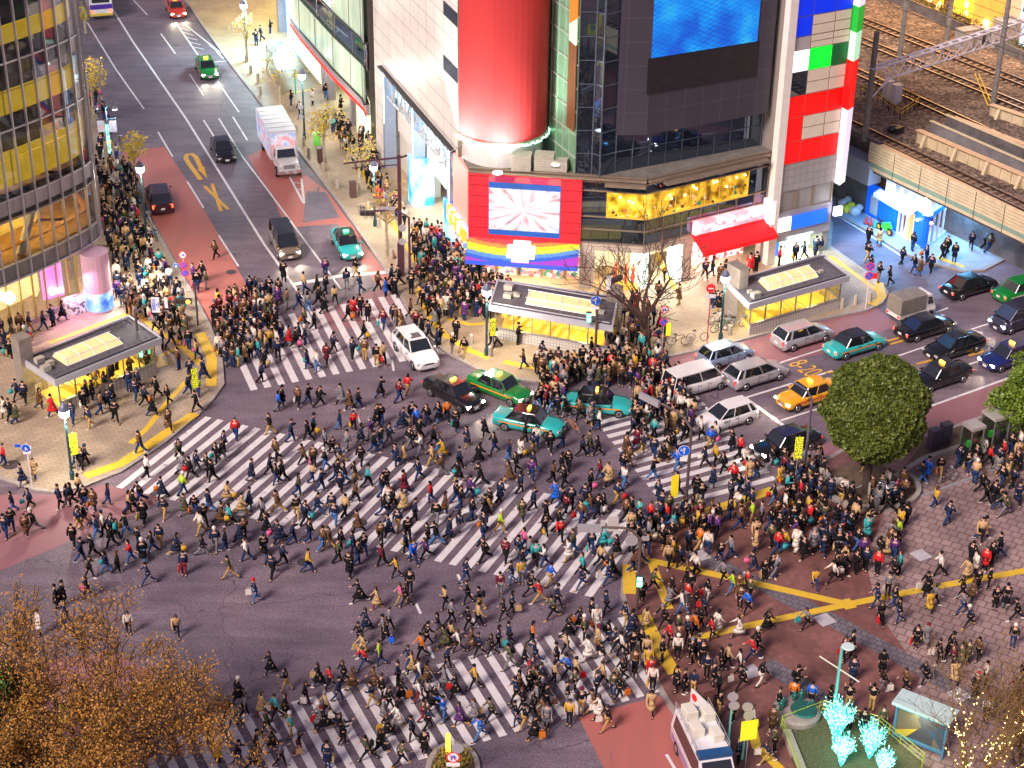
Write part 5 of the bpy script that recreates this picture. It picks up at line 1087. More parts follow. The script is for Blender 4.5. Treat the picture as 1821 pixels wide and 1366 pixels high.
# signs
SBLU = mat('sign_blue', (.01, .09, .55), .35, emit=(0, .1, .6), es=.15); SRED = mat('sign_red', (.65, .02, .03), .35, emit=(1, .03, .03), es=.12); SWH = mat('sign_white', (.85, .85, .85), .35); GREYP = mat('sign_pole', (.5, .5, .52), .4, .4); YSG = mat('sign_yellow', (.82, .72, .03), .4, emit=(.9, .9, .02), es=.22)
def disc(mb, c, r, d, th, mi): 
    c = np.array(c); mb.tube(tuple(c + d * 0), tuple(c + d * th), r, r, 20, mi)
FCE = np.array([0, -1, 0.0])
def roundsign(o, c, kind, r=.3, face=None):
    f = FCE if face is None else np.array(face, float); f = f / np.linalg.norm(f); s = np.array([-f[1], f[0], 0]); s = s if s[0] > 0 else -s; up_ = np.array([0, 0, 1.]); c = np.array(c)
    mb = MB(); L = lambda x, z_, d: tuple(c + s * x * r + up_ * z_ * r + f * d)
    def bar(x0, z0, x1, z1, w_, mi, d0=.045, d1=.055):
        a = np.array([x1 - x0, z1 - z0]); a = a / np.hypot(*a); n_ = np.array([-a[1], a[0]]) * w_ / 2; q = [(x0 + n_[0], z0 + n_[1]), (x0 - n_[0], z0 - n_[1]), (x1 - n_[0], z1 - n_[1]), (x1 + n_[0], z1 + n_[1])]; mb.hexa([L(x, z_, d0) for x, z_ in q], [L(x, z_, d1) for x, z_ in q], mi)
    if kind == 'noturn' or kind == 'uturn': disc(mb, c, r, f, .02, 1); disc(mb, c + f * .02, r * .78, f, .01, 2); bar(-.25, -.45, -.25, .2, .17, 0); bar(-.25, .2, .2, .35, .17, 0); bar(.2, .35, .25, -.1, .17, 0); bar(.02, .0, .48, -.02, .14, 0); bar(-.55, .55, .55, -.55, .12, 1, .056, .062)
    elif kind == 'nopark': disc(mb, c, r, f, .02, 1); disc(mb, c + f * .02, r * .78, f, .01, 0); bar(-.6, .6, .6, -.6, .16, 1)
    elif kind == 'nostop': disc(mb, c, r, f, .02, 1); disc(mb, c + f * .02, r * .78, f, .01, 0); bar(-.6, .6, .6, -.6, .16, 1); bar(.6, .6, -.6, -.6, .16, 1)
    elif kind == 'arrow': disc(mb, c, r, f, .02, 2); disc(mb, c + f * .02, r * .93, f, .01, 0); bar(0, -.6, 0, .5, .16, 2); bar(-.25, .3, 0, .6, .14, 2); bar(.25, .3, 0, .6, .14, 2); bar(0, -.15, -.5, .15, .14, 2); bar(-.5, .4, -.55, .0, .14, 2)
    elif kind == 'person': disc(mb, c, r, f, .02, 2); disc(mb, c + f * .02, r * .93, f, .01, 0); bar(-.15, -.5, -.05, .3, .25, 2); bar(.25, -.5, .2, .1, .2, 2)
    elif kind == 'noentry': disc(mb, c, r, f, .02, 1); bar(-.6, 0, .6, 0, .3, 2)
    elif kind == 'back': disc(mb, c, r, f, .03, 3)
    return mb.build('sign_disc', [SBLU, SRED, SWH, GREYP], o)
def signpost(px, py, label, discs, col=GREYP, plates=(), top=None, group='road sign posts'):
    x, y, z = foot0(px, py); h = max(tall((x, y), d[1]) for d in discs) + .3
    o = thing('sign_post', (x, y, z), label, 'road sign', group); mb = MB(); mb.tube((x, y, z), (x, y, h), .04, n=8); mb.build('post', col, o)
    for dx, yy, k, *r in discs: roundsign(o, (x + dx, y - .06, tall((x, y), yy)), k, *(r or [.3]))
    for dx, yy, w_, hh, m in plates: mb = MB(); mb.box((x + dx, y - .07, tall((x, y), yy)), (w_, .03, hh)); mb.build('sign_plate', m, o)
    return o
signpost(331, 520, 'post with a U turn ban sign over two red and blue parking bans', [(0, 453, 'noturn'), (0.02, 471, 'nostop'), (0.04, 485, 'nopark'), (-.55, 472, 'person', .2)])
signpost(57, 866, 'slim white post with a blue pedestrian disc on the left pavement', [(-.02, 796, 'person', .28)], WHITEP, [(0, 804, .45, .22, SWH), (-.5, 792, .35, .2, SBLU)])
signpost(1176, 642, 'post with a U turn ban and a parking ban before the bare tree', [(0, 550, 'noturn'), (-.02, 572, 'nopark')], plates=[(.35, 585, .32, 1.0, YSG)])
signpost(1257, 612, 'red pole with a round stop sign by the parked bicycles', [(-.02, 512, 'noentry', .33)], mat('red_pole', (.5, .03, .03), .4), [(0, 526, .7, .28, SWH)])
signpost(1539, 549, 'post with two red and blue parking bans at the side street corner', [(-.03, 473, 'nostop', .33), (-.03, 490, 'nopark', .33)], WHITEP, [(.4, 490, .35, .45, SRED)])
signpost(538, 262, 'white sign post behind the box truck seen edge on', [(0, 190, 'back', .25), (0, 207, 'back', .22)], WHITEP)
signpost(1640, 440, 'blue cafe corner post with a no entry disc', [(.25, 398, 'noentry', .25)])
# traffic signals
SGB = mat('signal_body', (.06, .06, .065), .5); GLENS = mat('green_signal_lens', (.05, .8, .5), .3, emit=(.1, 1, .6), es=6); ALENS = mat('amber_signal_lens', (1, .4, .02), .3, emit=(1, .35, .02), es=7); OFFL = mat('dark_lens', (.05, .03, .03), .2)
MAU = mat('mauve_pole', (.10, .04, .06), .45, .2, noise=.15); GRP = mat('brown_grey_pole', (.13, .09, .08), .5, .2, noise=.2)
def sig3(o, c, lit, ang=0.):
    mb = MB(); mb.box(c, (1.15, .22, .36), ang); so_ = mb.build('signal_head', SGB, o)
    for k in (-1, 0, 1):
        d = (c[0] + math.cos(ang) * k * .36 + math.sin(ang) * .12, c[1] + math.sin(ang) * k * .36 - math.cos(ang) * .12, c[2]); mb = MB(); mb.tube(d, (d[0] + math.sin(ang) * .03, d[1] - math.cos(ang) * .03, d[2]), .14, n=14); mb.build('lens', (ALENS if lit == k else OFFL), o)
def ped(o, c, green=True):
    mb = MB(); mb.box(c, (.36, .2, .78)); mb.build('pedestrian_signal', SGB, o); mb = MB(); mb.box((c[0], c[1] - .11, c[2] - .18), (.27, .03, .28)); mb.box((c[0], c[1] - .11, c[2] + .17), (.27, .03, .24)); mb.build('pedestrian_lens', GLENS, o)
def curvepole(px, py, top, arm, label, col=GRP, name='signal_pole'):
    x, y, z = foot0(px, py); h = tall((x, y), top); o = thing(name, (x, y, z), label, 'traffic signal', 'signal poles'); mb = MB(); mb.tube((x, y, z), (x, y, h - .7), .10, .085, 10)
    pts = [(x + arm[0] * t, y + arm[1] * t, h - .7 + .7 * math.sin(min(1, t * 2.2) * math.pi / 2)) for t in np.linspace(0, 1, 9)]; mb.path(pts, .07, 8); mb.build('post', col, o); return o, (x, y, h)
o, (x, y, h) = curvepole(250, 650, 540, (2.9, .5), 'curved signal pole with an amber light over the left pavement corner')
sig3(o, (x + 3.2, y + .5, h), 1); roundsign(o, (x + .15, y - .12, tall((x, y), 595)), 'arrow', .33); ped(o, (x + .15, y - .15, tall((x, y), 624)))
mb = MB(); mb.box((x + 1.4, y + .1, h - .12), (.55, .04, 1.15)); mb.build('name_board', SWH, o); mb = MB(); mb.box((x + 2.1, y + .2, h + .0), (.22, .04, .8)); mb.build('name_board', SWH, o)
def stxt(o, s, loc, size, m, rot=(math.pi / 2, 0, 0), nm='lettering'):
    cu = bpy.data.curves.new(nm, 'FONT'); cu.body = s; cu.size = size; cu.extrude = .004; cu.align_x = 'CENTER'; cu.align_y = 'CENTER'; cu.space_line = .8; cu.materials.append(m); t0 = bpy.data.objects.new('t', cu); COL.objects.link(t0); dg = bpy.context.evaluated_depsgraph_get(); me = bpy.data.meshes.new_from_object(t0.evaluated_get(dg)); bpy.data.objects.remove(t0); t = bpy.data.objects.new(nm, me); COL.objects.link(t); t.parent = o; t.location = tuple(np.array(loc) - np.array(o.location)) if o.get('_world') else loc; t.rotation_euler = rot; return t
stxt(o, '渋\n谷\n駅\n前', (x + 1.28, y + .07, h - .12), .27, SBLU); stxt(o, 'Shibuya\nSta.', (x + 1.55, y + .07, h - .12), .15, SBLU, (math.pi / 2, R(90), 0))
x, y, z = foot0(352, 578); h = tall((x, y), 505); o = thing('signal_post', (x, y, z), 'short dark post at the kerb under the amber signal', 'post'); mb = MB(); mb.tube((x, y, z), (x, y, h), .07, n=8); mb.build('post', SGB, o); mb = MB(); mb.box((x, y, h - .2), (.2, .2, .5)); mb.build('post_cap', SGB, o)
o, (x, y, h) = curvepole(1058, 640, 502, (1.2, 1.6), 'curved signal pole with a blue arrow disc before the middle entrance')
roundsign(o, (x - .12, y - .14, tall((x, y), 533)), 'arrow', .36); ped(o, (x - .55, y - .1, tall((x, y), 563))); sig3(o, (x + 1.3, y + 1.5, h - .5), 5, .8); mb = MB(); mb.box((x - .12, y - .14, tall((x, y), 546)), (.5, .03, .22)); mb.build('sign_plate', SWH, o); mb = MB(); mb.box((x + .75, y + .6, h - .3), (.32, .05, 1.1)); mb.build('name_board', SWH, o)
x, y, z = foot0(713, 486); h = tall((x, y), 276); o = thing('sign_mast', (x, y, z), 'thick mauve mast with a long horizontal arm at the upper crosswalk', 'mast'); mb = MB(); mb.tube((x, y, z), (x, y, h), .17, .14, 10); mb.tube((x + .3, y, h - .15), (x - 4.0, y - .9, h - .35), .08, .07, 8); mb.tube((x, y, h - .75), (x - 3.4, y - .8, h - .75), .05, n=6); mb.tube((x, y, h - .2), (x + .6, y + .2, h - .1), .08, n=6); mb.build('post', MAU, o)
mb = MB(); mb.box((x + .05, y - .3, z + 1.4), (.5, .45, 2.6)); mb.build('control_box', MAU, o)
o, (x, y, h) = curvepole(729, 498, 372, (-2.8, -.5), 'curved brown signal pole beside the thick mauve mast', MAU); sig3(o, (x - 3.0, y - .5, h - .15), 5); mb = MB(); mb.box((x - 1.6, y - .3, h + .15), (1.2, .05, .3)); mb.build('name_board', GREYP, o); roundsign(o, (x - .5, y - .1, h - 1.5), 'back', .3); roundsign(o, (x - .5, y - .1, h - 2.6), 'back', .28)
o, (x, y, h) = curvepole(1220, 893, 745, (-1.9, 1.9), 'curved signal pole with a blue arrow disc at the plaza kerb'); roundsign(o, (x - .35, y - .1, tall((x, y), 800)), 'arrow', .36); mb = MB(); mb.box((x - .35, y - .12, tall((x, y), 815)), (.45, .03, .28)); mb.build('sign_plate', SWH, o); mb = MB(); mb.box((x - 2.4, y + 2.3, h - .05), (1.6, .2, .4), -.8); mb.build('signal_head', GREYP, o)
o, (x, y, h) = curvepole(1132, 1085, 940, (-2.2, .1), 'curved signal pole with grey sign backs near the plaza corner'); mb = MB(); mb.box((x - 2.8, y + .1, h - .1), (1.3, .25, .4)); mb.build('signal_head', GREYP, o); ped(o, (x + .05, y - .15, tall((x, y), 1030)))
mb = MB(); mb.box((x - 1.55, y + .1, h + .2), (.6, .05, .95)); mb.box((x - 2.1, y + .1, h + .05), (.25, .05, .8)); mb.build('name_board', mat('board_back', (.5, .48, .44), .5, noise=.1), o); roundsign(o, (x - .5, y - .05, h - .75), 'back', .36); mb = MB(); mb.box((x + .25, y, h - .65), (.4, .05, .28)); mb.build('sign_plate', GREYP, o)
x, y, z = foot0(1428, 856); h = tall((x, y), 688); o = thing('curved_pole', (x, y, z), 'grey curved street pole covered in stickers left of the round tree', 'pole'); mb = MB(); mb.tube((x, y, z), (x, y, h - .9), .1, .08, 8); mb.path([(x, y, h - .9), (x - .3, y + .1, h - .35), (x - .9, y + .25, h), (x - 1.7, y + .4, h + .25)], .06, 6); mb.build('post', mat('violet_grey_pole', (.16, .15, .2), .45, .3), o)
# yellow banners
SCR = mat('yellow_banner', (.82, .78, .03), .5); n, l, b = nodes(SCR); tc = n.new('ShaderNodeTexCoord'); mp = n.new('ShaderNodeMapping'); mp.inputs['Scale'].default_value = (6, 6, 3.5); nz = n.new('ShaderNodeTexVoronoi'); nz.feature = 'DISTANCE_TO_EDGE'; nz.inputs['Scale'].default_value = 1.6; l.new(tc.outputs['Object'], mp.inputs[0]); l.new(mp.outputs[0], nz.inputs['Vector'])
r_ = ramp(n, [(.0, (.03, .06, .02)), (.06, (.03, .06, .02)), (.11, (.82, .80, .03))]); l.new(nz.outputs['Distance'], r_.inputs[0]); l.new(r_.outputs[0], b.inputs['Base Color']); l.new(r_.outputs[0], b.inputs['Emission Color']); b.inputs['Emission Strength'].default_value = .3
def banner(px, py, ytop, ybot, w_, label, rz=.3, m=SCR, dx=0., plain=False, pole=True):
    x, y, z = foot0(px, py); o = thing('banner_sign', (x, y, z), label, 'banner', 'yellow boards and banners'); z1 = tall((x, y), ytop); z0 = tall((x, y), ybot)
    if pole: mb = MB(); mb.tube((x, y, z), (x, y, z1 + .1), .025, n=6); mb.build('pole', GREYP, o)
    mb = MB(); mb.box((x + dx, y - .03, (z0 + z1) / 2), (w_, .03, z1 - z0), rz); mb.build('board', m, o); return o
banner(137, 838, 770, 808, .5, 'bright yellow banner hanging on the left pavement lamp post', .5)
banner(876, 632, 567, 597, .42, 'bright yellow banner by the lamp at the middle station entrance', .2)
banner(1412, 872, 777, 815, .5, 'bright yellow placard held up beside the sticker covered pole', .1)
banner(1197, 905, 845, 884, .5, 'yellow notice board on a pole at the right crosswalk end', .4, mat('yellow_notice', (.8, .62, .03), .5, emit=(.9, .7, .02), es=.2))
banner(350, 716, 655, 690, .4, 'yellow sign board at the lower edge of the left pavement', .6)
banner(1325, 1366, 1281, 1315, .85, 'plain yellow placard above the crowd beside the loudspeaker van', .25, YSG)
banner(122, 1330, 1252, 1285, .42, 'bright yellow banner seen through the autumn tree', .2)
# small round-about island with a U turn sign
c = g(806, 1356); o = thing('traffic_island', (c[0], c[1], 0), 'small planted traffic island with kerb at the bottom of the near crosswalk', 'traffic island')
ring = [(c[0] + 1.35 * math.cos(t), c[1] - .6 + 2.0 * math.sin(t)) for t in np.linspace(0, 2 * math.pi, 25)[:-1]]; mb = MB(); mb.prism(ring, 0, .17); mb.build('kerb', KERB, o); mb = MB(); mb.prism([(c[0] + (x - c[0]) * .8, c[1] - .6 + (y - c[1] + .6) * .8) for x, y in ring], .1, .2); mb.build('soil', mat('soil', (.12, .08, .05), .9, noise=.4, ns=3), o)
mb = MB(); rr = random.Random(2); pp = [(c[0] + rr.uniform(-.8, .8), c[1] - .6 + rr.uniform(-1.3, 1.3), .3) for _ in range(260)]; leaves(mb, rr, pp, 7, .1, .07, .6) if 'leaves' in globals() else None
ISL = (mb, rr, pp, o)
signpost(806, 1392, 'white post with a red ringed U turn ban on the small island', [(0, 1345, 'uturn', .34), (.22, 1329, 'back', .3)], WHITEP, [(0, 1358, .65, .22, SWH)])
x, y, z = foot0(797, 1345); h = tall((x, y), 1308); o = thing('island_marker', (x, y, z), 'yellow lit marker column on the small planted island', 'marker'); mb = MB(); mb.lathe([(.12, 0), (.13, h - .1), (.15, h), (.1, h + .1)], (x, y, 0), 12); mb.build('column', mat('yellow_marker', (.9, .6, .05), .4, emit=(1, .6, .05), es=1.2, noise=.5, ns=5), o)
# phone booths, cabinets, planters
def booth(px, py, ytop, s, label):
    x, y, z = foot0(px, py); h = tall((x, y), ytop); o = thing('phone_booth', (x, y, z), label, 'phone booth', 'glass phone booths'); a = R(28)
    mb = MB(); co, si = math.cos(a), math.sin(a)
    for u in (-s / 2, s / 2):
        for v in (-s / 2, s / 2): mb.box((x + u * co - v * si, y + u * si + v * co, (z + h) / 2), (.07, .07, h - z), a)
    mb.build('frame', METAL, o); mb = MB(); mb.box((x, y, h + .08), (s + .14, s + .14, .2), a); mb.build('roof', mat('booth_roof', (.5, .48, .44), .4, .3, noise=.1), o)
    mb = MB(); mb.box((x, y, (z + h) / 2), (s - .06, s - .06, h - z - .1), a); mb.build('glass', clearglass('booth_glass', (.55, .62, .6), .08), o)
    mb = MB(); mb.box((x - .1, y + .1, z + 1.15), (.3, .25, .4), a); mb.build('telephone', mat('green_phone', (.05, .4, .05), .4, emit=(.1, 1, .1), es=.1), o); light('booth_lamp', 'POINT', (x, y, h - .25), 6, (.8, 1, .8), .1, o)
booth(1722, 818, 758, .95, 'shorter glass phone booth with a green telephone'); booth(1762, 800, 738, 1.2, 'taller glass phone booth behind the one with the green phone')
for px, py, s, lb in ((1658, 800, 1.5, 'dark kerbside cabinet, nearer the round tree'), (1678, 792, 1.6, 'dark kerbside cabinet, nearer the phone booths')):
    x, y, z = foot0(px, py); mb = MB(); mb.box((x, y, z + s / 2), (.7, .5, s), R(28)); mb.box((x, y, z + s + .03), (.76, .56, .05), R(28)); mb.build('utility_cabinet', mat('dark_cabinet', (.06, .05, .08), .5, noise=.15), label=lb, cat='cabinet', group='dark cabinets on the plaza edge')
mb = MB(); pl_pts = G((1590, 858), (1640, 826), (1700, 806), (1821, 765), (1900, 735)); mb.ribbon(pl_pts, .35, .05, .5); mb.build('planter_wall', KERB, label='low stone planter wall running right behind the round tree', cat='wall')
mb = MB(); mb.sheet(G((1595, 850), (1650, 780), (1821, 720), (1821, 762), (1700, 802), (1640, 822)), .12); mb.build('planter_soil', mat('soil', (.12, .08, .05), .9, noise=.4, ns=3), kind='structure')
mb = MB(); mb.ribbon(G((1615, 893), (1700, 863), (1760, 840), (1821, 822)), .14, .05, .16); mb.build('steel_bench_rail', STEEL, label='long low steel rail on the plaza before the phone booths', cat='rail')
c = g(1546, 868); ringp = [(c[0] + 3.0 * math.cos(t), c[1] + 2.7 * math.sin(t)) for t in np.linspace(math.pi * .9, math.pi * 2.15, 22)]
mb = MB(); mb.ribbon(ringp, .3, .05, .38); mb.build('tree_planter', KERB, label='curved stone planter kerb round the big round tree', cat='planter'); mb = MB(); mb.prism([(c[0] + 2.9 * math.cos(t), c[1] + 2.6 * math.sin(t)) for t in np.linspace(0, 6.28, 25)[:-1]], .05, .13); mb.build('planter_soil', mat('soil', (.12, .08, .05), .9, noise=.4, ns=3), kind='structure')
o = thing('info_board', (*g(1478, 862), .05), 'tilted stone information board at the round tree planter', 'information board'); a, b_ = g(1461, 850, .4), g(1493, 868, .4)
for q in (a, b_): mb = MB(); mb.box((q[0], q[1], .55), (.3, .3, 1.1), .5); mb.build('stone_post', mat('pale_stone', (.5, .46, .4), .7, noise=.2), o)
F = Fac(a, b_); mb = MB(); F.box(mb, .15, F.L - .15, .5, .95, -.05, .02); mb.build('panel', mat('grey_info_panel', (.45, .44, .42), .4, .2, noise=.1), o)
mb = MB(); pts = [tuple(lerp(b_, g(1545, 862, .4), t)) + (.75 - .5 * math.sin(math.pi * t),) for t in np.linspace(0, 1, 8)]; mb.path(pts, .03, 6); mb.build('chain', STEEL, o); q = g(1548, 872, .4); mb = MB(); mb.box((q[0], q[1], .5), (.3, .3, 1.0), .3); mb.build('stone_post', mat('pale_stone', (.5, .46, .4), .7, noise=.2), o)
for i, (dx, dy) in enumerate(((-.45, 0), (.25, -.25), (.45, .4), (-.1, .55))):
    q = g(1573, 893, .05); mb = MB(); mb.lathe([(.3, 0), (.34, .1), (.34, .8), (.24, 1.0), (.14, 1.08), (.18, 1.15), (.02, 1.2)], (q[0] + dx, q[1] + dy, .05), 16)
    mb.build('metal_canister', mat('shiny_canister', (.6, .6, .62), .2, .9, noise=.1), label='shiny steel canister beside the round tree planter, ' + ('leftmost of the cluster', 'frontmost of the cluster', 'rightmost of the cluster', 'rearmost of the cluster')[i], cat='canister', group='steel canisters')
# bollards and chains
STN = mat('granite_bollard', (.45, .40, .34), .7, noise=.25, ns=6)
BOL = [(838, 612), (872, 634), (1228, 614), (1297, 596), (1497, 548), (1521, 542), (1546, 537), (305, 510), (312, 540), (446, 130), (459, 145), (463, 168), (528, 236), (540, 258), (549, 278), (662, 388), (674, 405), (688, 432), (697, 460), (708, 478), (655, 375), (600, 335), (587, 325), (575, 305)]
ob = None
BN = ['beside the white sunroof car', 'left of the middle entrance lamp', 'nearest the bare tree', 'right of the bare tree bicycles', 'at the left of three by the side street corner', 'at the middle of three by the side street corner', 'at the right of three by the side street corner', 'near the post with three round signs', 'below the post with three round signs', 'highest on the right pavement', 'second highest on the right pavement', 'third highest on the right pavement', 'behind the truck cab, far one', 'behind the truck cab, middle one', 'behind the truck cab, near one', 'left of the mauve mast arm', 'under the lower signal arm', 'beside the teal taxi on the upper road', 'between the nearly leafless tree and taxi', 'at the foot of the mauve mast', 'above the lower signal arm', 'lowest beside the truck bonnet', 'middle one beside the truck bonnet', 'highest beside the truck bonnet']
for (px, py), nn_ in zip(BOL, BN):
    x, y, z = foot0(px, py)
    if ob is None: mb = MB(); mb.lathe([(.15, 0), (.14, .72), (.10, .82), (.01, .85)], (0, 0, 0), 10); ob = mb.build('bollard', STN); q = ob
    else: q = ob.copy(); COL.objects.link(q)
    q.location = (x, y, z); tag(q, 'granite bollard ' + nn_, 'bollard', 'granite bollards along the kerb')
# bicycles
def bicycle(px, py, rz, col, label, first=[None]):
    x, y, z = foot0(px, py)
    o = thing('bicycle', (x, y, z), label, 'bicycle', 'bicycles parked on the pavements', rz, world=False)
    for cx in (-.5, .5):
        mb = MB(); n_ = 16
        for i in range(n_): a, b2 = 2 * math.pi * i / n_, 2 * math.pi * (i + 1) / n_; mb.tube((cx + .32 * math.cos(a), 0, .34 + .32 * math.sin(a)), (cx + .32 * math.cos(b2), 0, .34 + .32 * math.sin(b2)), .022, n=4)
        wh = mb.build('wheel', RUBBER, o); mb = MB()
        for i in range(6): a = math.pi * i / 6; mb.tube((cx + .31 * math.cos(a), 0, .34 + .31 * math.sin(a)), (cx - .31 * math.cos(a), 0, .34 - .31 * math.sin(a)), .006, n=3)
        mb.build('spokes', STEEL, wh)
    mb = MB()
    for a, b2 in (((-.5, .34), (-.12, .34)), ((-.12, .34), (-.25, .85)), ((-.12, .34), (.36, .72)), ((-.22, .75), (.34, .82)), ((.5, .34), (.34, .92)), ((-.5, .34), (-.22, .75))): mb.tube((a[0], 0, a[1]), (b2[0], 0, b2[1]), .02, n=5)
    mb.build('frame', col, o); mb = MB(); mb.box((-.26, 0, .88), (.26, .13, .06)); mb.build('saddle', BLK_, o); mb = MB(); mb.path([(.30, -.26, 1.0), (.36, -.1, .95), (.36, .1, .95), (.30, .26, 1.0)], .016, 5); mb.build('handlebar', STEEL, o)
    if 'basket' in label: mb = MB(); mb.hexa([(.45, -.14, .72), (.7, -.14, .72), (.7, .14, .72), (.45, .14, .72)], [(.42, -.18, .95), (.76, -.18, .95), (.76, .18, .95), (.42, .18, .95)]); mb.build('basket', METAL, o)
    return o
BLK_ = mat('black_trim', (.02, .02, .022), .5)
CB = {k: mat('frame_' + k, v, .35, coat=.5) for k, v in dict(black=(.03, .03, .03), silver=(.5, .5, .52), green=(.05, .3, .12), red=(.5, .03, .03), white=(.7, .7, .7), orange=(.7, .2, .02), blue=(.03, .1, .4)).items()}
for px, py, r_z, cn, lb in [(1206, 614, .1, 'black', 'black bicycle left of the bare tree trunk bollard'), (1240, 607, .15, 'silver', 'silver bicycle between the bare tree and the red pole'), (1281, 590, .4, 'green', 'green bicycle with a basket by the entrance lamp'), (1275, 575, .5, 'white', 'white bicycle farthest back in the rack by the lamp'), (1310, 583, .3, 'silver', 'silver bicycle with a basket at the right entrance wall'), (1292, 580, .6, 'black', 'black bicycle in the middle of the rack by the lamp'), (244, 322, 1.9, 'red', 'red bicycle parked behind the lamp on the left pavement'), (250, 345, 2.0, 'silver', 'silver bicycle second in the left pavement row'), (268, 400, 2.0, 'white', 'white bicycle with a basket beside the dark car'), (276, 425, 2.0, 'blue', 'blue bicycle lowest in the left pavement row'), (645, 385, 2.1, 'black', 'black bicycle under the lower signal arm'), (1018, 768, 2.4, 'orange', 'orange bicycle ridden through the gap between teal taxis'), (1684, 858, .4, 'black', 'black bicycle leaning at the low steel rail'), (215, 262, 1.9, 'black', 'black bicycle highest in the left pavement row')]: bicycle(px, py, r_z, CB[cn], lb)
# cones and rubbish by the cafe
for px, py, c_, lb in ((1540, 398, 'red', 'red traffic cone left of the other by the blue cafe'), (1548, 401, 'red', 'red traffic cone right of the other by the blue cafe'), (1556, 404, 'green', 'green traffic cone beside the motorcycle'), (700, 458, 'orange', 'orange traffic cone at the foot of the nearly leafless tree')):
    x, y, z = foot0(px, py); o = thing('traffic_cone', (x, y, z), lb, 'traffic cone'); mb = MB(); mb.lathe([(.16, .03), (.03, .7)], (x, y, z), 12); mb.build('cone', mat('cone_' + c_, {'red': (.75, .05, .05), 'green': (.02, .5, .3), 'orange': (.8, .2, .03)}[c_], .5), o); mb = MB(); mb.box((x, y, z + .02), (.4, .4, .04)); mb.build('cone_base', RUBBER, o)
for i, (px, py, col, lb) in enumerate(((1500, 366, (.6, .6, .62), 'pale rubbish bags heaped in the alley beside the tower'), (1506, 376, (.75, .7, .05), 'yellow rubbish bags heaped in the alley beside the tower'), (1520, 380, (.7, .68, .68), 'white box and bags at the end of the alley heap'))):
    q = g(px, py, .13); mb = MB(); rr = random.Random(i)
    mb.ball((q[0], q[1], .35), (.5, .45, .4), 9); mb.ball((q[0] + .35, q[1] + .2, .6), (.35, .3, .3), 8); mb.build('rubbish_bags', mat('bag_plastic_%d' % i, col, .3, noise=.3, ns=4), label=lb, cat='rubbish bags')
# garden with rail, statues, pavilion, boards at bottom right
gp = [g(*q) for q in ((1388, 1300), (1462, 1272), (1560, 1300), (1640, 1366), (1620, 1450), (1440, 1440))]
mb = MB(); mb.prism(gp, .05, .32); mb.build('garden_bed', mat('mossy_gravel', (.10, .10, .045), .9, noise=.6, ns=9), kind='structure')
o = thing('garden_fence', (*gp[0], .3), 'yellow green lit rail fence round the garden with cyan bushes', 'fence'); mb = MB()
for i in range(5):
    a, b_ = gp[i], gp[(i + 1) % 6]; L = math.dist(a, b_)
    for z in (.45, .7, .95): mb.tube((*a, z), (*b_, z), .022, n=4)
    for k in range(int(L / .8) + 1): q = lerp(a, b_, min(1, k * .8 / L)); mb.tube((*q, .3), (*q, 1.0), .022, n=4)
a, b_ = gp[5], gp[0]
for z in (.45, .7, .95): mb.tube((*a, z), (*b_, z), .022, n=4)
mb.build('rail', mat('green_gold_rail', (.35, .42, .06), .4, .4, emit=(.5, .7, .05), es=.15), o)
mb = MB(); mb.ribbon([g(1398, 1310), g(1420, 1366), g(1450, 1440)], .4, .05, .5); mb.build('garden_wall', STN, label='pale stone wall along the left side of the fenced garden', cat='wall')
BRZ_ = mat('patina_bronze', (.05, .22, .19), .45, .6, noise=.3, ns=6)
cq = g(1415, 1278); o = thing('fountain_base', (cq[0], cq[1], .05), 'round stone pedestal carrying small green bronze figures', 'monument'); mb = MB(); mb.lathe([(1.25, 0), (1.25, .5), (1.1, .62), (.5, .75)], (cq[0], cq[1], .05), 24); mb.build('pedestal', mat('grey_brown_stone', (.3, .25, .22), .7, noise=.2), o); mb = MB(); mb.lathe([(.7, .7), (.65, .8), (.1, .85)], (cq[0] + .3, cq[1] - .2, .05), 16); mb.build('green_dish', BRZ_, o)
for i, (dx, dy, s, lb) in enumerate(((-.85, -.25, .9, 'green bronze figure leaning at the left of the pedestal'), (-.1, .45, .85, 'green bronze figure in the middle of the pedestal'), (.25, .5, 1.0, 'tallest green bronze figure on the pedestal'), (.8, .2, .5, 'crouching green bronze figure at the right of the pedestal'), (-.7, .15, .7, 'small green bronze figure second from the pedestal left'))):
    mb = MB(); x, y, z = cq[0] + dx, cq[1] + dy, .6
    mb.tube((x - .07, y, z), (x - .05, y, z + .4 * s), .05, .06, 6); mb.tube((x + .08, y, z), (x + .04, y, z + .4 * s), .05, .06, 6); mb.lathe([(.09, 0), (.12, .2 * s), (.13, .34 * s), (.05, .4 * s)], (x, y, z + .38 * s), 8); mb.ball((x, y, z + .86 * s), .075, 8); mb.tube((x - .12, y, z + .7 * s), (x - .25, y - .05, z + .5 * s), .035, .03, 5); mb.tube((x + .12, y, z + .7 * s), (x + .2, y + .05, z + .45 * s), .035, .03, 5)
    mb.build('bronze_figure', BRZ_, label=lb, cat='statue', group='bronze figures')
a, b_ = g(1588, 1318), g(1672, 1352); F = Fac(a, b_); o = thing('map_shelter', (*a, .05), 'glass fronted map shelter with a pale blue roof in the plaza corner', 'shelter')
mb = MB(); F.box(mb, 0, F.L, .5, 2.3, -.2, -.1); mb.build('panel', voro('dark_notice_panels', [(.04, .04, .05), (.10, .08, .05), (.35, .25, .03), (.03, .05, .08)], .9, .25), o); mb = MB(); F.box(mb, -.25, F.L + .25, 2.45, 2.62, -1.0, .3); mb.build('roof', mat('pale_blue_roof', (.5, .68, .66), .4, noise=.1), o); mb = MB(); F.box(mb, -.1, F.L + .1, 2.2, 2.45, -.3, .05)
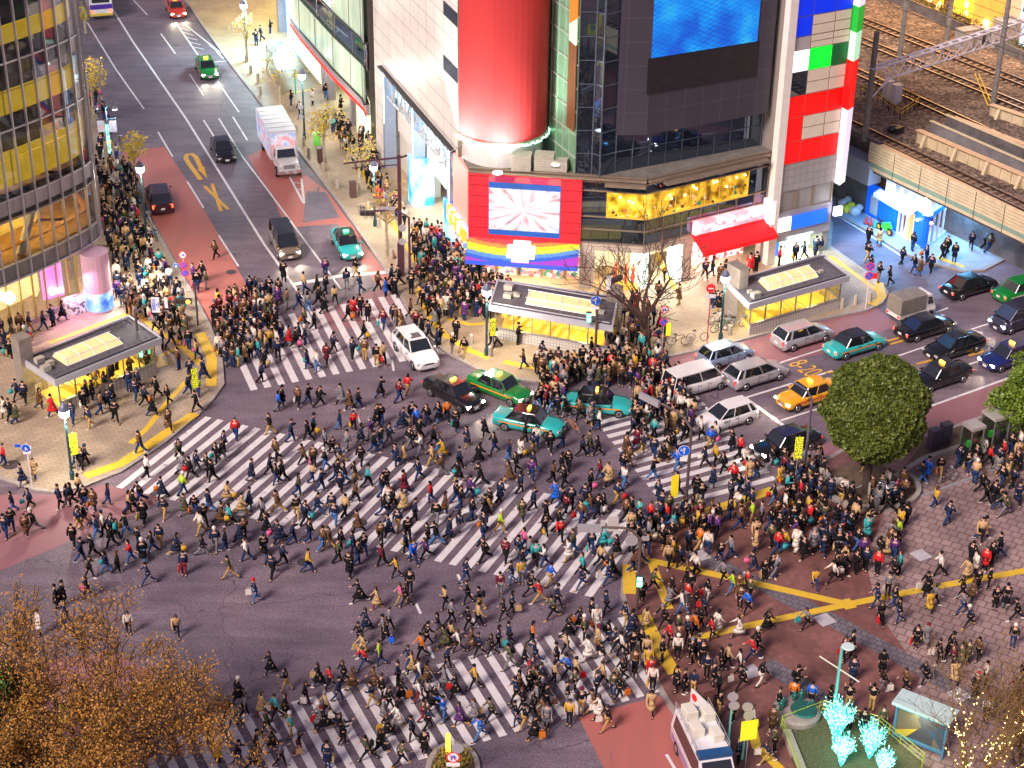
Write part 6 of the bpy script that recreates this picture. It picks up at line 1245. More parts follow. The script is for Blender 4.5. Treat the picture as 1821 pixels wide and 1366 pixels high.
mb.build('lintel', mat('teal_lintel', (.1, .4, .42), .4, emit=(.1, .6, .6), es=.2), o); mb = MB(); F.box(mb, -.1, 0, .05, 2.4, -.2, .02); F.box(mb, F.L, F.L + .1, .05, 2.4, -.2, .02); F.box(mb, 0, F.L, .35, .5, -.2, .0); mb.build('frame', mat('blue_frame', (.08, .25, .4), .4, .3), o); light('shelter_lamp', 'AREA', F.pt(F.L / 2, 2.1, .3), 25, (.9, 1, .7), 1, o, rot=(F.n[0] * -.4, F.n[1] * -.4, -1))
a = g(1227, 1262, .05); b_ = g(1254, 1288, .05); F = Fac(a, b_); mb = MB(); F.box(mb, 0, F.L * 1.3, .7, 1.5, 0, .05); F.box(mb, 0, .06, .05, 1.5, 0, .05); F.box(mb, F.L * 1.24, F.L * 1.3, .05, .7, 0, .05); ob2 = mb.build('kerb_banner', [mat('white_banner_cloth', (.75, .75, .72), .6)], label='long white banner with red mark along the kerb by the van', cat='banner')
mb = MB(); disc(mb, F.pt(.35, 1.1, .05), .22, np.array([F.n[0], F.n[1], 0.]), .02, 0); q = mb.build('red_mark', SRED); q.parent = ob2
x, y, z = foot0(1252, 1262); mb = MB(); mb.box((x, y, z + .7), (.6, .6, 1.4), .4); mb.box((x, y, z + 1.42), (.66, .66, .05), .4); mb.build('brown_cabinet', mat('brown_cabinet', (.16, .07, .06), .5, noise=.2), label='brown cabinet standing in the crowd behind the van', cat='cabinet')
x, y, z = foot0(1262, 1288); mb = MB(); mb.lathe([(.28, 0), (.3, .75), (.26, .85), (.2, .86)], (x, y, z), 14); mb.build('steel_bin', mat('steel_bin', (.5, .52, .54), .3, .7), label='round steel bin behind the loudspeaker van', cat='bin')
for px, py, yt, lb in ((1293, 1345, 1232, 'tall pale green pole with round sign backs, nearer the van'), (1320, 1350, 1250, 'pale green pole with one round sign back, farther from the van')):
    x, y, z = foot0(px, py); h = tall((x, y), yt); o = thing('sign_post', (x, y, z), lb, 'road sign', 'pale green sign poles'); mb = MB(); mb.tube((x, y, z), (x, y, h), .05, n=8); mb.build('post', PGP, o); roundsign(o, (x, y - .05, h - .2), 'back', .27); roundsign(o, (x + .1, y - .05, h - .75), 'back', .27)
# pink sweets stall by the glass building
a, b_ = g(125, 562, K), g(182, 545, K); F = Fac(a, b_); o = thing('market_stall', (*a, K), 'pink lit market stall counter under the glass building corner', 'market stall')
mb = MB(); F.box(mb, 0, F.L, K, 1.0, -1.3, .1); mb.build('counter', voro('speckled_counter', [(.8, .78, .8), (.8, .78, .8), (.2, .18, .2)], 5, .1), o); mb = MB(); F.box(mb, .08, F.L - .08, 1.0, 1.08, -1.2, 0); mb.build('goods_tray', voro('pink_sweets', [(.9, .4, .5), (.9, .8, .8), (.8, .15, .2), (.95, .6, .65)], 5, .4), o)
mb = MB(); q = F.pt(-.4, 2.4, -1.6); mb.box(q, (1.6, .1, 2.6), ANG(F)); mb.build('pink_panel', mat('magenta_panel', (.9, .3, .7), .5, emit=(1, .25, .8), es=.8, noise=.3, ns=2), o); mb = MB(); mb.box(F.pt(-.3, 1.75, -1.2), (1.0, .2, .3), ANG(F)); mb.build('strip_lamp', mat('magenta_lamp', (1, .7, 1), .4, emit=(1, .55, 1), es=8), o)
# bus shelter, cyan lit pavement canopy and tree guards up the road
a, b_ = g(475, 120), g(497, 172); F = Fac(a, b_); o = thing('bus_shelter', (*a, K), 'glass bus shelter with a green edged roof on the upper pavement', 'shelter'); mb = MB(); F.box(mb, 0, F.L, 2.5, 2.6, -1.6, 0); mb.build('roof', mat('shelter_glass_roof', (.2, .3, .35), .15, .3), o); mb = MB()
for u in (0, F.L): F.box(mb, u - .05, u + .05, 0, 2.5, -.1, 0); F.box(mb, u - .05, u + .05, 0, 2.5, -1.6, -1.5)
mb.build('frame', mat('green_frame', (.05, .35, .2), .4, emit=(.0, .4, .2), es=.1), o)
mb = MB(); F.box(mb, 0, F.L, .3, 2.3, -.08, -.03); mb.build('glass', clearglass('booth_glass', (.6, .7, .7), .1), o)
x, y, z = foot0(564, 258); mb = MB(); mb.lathe([(.3, 0), (.34, .2), (.34, 1.0), (.3, 1.15)], (x, y, z), 14); mb.build('recycling_bin', mat('green_bin', (.2, .6, .1), .4, emit=(.2, .8, .1), es=.15), label='bright green recycling bin beside the truck bonnet', cat='bin')
for px, py, lb in ((570, 288, 'dark brown cabinet beside the green recycling bin'), (628, 350, 'dark brown cabinet beside the pollarded tree')):
    x, y, z = foot0(px, py); mb = MB(); mb.box((x, y, z + .65), (.5, .6, 1.3), .3); mb.box((x, y, z + 1.32), (.56, .66, .04), .3); mb.build('utility_cabinet', mat('brown_cabinet_b', (.10, .05, .045), .5), label=lb, cat='cabinet')
# ================================================================ VEHICLES
PAINT = {}
def paint(nm, c, rough=.25, metal=.0): return mat('paint_' + nm, c, rough, metal, noise=.03, ns=2, coat=.8)
CGLASS = mat('car_glass', (.012, .016, .02), .04, .0, coat=1., spec=.8); TYRE = RUBBER; RIM = mat('wheel_rim', (.55, .56, .58), .3, .8); CHR = mat('chrome', (.7, .7, .72), .15, .9)
HL_ON = mat('headlight_on', (1, 1, 1), .3, emit=(1, .9, .7), es=16); HL_OFF = mat('headlight_off', (.7, .72, .75), .15, .3, coat=1); TL = mat('tail_light', (.4, .01, .01), .3, emit=(1, .02, .02), es=.8); TL_ON = mat('tail_light_on', (.8, .02, .02), .3, emit=(1, .05, .02), es=4)
PLATE = mat('number_plate', (.75, .75, .72), .5); BLK = mat('black_trim', (.02, .02, .022), .5); GREENL = mat('taxi_sign_green', (.1, .8, .3), .4, emit=(.1, 1, .4), es=2); AMB = mat('amber_light', (1, .5, .05), .4, emit=(1, .5, .05), es=3)
PROF = {  # x fractions of the length: bonnet end, windscreen top, roof end, rear-window foot; heights; widths
 'sedan': dict(L=4.75, W=1.74, H=1.46, belt=.92, bon=.80, cowl=.27, wt=.40, re=.70, rb=.84, boot=.90, rw=.60),
 'taxi':  dict(L=4.7, W=1.72, H=1.52, belt=.93, bon=.86, cowl=.27, wt=.37, re=.70, rb=.79, boot=.92, rw=.64),
 'hatch': dict(L=4.1, W=1.72, H=1.50, belt=.95, bon=.84, cowl=.24, wt=.42, re=.88, rb=.97, boot=.98, rw=.58),
 'wagon': dict(L=4.6, W=1.78, H=1.55, belt=.98, bon=.86, cowl=.20, wt=.38, re=.88, rb=.97, boot=1.0, rw=.60),
 'suv':   dict(L=4.8, W=1.90, H=1.68, belt=1.08, bon=.98, cowl=.27, wt=.40, re=.86, rb=.97, boot=1.05, rw=.64),
 'van':   dict(L=4.6, W=1.80, H=1.85, belt=1.10, bon=.95, cowl=.13, wt=.27, re=.95, rb=.99, boot=1.05, rw=.70)}
def car(kind, body, label, pos, head, hl=False, tl=False, sign=None, roofm=None, stripe=None, cat='car', group=None, name='parked_car', sunroof=False, glow=True):
    p = PROF[kind]; L, Wd, H = p['L'], p['W'] / 2, p['H']; rz = math.atan2(head[1], head[0])
    o = thing(name, (pos[0], pos[1], 0.0), label, cat, group, rz, world=False)
    X = lambda f: L / 2 - f * L              # fraction from the nose
    st = [(0, .62, .78, .30), (.015, .85, .86, .22), (.05, .93, .95, .20), (.12, .97, 0, .20), (p['cowl'] - .02, 1, 1, .2), (p['cowl'] + .05, 1, 1, .2), (.5, 1, 1, .2), (p['rb'] - .04, 1, 1, .2), (p['rb'] + .01, .985, 1, .2), (.965, .94, 1, .22), (.99, .88, 1, .26), (1, .74, 1, .34)]
    mb = MB(); rings = []
    for f, wf, hf, zb in st:
        w_ = Wd * wf
        if f < p['cowl']: t = f / p['cowl']; top = p['bon'] * (.78 + .22 * min(1, t * 2.2)) + (p['belt'] - p['bon']) * max(0, t - .5) * 2 * .6
        elif f > p['rb']: t = (f - p['rb']) / (1 - p['rb']); top = p['belt'] + (p['boot'] - p['belt']) * min(1, t * 1.5) - (.10 if f >= 1 else 0)
        else: top = p['belt']
        if f == 0: top = p['bon'] * .70
        ring = [(X(f), s * w_ * a, z) for s in (1,) for a, z in ((.80, zb), (.97, zb + .10), (1.0, top * .55), (.985, top * .82), (.90, top * .975), (.5, top + .025 * (f < p['cowl'] or f > p['rb'])))]
        ring = ring + [(X(f), 0, top + .035 * (f < p['cowl'] or f > p['rb']))] + [(x, -y, z) for x, y, z in ring[::-1]]
        rings.append(ring)
    n = len(rings[0]); vs = [v for r_ in rings for v in r_]; fs = []
    for k in range(len(rings) - 1):
        for i in range(n - 1): fs.append((k * n + i, (k + 1) * n + i, (k + 1) * n + i + 1, k * n + i + 1))
        fs.append((k * n + n - 1, (k + 1) * n + n - 1, (k + 1) * n, k * n))
    fs.append(tuple(range(n))[::-1]); fs.append(tuple(range((len(rings) - 1) * n, len(rings) * n)))
    mb.add(vs, fs)
    for s in (-1, 1):
        mb.box((X(p['cowl'] + .03), s * (Wd + .08), p['belt'] + .03), (.14, .18, .12))      # mirrors
    bo = mb.build('body', body, o, smooth=False)
    bo.data.polygons.foreach_set('use_smooth', [len(q.vertices) == 4 for q in bo.data.polygons])
    rw = Wd * p['rw'] / .66 * .80; z0, z1 = p['belt'] - .02, H - .05
    A = [(X(p['cowl']), Wd * .80, z0), (X(p['rb']), Wd * .80, z0 + .0)]
    gb = [(X(p['cowl']), -Wd * .84, z0), (X(p['cowl']), Wd * .84, z0), (X(.5), Wd * .93, z0), (X(p['rb']), Wd * .84, z0), (X(p['rb']), -Wd * .84, z0), (X(.5), -Wd * .93, z0)]
    gt = [(X(p['wt']), -rw * .92, z1), (X(p['wt']), rw * .92, z1), (X(.55), rw, z1 + .02), (X(p['re']), rw * .92, z1), (X(p['re']), -rw * .92, z1), (X(.55), -rw, z1 + .02)]
    mb = MB(); mb.hexa(gb, gt); mb.build('windows', CGLASS, o)
    rm = roofm or body
    mb = MB(); up = [(x, y * .93, z + .055) for x, y, z in gt]; mb.hexa([(x * 1.0, y * 1.015, z - .03) for x, y, z in gt], up)
    for i in (0, 1, 3, 4):
        mb.tube(gb[i], gt[i], .045, .04, 5)
    for s in (2, 5): mb.tube(gb[s], gt[s], .035, .03, 4)
    if kind in ('wagon', 'van', 'suv', 'hatch'):
        for s in (1, -1): mb.tube((X(p['rb'] - .12), s * Wd * .9, z0), (X(p['re'] - .08), s * rw * .96, z1), .08, .06, 4)
    mb.build('roof', rm, o)
    if sunroof: mb = MB(); mb.box((X(.52), 0, H + .012), (.75, .8, .012)); mb.build('sunroof', CGLASS, o)
    wb = (.17, .80); r_ = .32 if kind not in ('suv',) else .36
    for f in wb:
        for s in (-1, 1):
            x = X(f); mb = MB(); prof = []; 
            mb.tube((x, s * (Wd - .20), r_), (x, s * (Wd + .012), r_), r_, r_, 18); wh = mb.build('wheel', TYRE, o)
            mb = MB(); mb.tube((x, s * (Wd - .0), r_), (x, s * (Wd + .022), r_), r_ * .62, r_ * .58, 14); c = mb.build('rim', RIM, wh)
            mb = MB()
            for k in range(5): a = 2 * math.pi * k / 5; mb.tube((x, s * (Wd + .018), r_), (x + math.cos(a) * r_ * .5, s * (Wd + .018), r_ + math.sin(a) * r_ * .5), .035, n=4)
            mb.build('spokes', BLK, wh)
    for s in (-1, 1):
        mb = MB(); mb.box((X(.022), s * Wd * .70, p['bon'] * .72), (.12, Wd * .36, .15)); mb.build('headlight', HL_ON if hl else HL_OFF, o)
        mb = MB(); mb.box((X(.985), s * Wd * .72, p['boot'] * .78), (.12, Wd * .30, .17 if kind not in ('van', 'wagon', 'suv') else .32)); mb.build('tail_light', TL_ON if tl else TL, o)
    mb = MB(); mb.box((X(.006), 0, .42), (.05, Wd * .9, .16)); mb.box((X(.004), 0, p['bon'] * .66), (.05, Wd * .75, .11)); mb.build('grille', BLK if kind != 'taxi' else CHR, o)
    mb = MB(); mb.box((X(-.003), 0, .42), (.03, .34, .16)); mb.build('number_plate', PLATE, o); mb = MB(); mb.box((X(1.003), 0, .62), (.03, .34, .16)); mb.build('number_plate', PLATE, o)
    if stripe:
        mb = MB()
        for s in (-1, 1): mb.box((X(.52), s * (Wd + .002), .66), (L * .74, .012, .10))
        mb.build('side_stripe', stripe, o)
    mb = MB()
    for s in (-1, 1):
        for f in (.40, .58): mb.box((X(f), s * (Wd * .995), .62), (.015, .02, .62))
        for f in (.36, .54): mb.box((X(f) , s * (Wd + .004), .80), (.16, .02, .03))
    mb.build('door_seam', BLK, o)
    if sign:
        mb = MB(); mb.box((X(.50), 0, H + .10), (.16, .42, .16)); mb.build('roof_sign', sign, o)
    if hl and glow:
        for s in (-1, 1):
            light('headlight_beam', 'SPOT', (X(-.02), s * Wd * .7, .65), 100, (1, .88, .62), .08, o, rot=(1, 0, -.22), spot=75)
    return o
def along(px, py, qx, qy):                 # from the tail to the nose, both on the road
    a, b = g(px, py), g(qx, qy); return (b[0] - a[0], b[1] - a[1])
DN = along(500, 380, 530, 440); RT = tuple(P2.u * 1.0); LF = (-RT[0], -RT[1])
def rot2(v, d): c, s = math.cos(R(d)), math.sin(R(d)); return (v[0] * c - v[1] * s, v[0] * s + v[1] * c)
def at(px, py, z=.6): return g(px, py, z)
TEAL = paint('teal', (.03, .47, .44)); TBLK = paint('black', (.008, .008, .010), .2); TGR = paint('green', (.01, .22, .04)); ORG = mat('orange_stripe', (.8, .3, .03), .4); TW = paint('white', (.78, .76, .74)); SIL = paint('silver', (.50, .50, .52), .3, .4); SBL = paint('silver_blue', (.35, .45, .62), .3, .4)
DNV = paint('navy', (.01, .02, .12)); YELP = paint('yellow', (.80, .38, .01)); REDP = paint('red', (.55, .04, .02)); CREAM = paint('cream', (.75, .68, .5)); BRZ = paint('bronze_grey', (.22, .18, .13), .3, .3); GRR = mat('red_orange', (.7, .08, .02), .4)
VG = 'cars waiting or moving at the crossing'
DR = along(292, 383, 278, 335)
car('taxi', REDP, 'red taxi with a cream bonnet coming down the far end of the road', at(312, 14), DN, True, sign=AMB, roofm=REDP, cat='taxi', name='taxi', stripe=CREAM)
car('taxi', TGR, 'green taxi with headlights on beside the hatched road marking', at(367, 120), DN, True, sign=AMB, cat='taxi', name='taxi', stripe=ORG)
car('sedan', TBLK, 'black saloon driving down the road to the left of the truck', at(396, 264), DN, False, name='car')
car('suv', paint('dark_plum', (.03, .012, .02)), 'dark car with red tail lights stopped on the red lane by the lamp post', at(284, 352), DR, tl=True, name='car')
car('van', BRZ, 'bronze grey people carrier with headlights on, facing the upper crosswalk', at(506, 432), DN, True, name='car', roofm=TBLK)
car('taxi', TEAL, 'teal taxi with a black roof waiting at the stop line of the upper road', at(616, 432), DN, True, sign=GREENL, roofm=TBLK, cat='taxi', name='taxi')
car('suv', TW, 'white car with a sunroof driving off the end of the upper crosswalk', at(739, 622), rot2(DN, 8), False, name='car', sunroof=True)
TR = along(780, 680, 850, 716)
car('taxi', TBLK, 'black taxi with headlights on just below the white sunroof car', at(806, 698), along(775, 680, 850, 722), True, cat='taxi', name='taxi', sign=AMB)
car('taxi', TGR, 'green taxi with an orange side stripe behind two teal taxis', at(888, 688), along(850, 672, 935, 705), True, cat='taxi', name='taxi', stripe=ORG, sign=AMB)
car('taxi', TEAL, 'teal taxi with a black roof nearest the long crosswalk', at(941, 749), along(885, 738, 1000, 762), False, cat='taxi', name='taxi', roofm=TBLK, stripe=ORG, sign=AMB)
car('taxi', TEAL, 'teal taxi with a black roof in the crowd before the right crosswalk', at(1061, 716), along(1010, 714, 1110, 722), False, cat='taxi', name='taxi', roofm=TBLK, stripe=ORG, sign=AMB)
car('hatch', SBL, 'silver blue hatchback at the kerb behind the bare street tree', at(1290, 630), RT, name='car', tl=True)
car('wagon', SIL, 'pale silver hatchback left of the yellow 8-20 road numerals', at(1343, 664), RT, name='car')
car('van', TW, 'white boxy van at the head of the queue, next to the crowd', at(1236, 680), RT, name='van', cat='van')
car('wagon', SIL, 'silver estate car beside the kerb below the right station entrance', at(1426, 596), RT, name='car')
car('taxi', TEAL, 'teal taxi with a black roof between the silver estate and black saloons', at(1520, 611), RT, tl=True, cat='taxi', name='taxi', roofm=TBLK, stripe=ORG)
car('sedan', TBLK, 'black saloon directly in front of the small canvas topped truck', at(1645, 580), RT, tl=True, name='car')
car('sedan', TBLK, 'black hatch backed saloon nearest the blue cafe side street', at(1724, 507), RT, tl=True, name='car')
car('taxi', TGR, 'green taxi cut by the right frame edge behind a black saloon', at(1816, 515), RT, tl=True, cat='taxi', name='taxi', stripe=CREAM)
car('sedan', TBLK, 'black saloon facing the camera in the middle lane of the right road', at(1697, 614), LF, name='car')
car('taxi', TBLK, 'black taxi partly behind the round clipped tree, nearest the far kerb line', at(1672, 667), LF, cat='taxi', name='taxi', sign=AMB)
car('taxi', DNV, 'dark blue taxi with headlights on by the right frame edge', at(1796, 632), LF, True, cat='taxi', name='taxi', sign=AMB)
car('van', paint('dark_violet', (.03, .03, .06)), 'dark boxy van with headlights on at the right frame edge', at(1812, 566), LF, True, name='van', cat='van')
car('taxi', YELP, 'yellow and red taxi with headlights on left of the round clipped tree', at(1438, 700), LF, True, cat='taxi', name='taxi', stripe=GRR, roofm=YELP, sign=AMB)
car('hatch', TW, 'white saloon with its nose in the crowd on the right crosswalk', at(1292, 740), LF, name='car')
car('taxi', TBLK, 'black taxi with headlights on below the white saloon by the plaza', at(1398, 787), LF, True, cat='taxi', name='taxi')
# box truck
a_, b_ = g(447, 196), g(514, 322); hd = (b_[0] - a_[0], b_[1] - a_[1]); hl_ = math.hypot(*hd); hd = (hd[0] / hl_, hd[1] / hl_)
nose = np.array(g(516, 318)); TL_ = 8.6; c = nose - np.array(hd) * TL_ / 2
o = thing('box_truck', (c[0], c[1], 0), 'silver box truck with blurred blue and pink lettering on its side', 'truck', rz=math.atan2(hd[1], hd[0]), world=False)
mb = MB(); mb.box((-1.15, 0, 2.15), (6.3, 2.35, 2.5)); mb.build('cargo_box', mat('truck_box_white', (.62, .64, .66), .4, noise=.05), o)
mb = MB()
for s in (-1, 1): mb.box((-1.15, s * 1.185, 2.15), (6.1, .02, 2.3))
mb.box((2.02, 0, 2.3), (.02, 2.1, 1.9)); mb.build('side_graphic', cloudmat('blurred_side_graphic', [(.06, .16, .6), (.35, .5, .85), (.75, .8, .9), (.85, .35, .4), (.7, .75, .85)], .9, .10, (1, 1, 1)), o)
mb = MB()
for k in range(7): mb.box((-4.2 + k * 1.02, 0, 3.41), (.04, 2.3, .02))
mb.build('roof_rib', METAL, o)
mb = MB(); mb.hexa([(2.15, -1.0, .75), (4.25, -.95, .75), (4.25, .95, .75), (2.15, 1.0, .75)], [(2.15, -1.0, 1.45), (4.2, -.82, 1.32), (4.2, .82, 1.32), (2.15, 1.0, 1.45)]); mb.hexa([(2.15, -.98, 1.45), (3.1, -.95, 1.45), (3.1, .95, 1.45), (2.15, .98, 1.45)], [(2.2, -.85, 2.2), (2.75, -.83, 2.2), (2.75, .83, 2.2), (2.2, .85, 2.2)]); mb.build('cab', paint('truck_white', (.7, .68, .66)), o)
mb = MB(); mb.hexa([(3.12, -.8, 1.5), (3.14, -.8, 1.5), (3.14, .8, 1.5), (3.12, .8, 1.5)], [(2.8, -.72, 2.12), (2.82, -.72, 2.12), (2.82, .72, 2.12), (2.8, .72, 2.12)])
for s in (-1, 1): mb.hexa([(2.3, s * .985, 1.5), (2.95, s * .965, 1.5), (2.95, s * .95, 1.5), (2.3, s * .97, 1.5)], [(2.3, s * .885, 2.1), (2.7, s * .875, 2.1), (2.7, s * .86, 2.1), (2.3, s * .87, 2.1)])
mb.build('windows', CGLASS, o)
mb = MB(); mb.box((4.3, 0, .62), (.2, 2.1, .28)); mb.build('bumper', CHR, o); mb = MB(); mb.box((4.24, 0, 1.05), (.06, 1.0, .36)); mb.build('grille', METAL, o)
for s in (-1, 1):
    mb = MB(); mb.box((4.2, s * .78, 1.02), (.12, .3, .2)); mb.build('headlight', HL_OFF, o)
    for x in (3.5, -2.7): mb = MB(); mb.tube((x, s * .75, .46), (x, s * 1.08, .46), .46, n=18); wh = mb.build('wheel', TYRE, o); mb = MB(); mb.tube((x, s * 1.0, .46), (x, s * 1.1, .46), .25, n=12); mb.build('rim', RIM, wh)
mb = MB(); mb.box((-1, 0, .78), (6.2, .9, .24)); mb.build('chassis', BLK, o)
# coach at the top edge
a_ = np.array(g(182, 36)); d = np.array(DN) / -math.hypot(*DN); c = a_ + d * 5
o = thing('bus', (c[0], c[1], 0), 'white and purple bus seen from behind at the top of the road', 'bus', rz=math.atan2(d[1], d[0]), world=False)
mb = MB(); mb.box((0, 0, 1.75), (10, 2.35, 2.6)); mb.build('body', TW, o); mb = MB(); mb.box((-5.01, 0, 1.45), (.04, 2.3, .5)); mb.box((0, -1.19, 1.35), (9.9, .03, .5)); mb.build('stripe', mat('purple_stripe', (.08, .03, .35), .4), o)
mb = MB(); mb.box((-5.02, 0, 2.3), (.04, 1.8, .8)); mb.box((0, -1.19, 2.3), (9.4, .03, .9)); mb.build('windows', CGLASS, o); mb = MB(); mb.box((-5.03, 0, .62), (.06, 2.3, .25)); mb.build('bumper', mat('yellow_bumper', (.75, .5, .05), .5), o)
for s in (-1, 1):
    mb = MB(); mb.box((-5.03, s * .95, 1.0), (.05, .25, .2)); mb.build('tail_light', TL_ON, o)
    mb = MB(); mb.tube((-3, s * .9, .48), (-3, s * 1.19, .48), .48, n=16); mb.build('wheel', TYRE, o)
mb = MB(); mb.box((-5.04, 0, 1.0), (.04, .5, .3)); mb.build('number_plate', PLATE, o)
# small canvas topped truck
c = at(1622, 543, .9); o = thing('canvas_truck', (c[0], c[1], 0), 'small white truck with a grey canvas cargo cover', 'truck', rz=math.atan2(RT[1], RT[0]), world=False)
mb = MB(); mb.prism([(-1.75, -.76), (.65, -.76), (.65, .76), (-1.75, .76)], .75, 1.95); mb.hexa([(-1.75, -.76, 1.95), (.65, -.76, 1.95), (.65, .76, 1.95), (-1.75, .76, 1.95)], [(-1.68, -.5, 2.08), (.6, -.5, 2.08), (.6, .5, 2.08), (-1.68, .5, 2.08)]); mb.build('canvas_cover', mat('grey_canvas', (.22, .2, .17), .8, noise=.2, ns=2), o)
mb = MB(); mb.box((-.1, 0, .58), (3.4, 1.5, .26)); mb.hexa([(.7, -.74, .5), (1.75, -.72, .5), (1.75, .72, .5), (.7, .74, .5)], [(.7, -.68, 1.8), (1.25, -.66, 1.8), (1.25, .66, 1.8), (.7, .68, 1.8)]); mb.build('body', TW, o)
mb = MB(); mb.hexa([(1.66, -.6, 1.1), (1.68, -.6, 1.1), (1.68, .6, 1.1), (1.66, .6, 1.1)], [(1.32, -.56, 1.7), (1.34, -.56, 1.7), (1.34, .56, 1.7), (1.32, .56, 1.7)])
for s in (-1, 1): mb.hexa([(.85, s * .735, 1.1), (1.4, s * .735, 1.1), (1.4, s * .7, 1.1), (.85, s * .7, 1.1)], [(.85, s * .69, 1.65), (1.2, s * .69, 1.65), (1.2, s * .65, 1.65), (.85, s * .65, 1.65)])
mb.build('windows', CGLASS, o)
for s in (-1, 1):
    mb = MB(); mb.box((-1.8, s * .6, .6), (.06, .22, .14)); mb.build('tail_light', TL, o)
    for x in (1.2, -1.15): mb = MB(); mb.tube((x, s * .55, .28), (x, s * .76, .28), .28, n=16); mb.build('wheel', TYRE, o)
# campaign van in the bottom right
c = g(1254, 1352, .8); o = thing('campaign_van', (c[0], c[1], 0), 'white and purple loudspeaker van with a roof platform at the bottom kerb', 'van', rz=math.atan2(*(np.array(along(1205, 1275, 1262, 1400))[::-1])), world=False)
PUR = paint('pale_purple', (.30, .20, .42))
mb = MB(); mb.hexa([(-2.6, -.95, .3), (2.5, -.95, .3), (2.5, .95, .3), (-2.6, .95, .3)], [(-2.6, -.98, 1.15), (2.6, -.95, 1.0), (2.6, .95, 1.0), (-2.6, .98, 1.15)]); mb.hexa([(-2.6, -.96, 1.15), (2.1, -.94, 1.05), (2.1, .94, 1.05), (-2.6, .96, 1.15)], [(-2.5, -.84, 2.1), (1.35, -.82, 2.1), (1.35, .82, 2.1), (-2.5, .84, 2.1)]); mb.build('body', paint('van_white', (.72, .70, .70)), o)
mb = MB(); mb.box((0, -.975, .6), (4.9, .02, .35)); mb.box((0, .975, .6), (4.9, .02, .35)); mb.box((-2.62, 0, .7), (.03, 1.9, .7)); mb.build('purple_band', PUR, o)
mb = MB()
for s in (-1, 1): mb.hexa([(-2.3, s * .975, 1.2), (1.8, s * .965, 1.15), (1.8, s * .93, 1.15), (-2.3, s * .94, 1.2)], [(-2.2, s * .885, 1.95), (1.3, s * .875, 1.95), (1.3, s * .84, 1.95), (-2.2, s * .85, 1.95)])
mb.hexa([(2.12, -.8, 1.12), (2.15, -.8, 1.12), (2.15, .8, 1.12), (2.12, .8, 1.12)], [(1.45, -.72, 2.0), (1.48, -.72, 2.0), (1.48, .72, 2.0), (1.45, .72, 2.0)]); mb.build('windows', CGLASS, o)
mb = MB(); mb.box((1.15, 0, 2.22), (.5, 1.7, .22)); mb.build('blue_visor', mat('blue_visor', (.03, .12, .3), .15, .3), o)
mb = MB(); mb.box((-.8, 0, 2.14), (3.3, 1.7, .06)); mb.build('roof_platform', WHITEP, o)
for x, y, s in ((-1.8, -.35, .8), (-1.55, .5, .75), (-.5, -.4, .75), (.05, .45, .7)):
    mb = MB(); mb.box((x, y, 2.17 + s * .33), (s, s * .75, s * .62), .1); mb.box((x, y, 2.17 + s * .66), (s * .9, s * .65, .05), .1); mb.build('roof_speaker_box', mat('ivory_casing', (.75, .72, .6), .5, noise=.05), o)
mb = MB()
for s in (-.84, .84):
    for z in (2.35, 2.6): mb.tube((-2.5, s, z), (.9, s, z), .02, n=5)
    for x in (-2.5, -1.6, -.7, .2, .9): mb.tube((x, s, 2.1), (x, s, 2.6), .02, n=5)
mb.build('railing', STEEL, o)
for s in (-1, 1):
    for x in (1.75, -1.6): mb = MB(); mb.tube((x, s * .75, .36), (x, s * .99, .36), .36, n=18); wh = mb.build('wheel', TYRE, o); mb = MB(); mb.tube((x, s * .95, .36), (x, s * 1.0, .36), .2, n=12); mb.build('rim', RIM, wh)
    mb = MB(); mb.box((2.58, s * .7, .8), (.1, .35, .18)); mb.build('headlight', HL_OFF, o)
# motorcycle by the cafe
c = g(1572, 414, .12); o = thing('motorcycle', (c[0], c[1], .12), 'bright green motorcycle parked against the blue cafe wall', 'motorcycle', rz=math.atan2(BF.u[1], BF.u[0]), world=False)
for x in (-.68, .68): mb = MB(); mb.tube((x, -.07, .31), (x, .07, .31), .31, n=18); wh = mb.build('wheel', TYRE, o); mb = MB(); mb.tube((x, -.08, .31), (x, .08, .31), .18, n=12); mb.build('rim', mat('orange_rim', (.7, .3, .02), .4), wh)
mb = MB(); mb.hexa([(-.3, -.14, .4), (.5, -.14, .35), (.5, .14, .35), (-.3, .14, .4)], [(-.2, -.16, .85), (.45, -.18, .95), (.45, .18, .95), (-.2, .16, .85)]); mb.hexa([(.45, -.2, .75), (.85, -.08, .7), (.85, .08, .7), (.45, .2, .75)], [(.4, -.14, 1.1), (.6, -.06, 1.0), (.6, .06, 1.0), (.4, .14, 1.1)]); mb.build('fairing', mat('green_fairing', (.05, .65, .02), .3, coat=.5), o)
mb = MB(); mb.hexa([(-.95, -.08, .85), (-.2, -.13, .75), (-.2, .13, .75), (-.95, .08, .85)], [(-.95, -.06, .95), (-.2, -.11, .86), (-.2, .11, .86), (-.95, .06, .95)]); mb.build('seat', BLK, o); mb = MB(); mb.tube((.4, -.35, 1.0), (.4, .35, 1.0), .025, n=6); mb.tube((.5, 0, 1.0), (.68, 0, .31), .04, n=6); mb.build('handlebar', DARK, o)
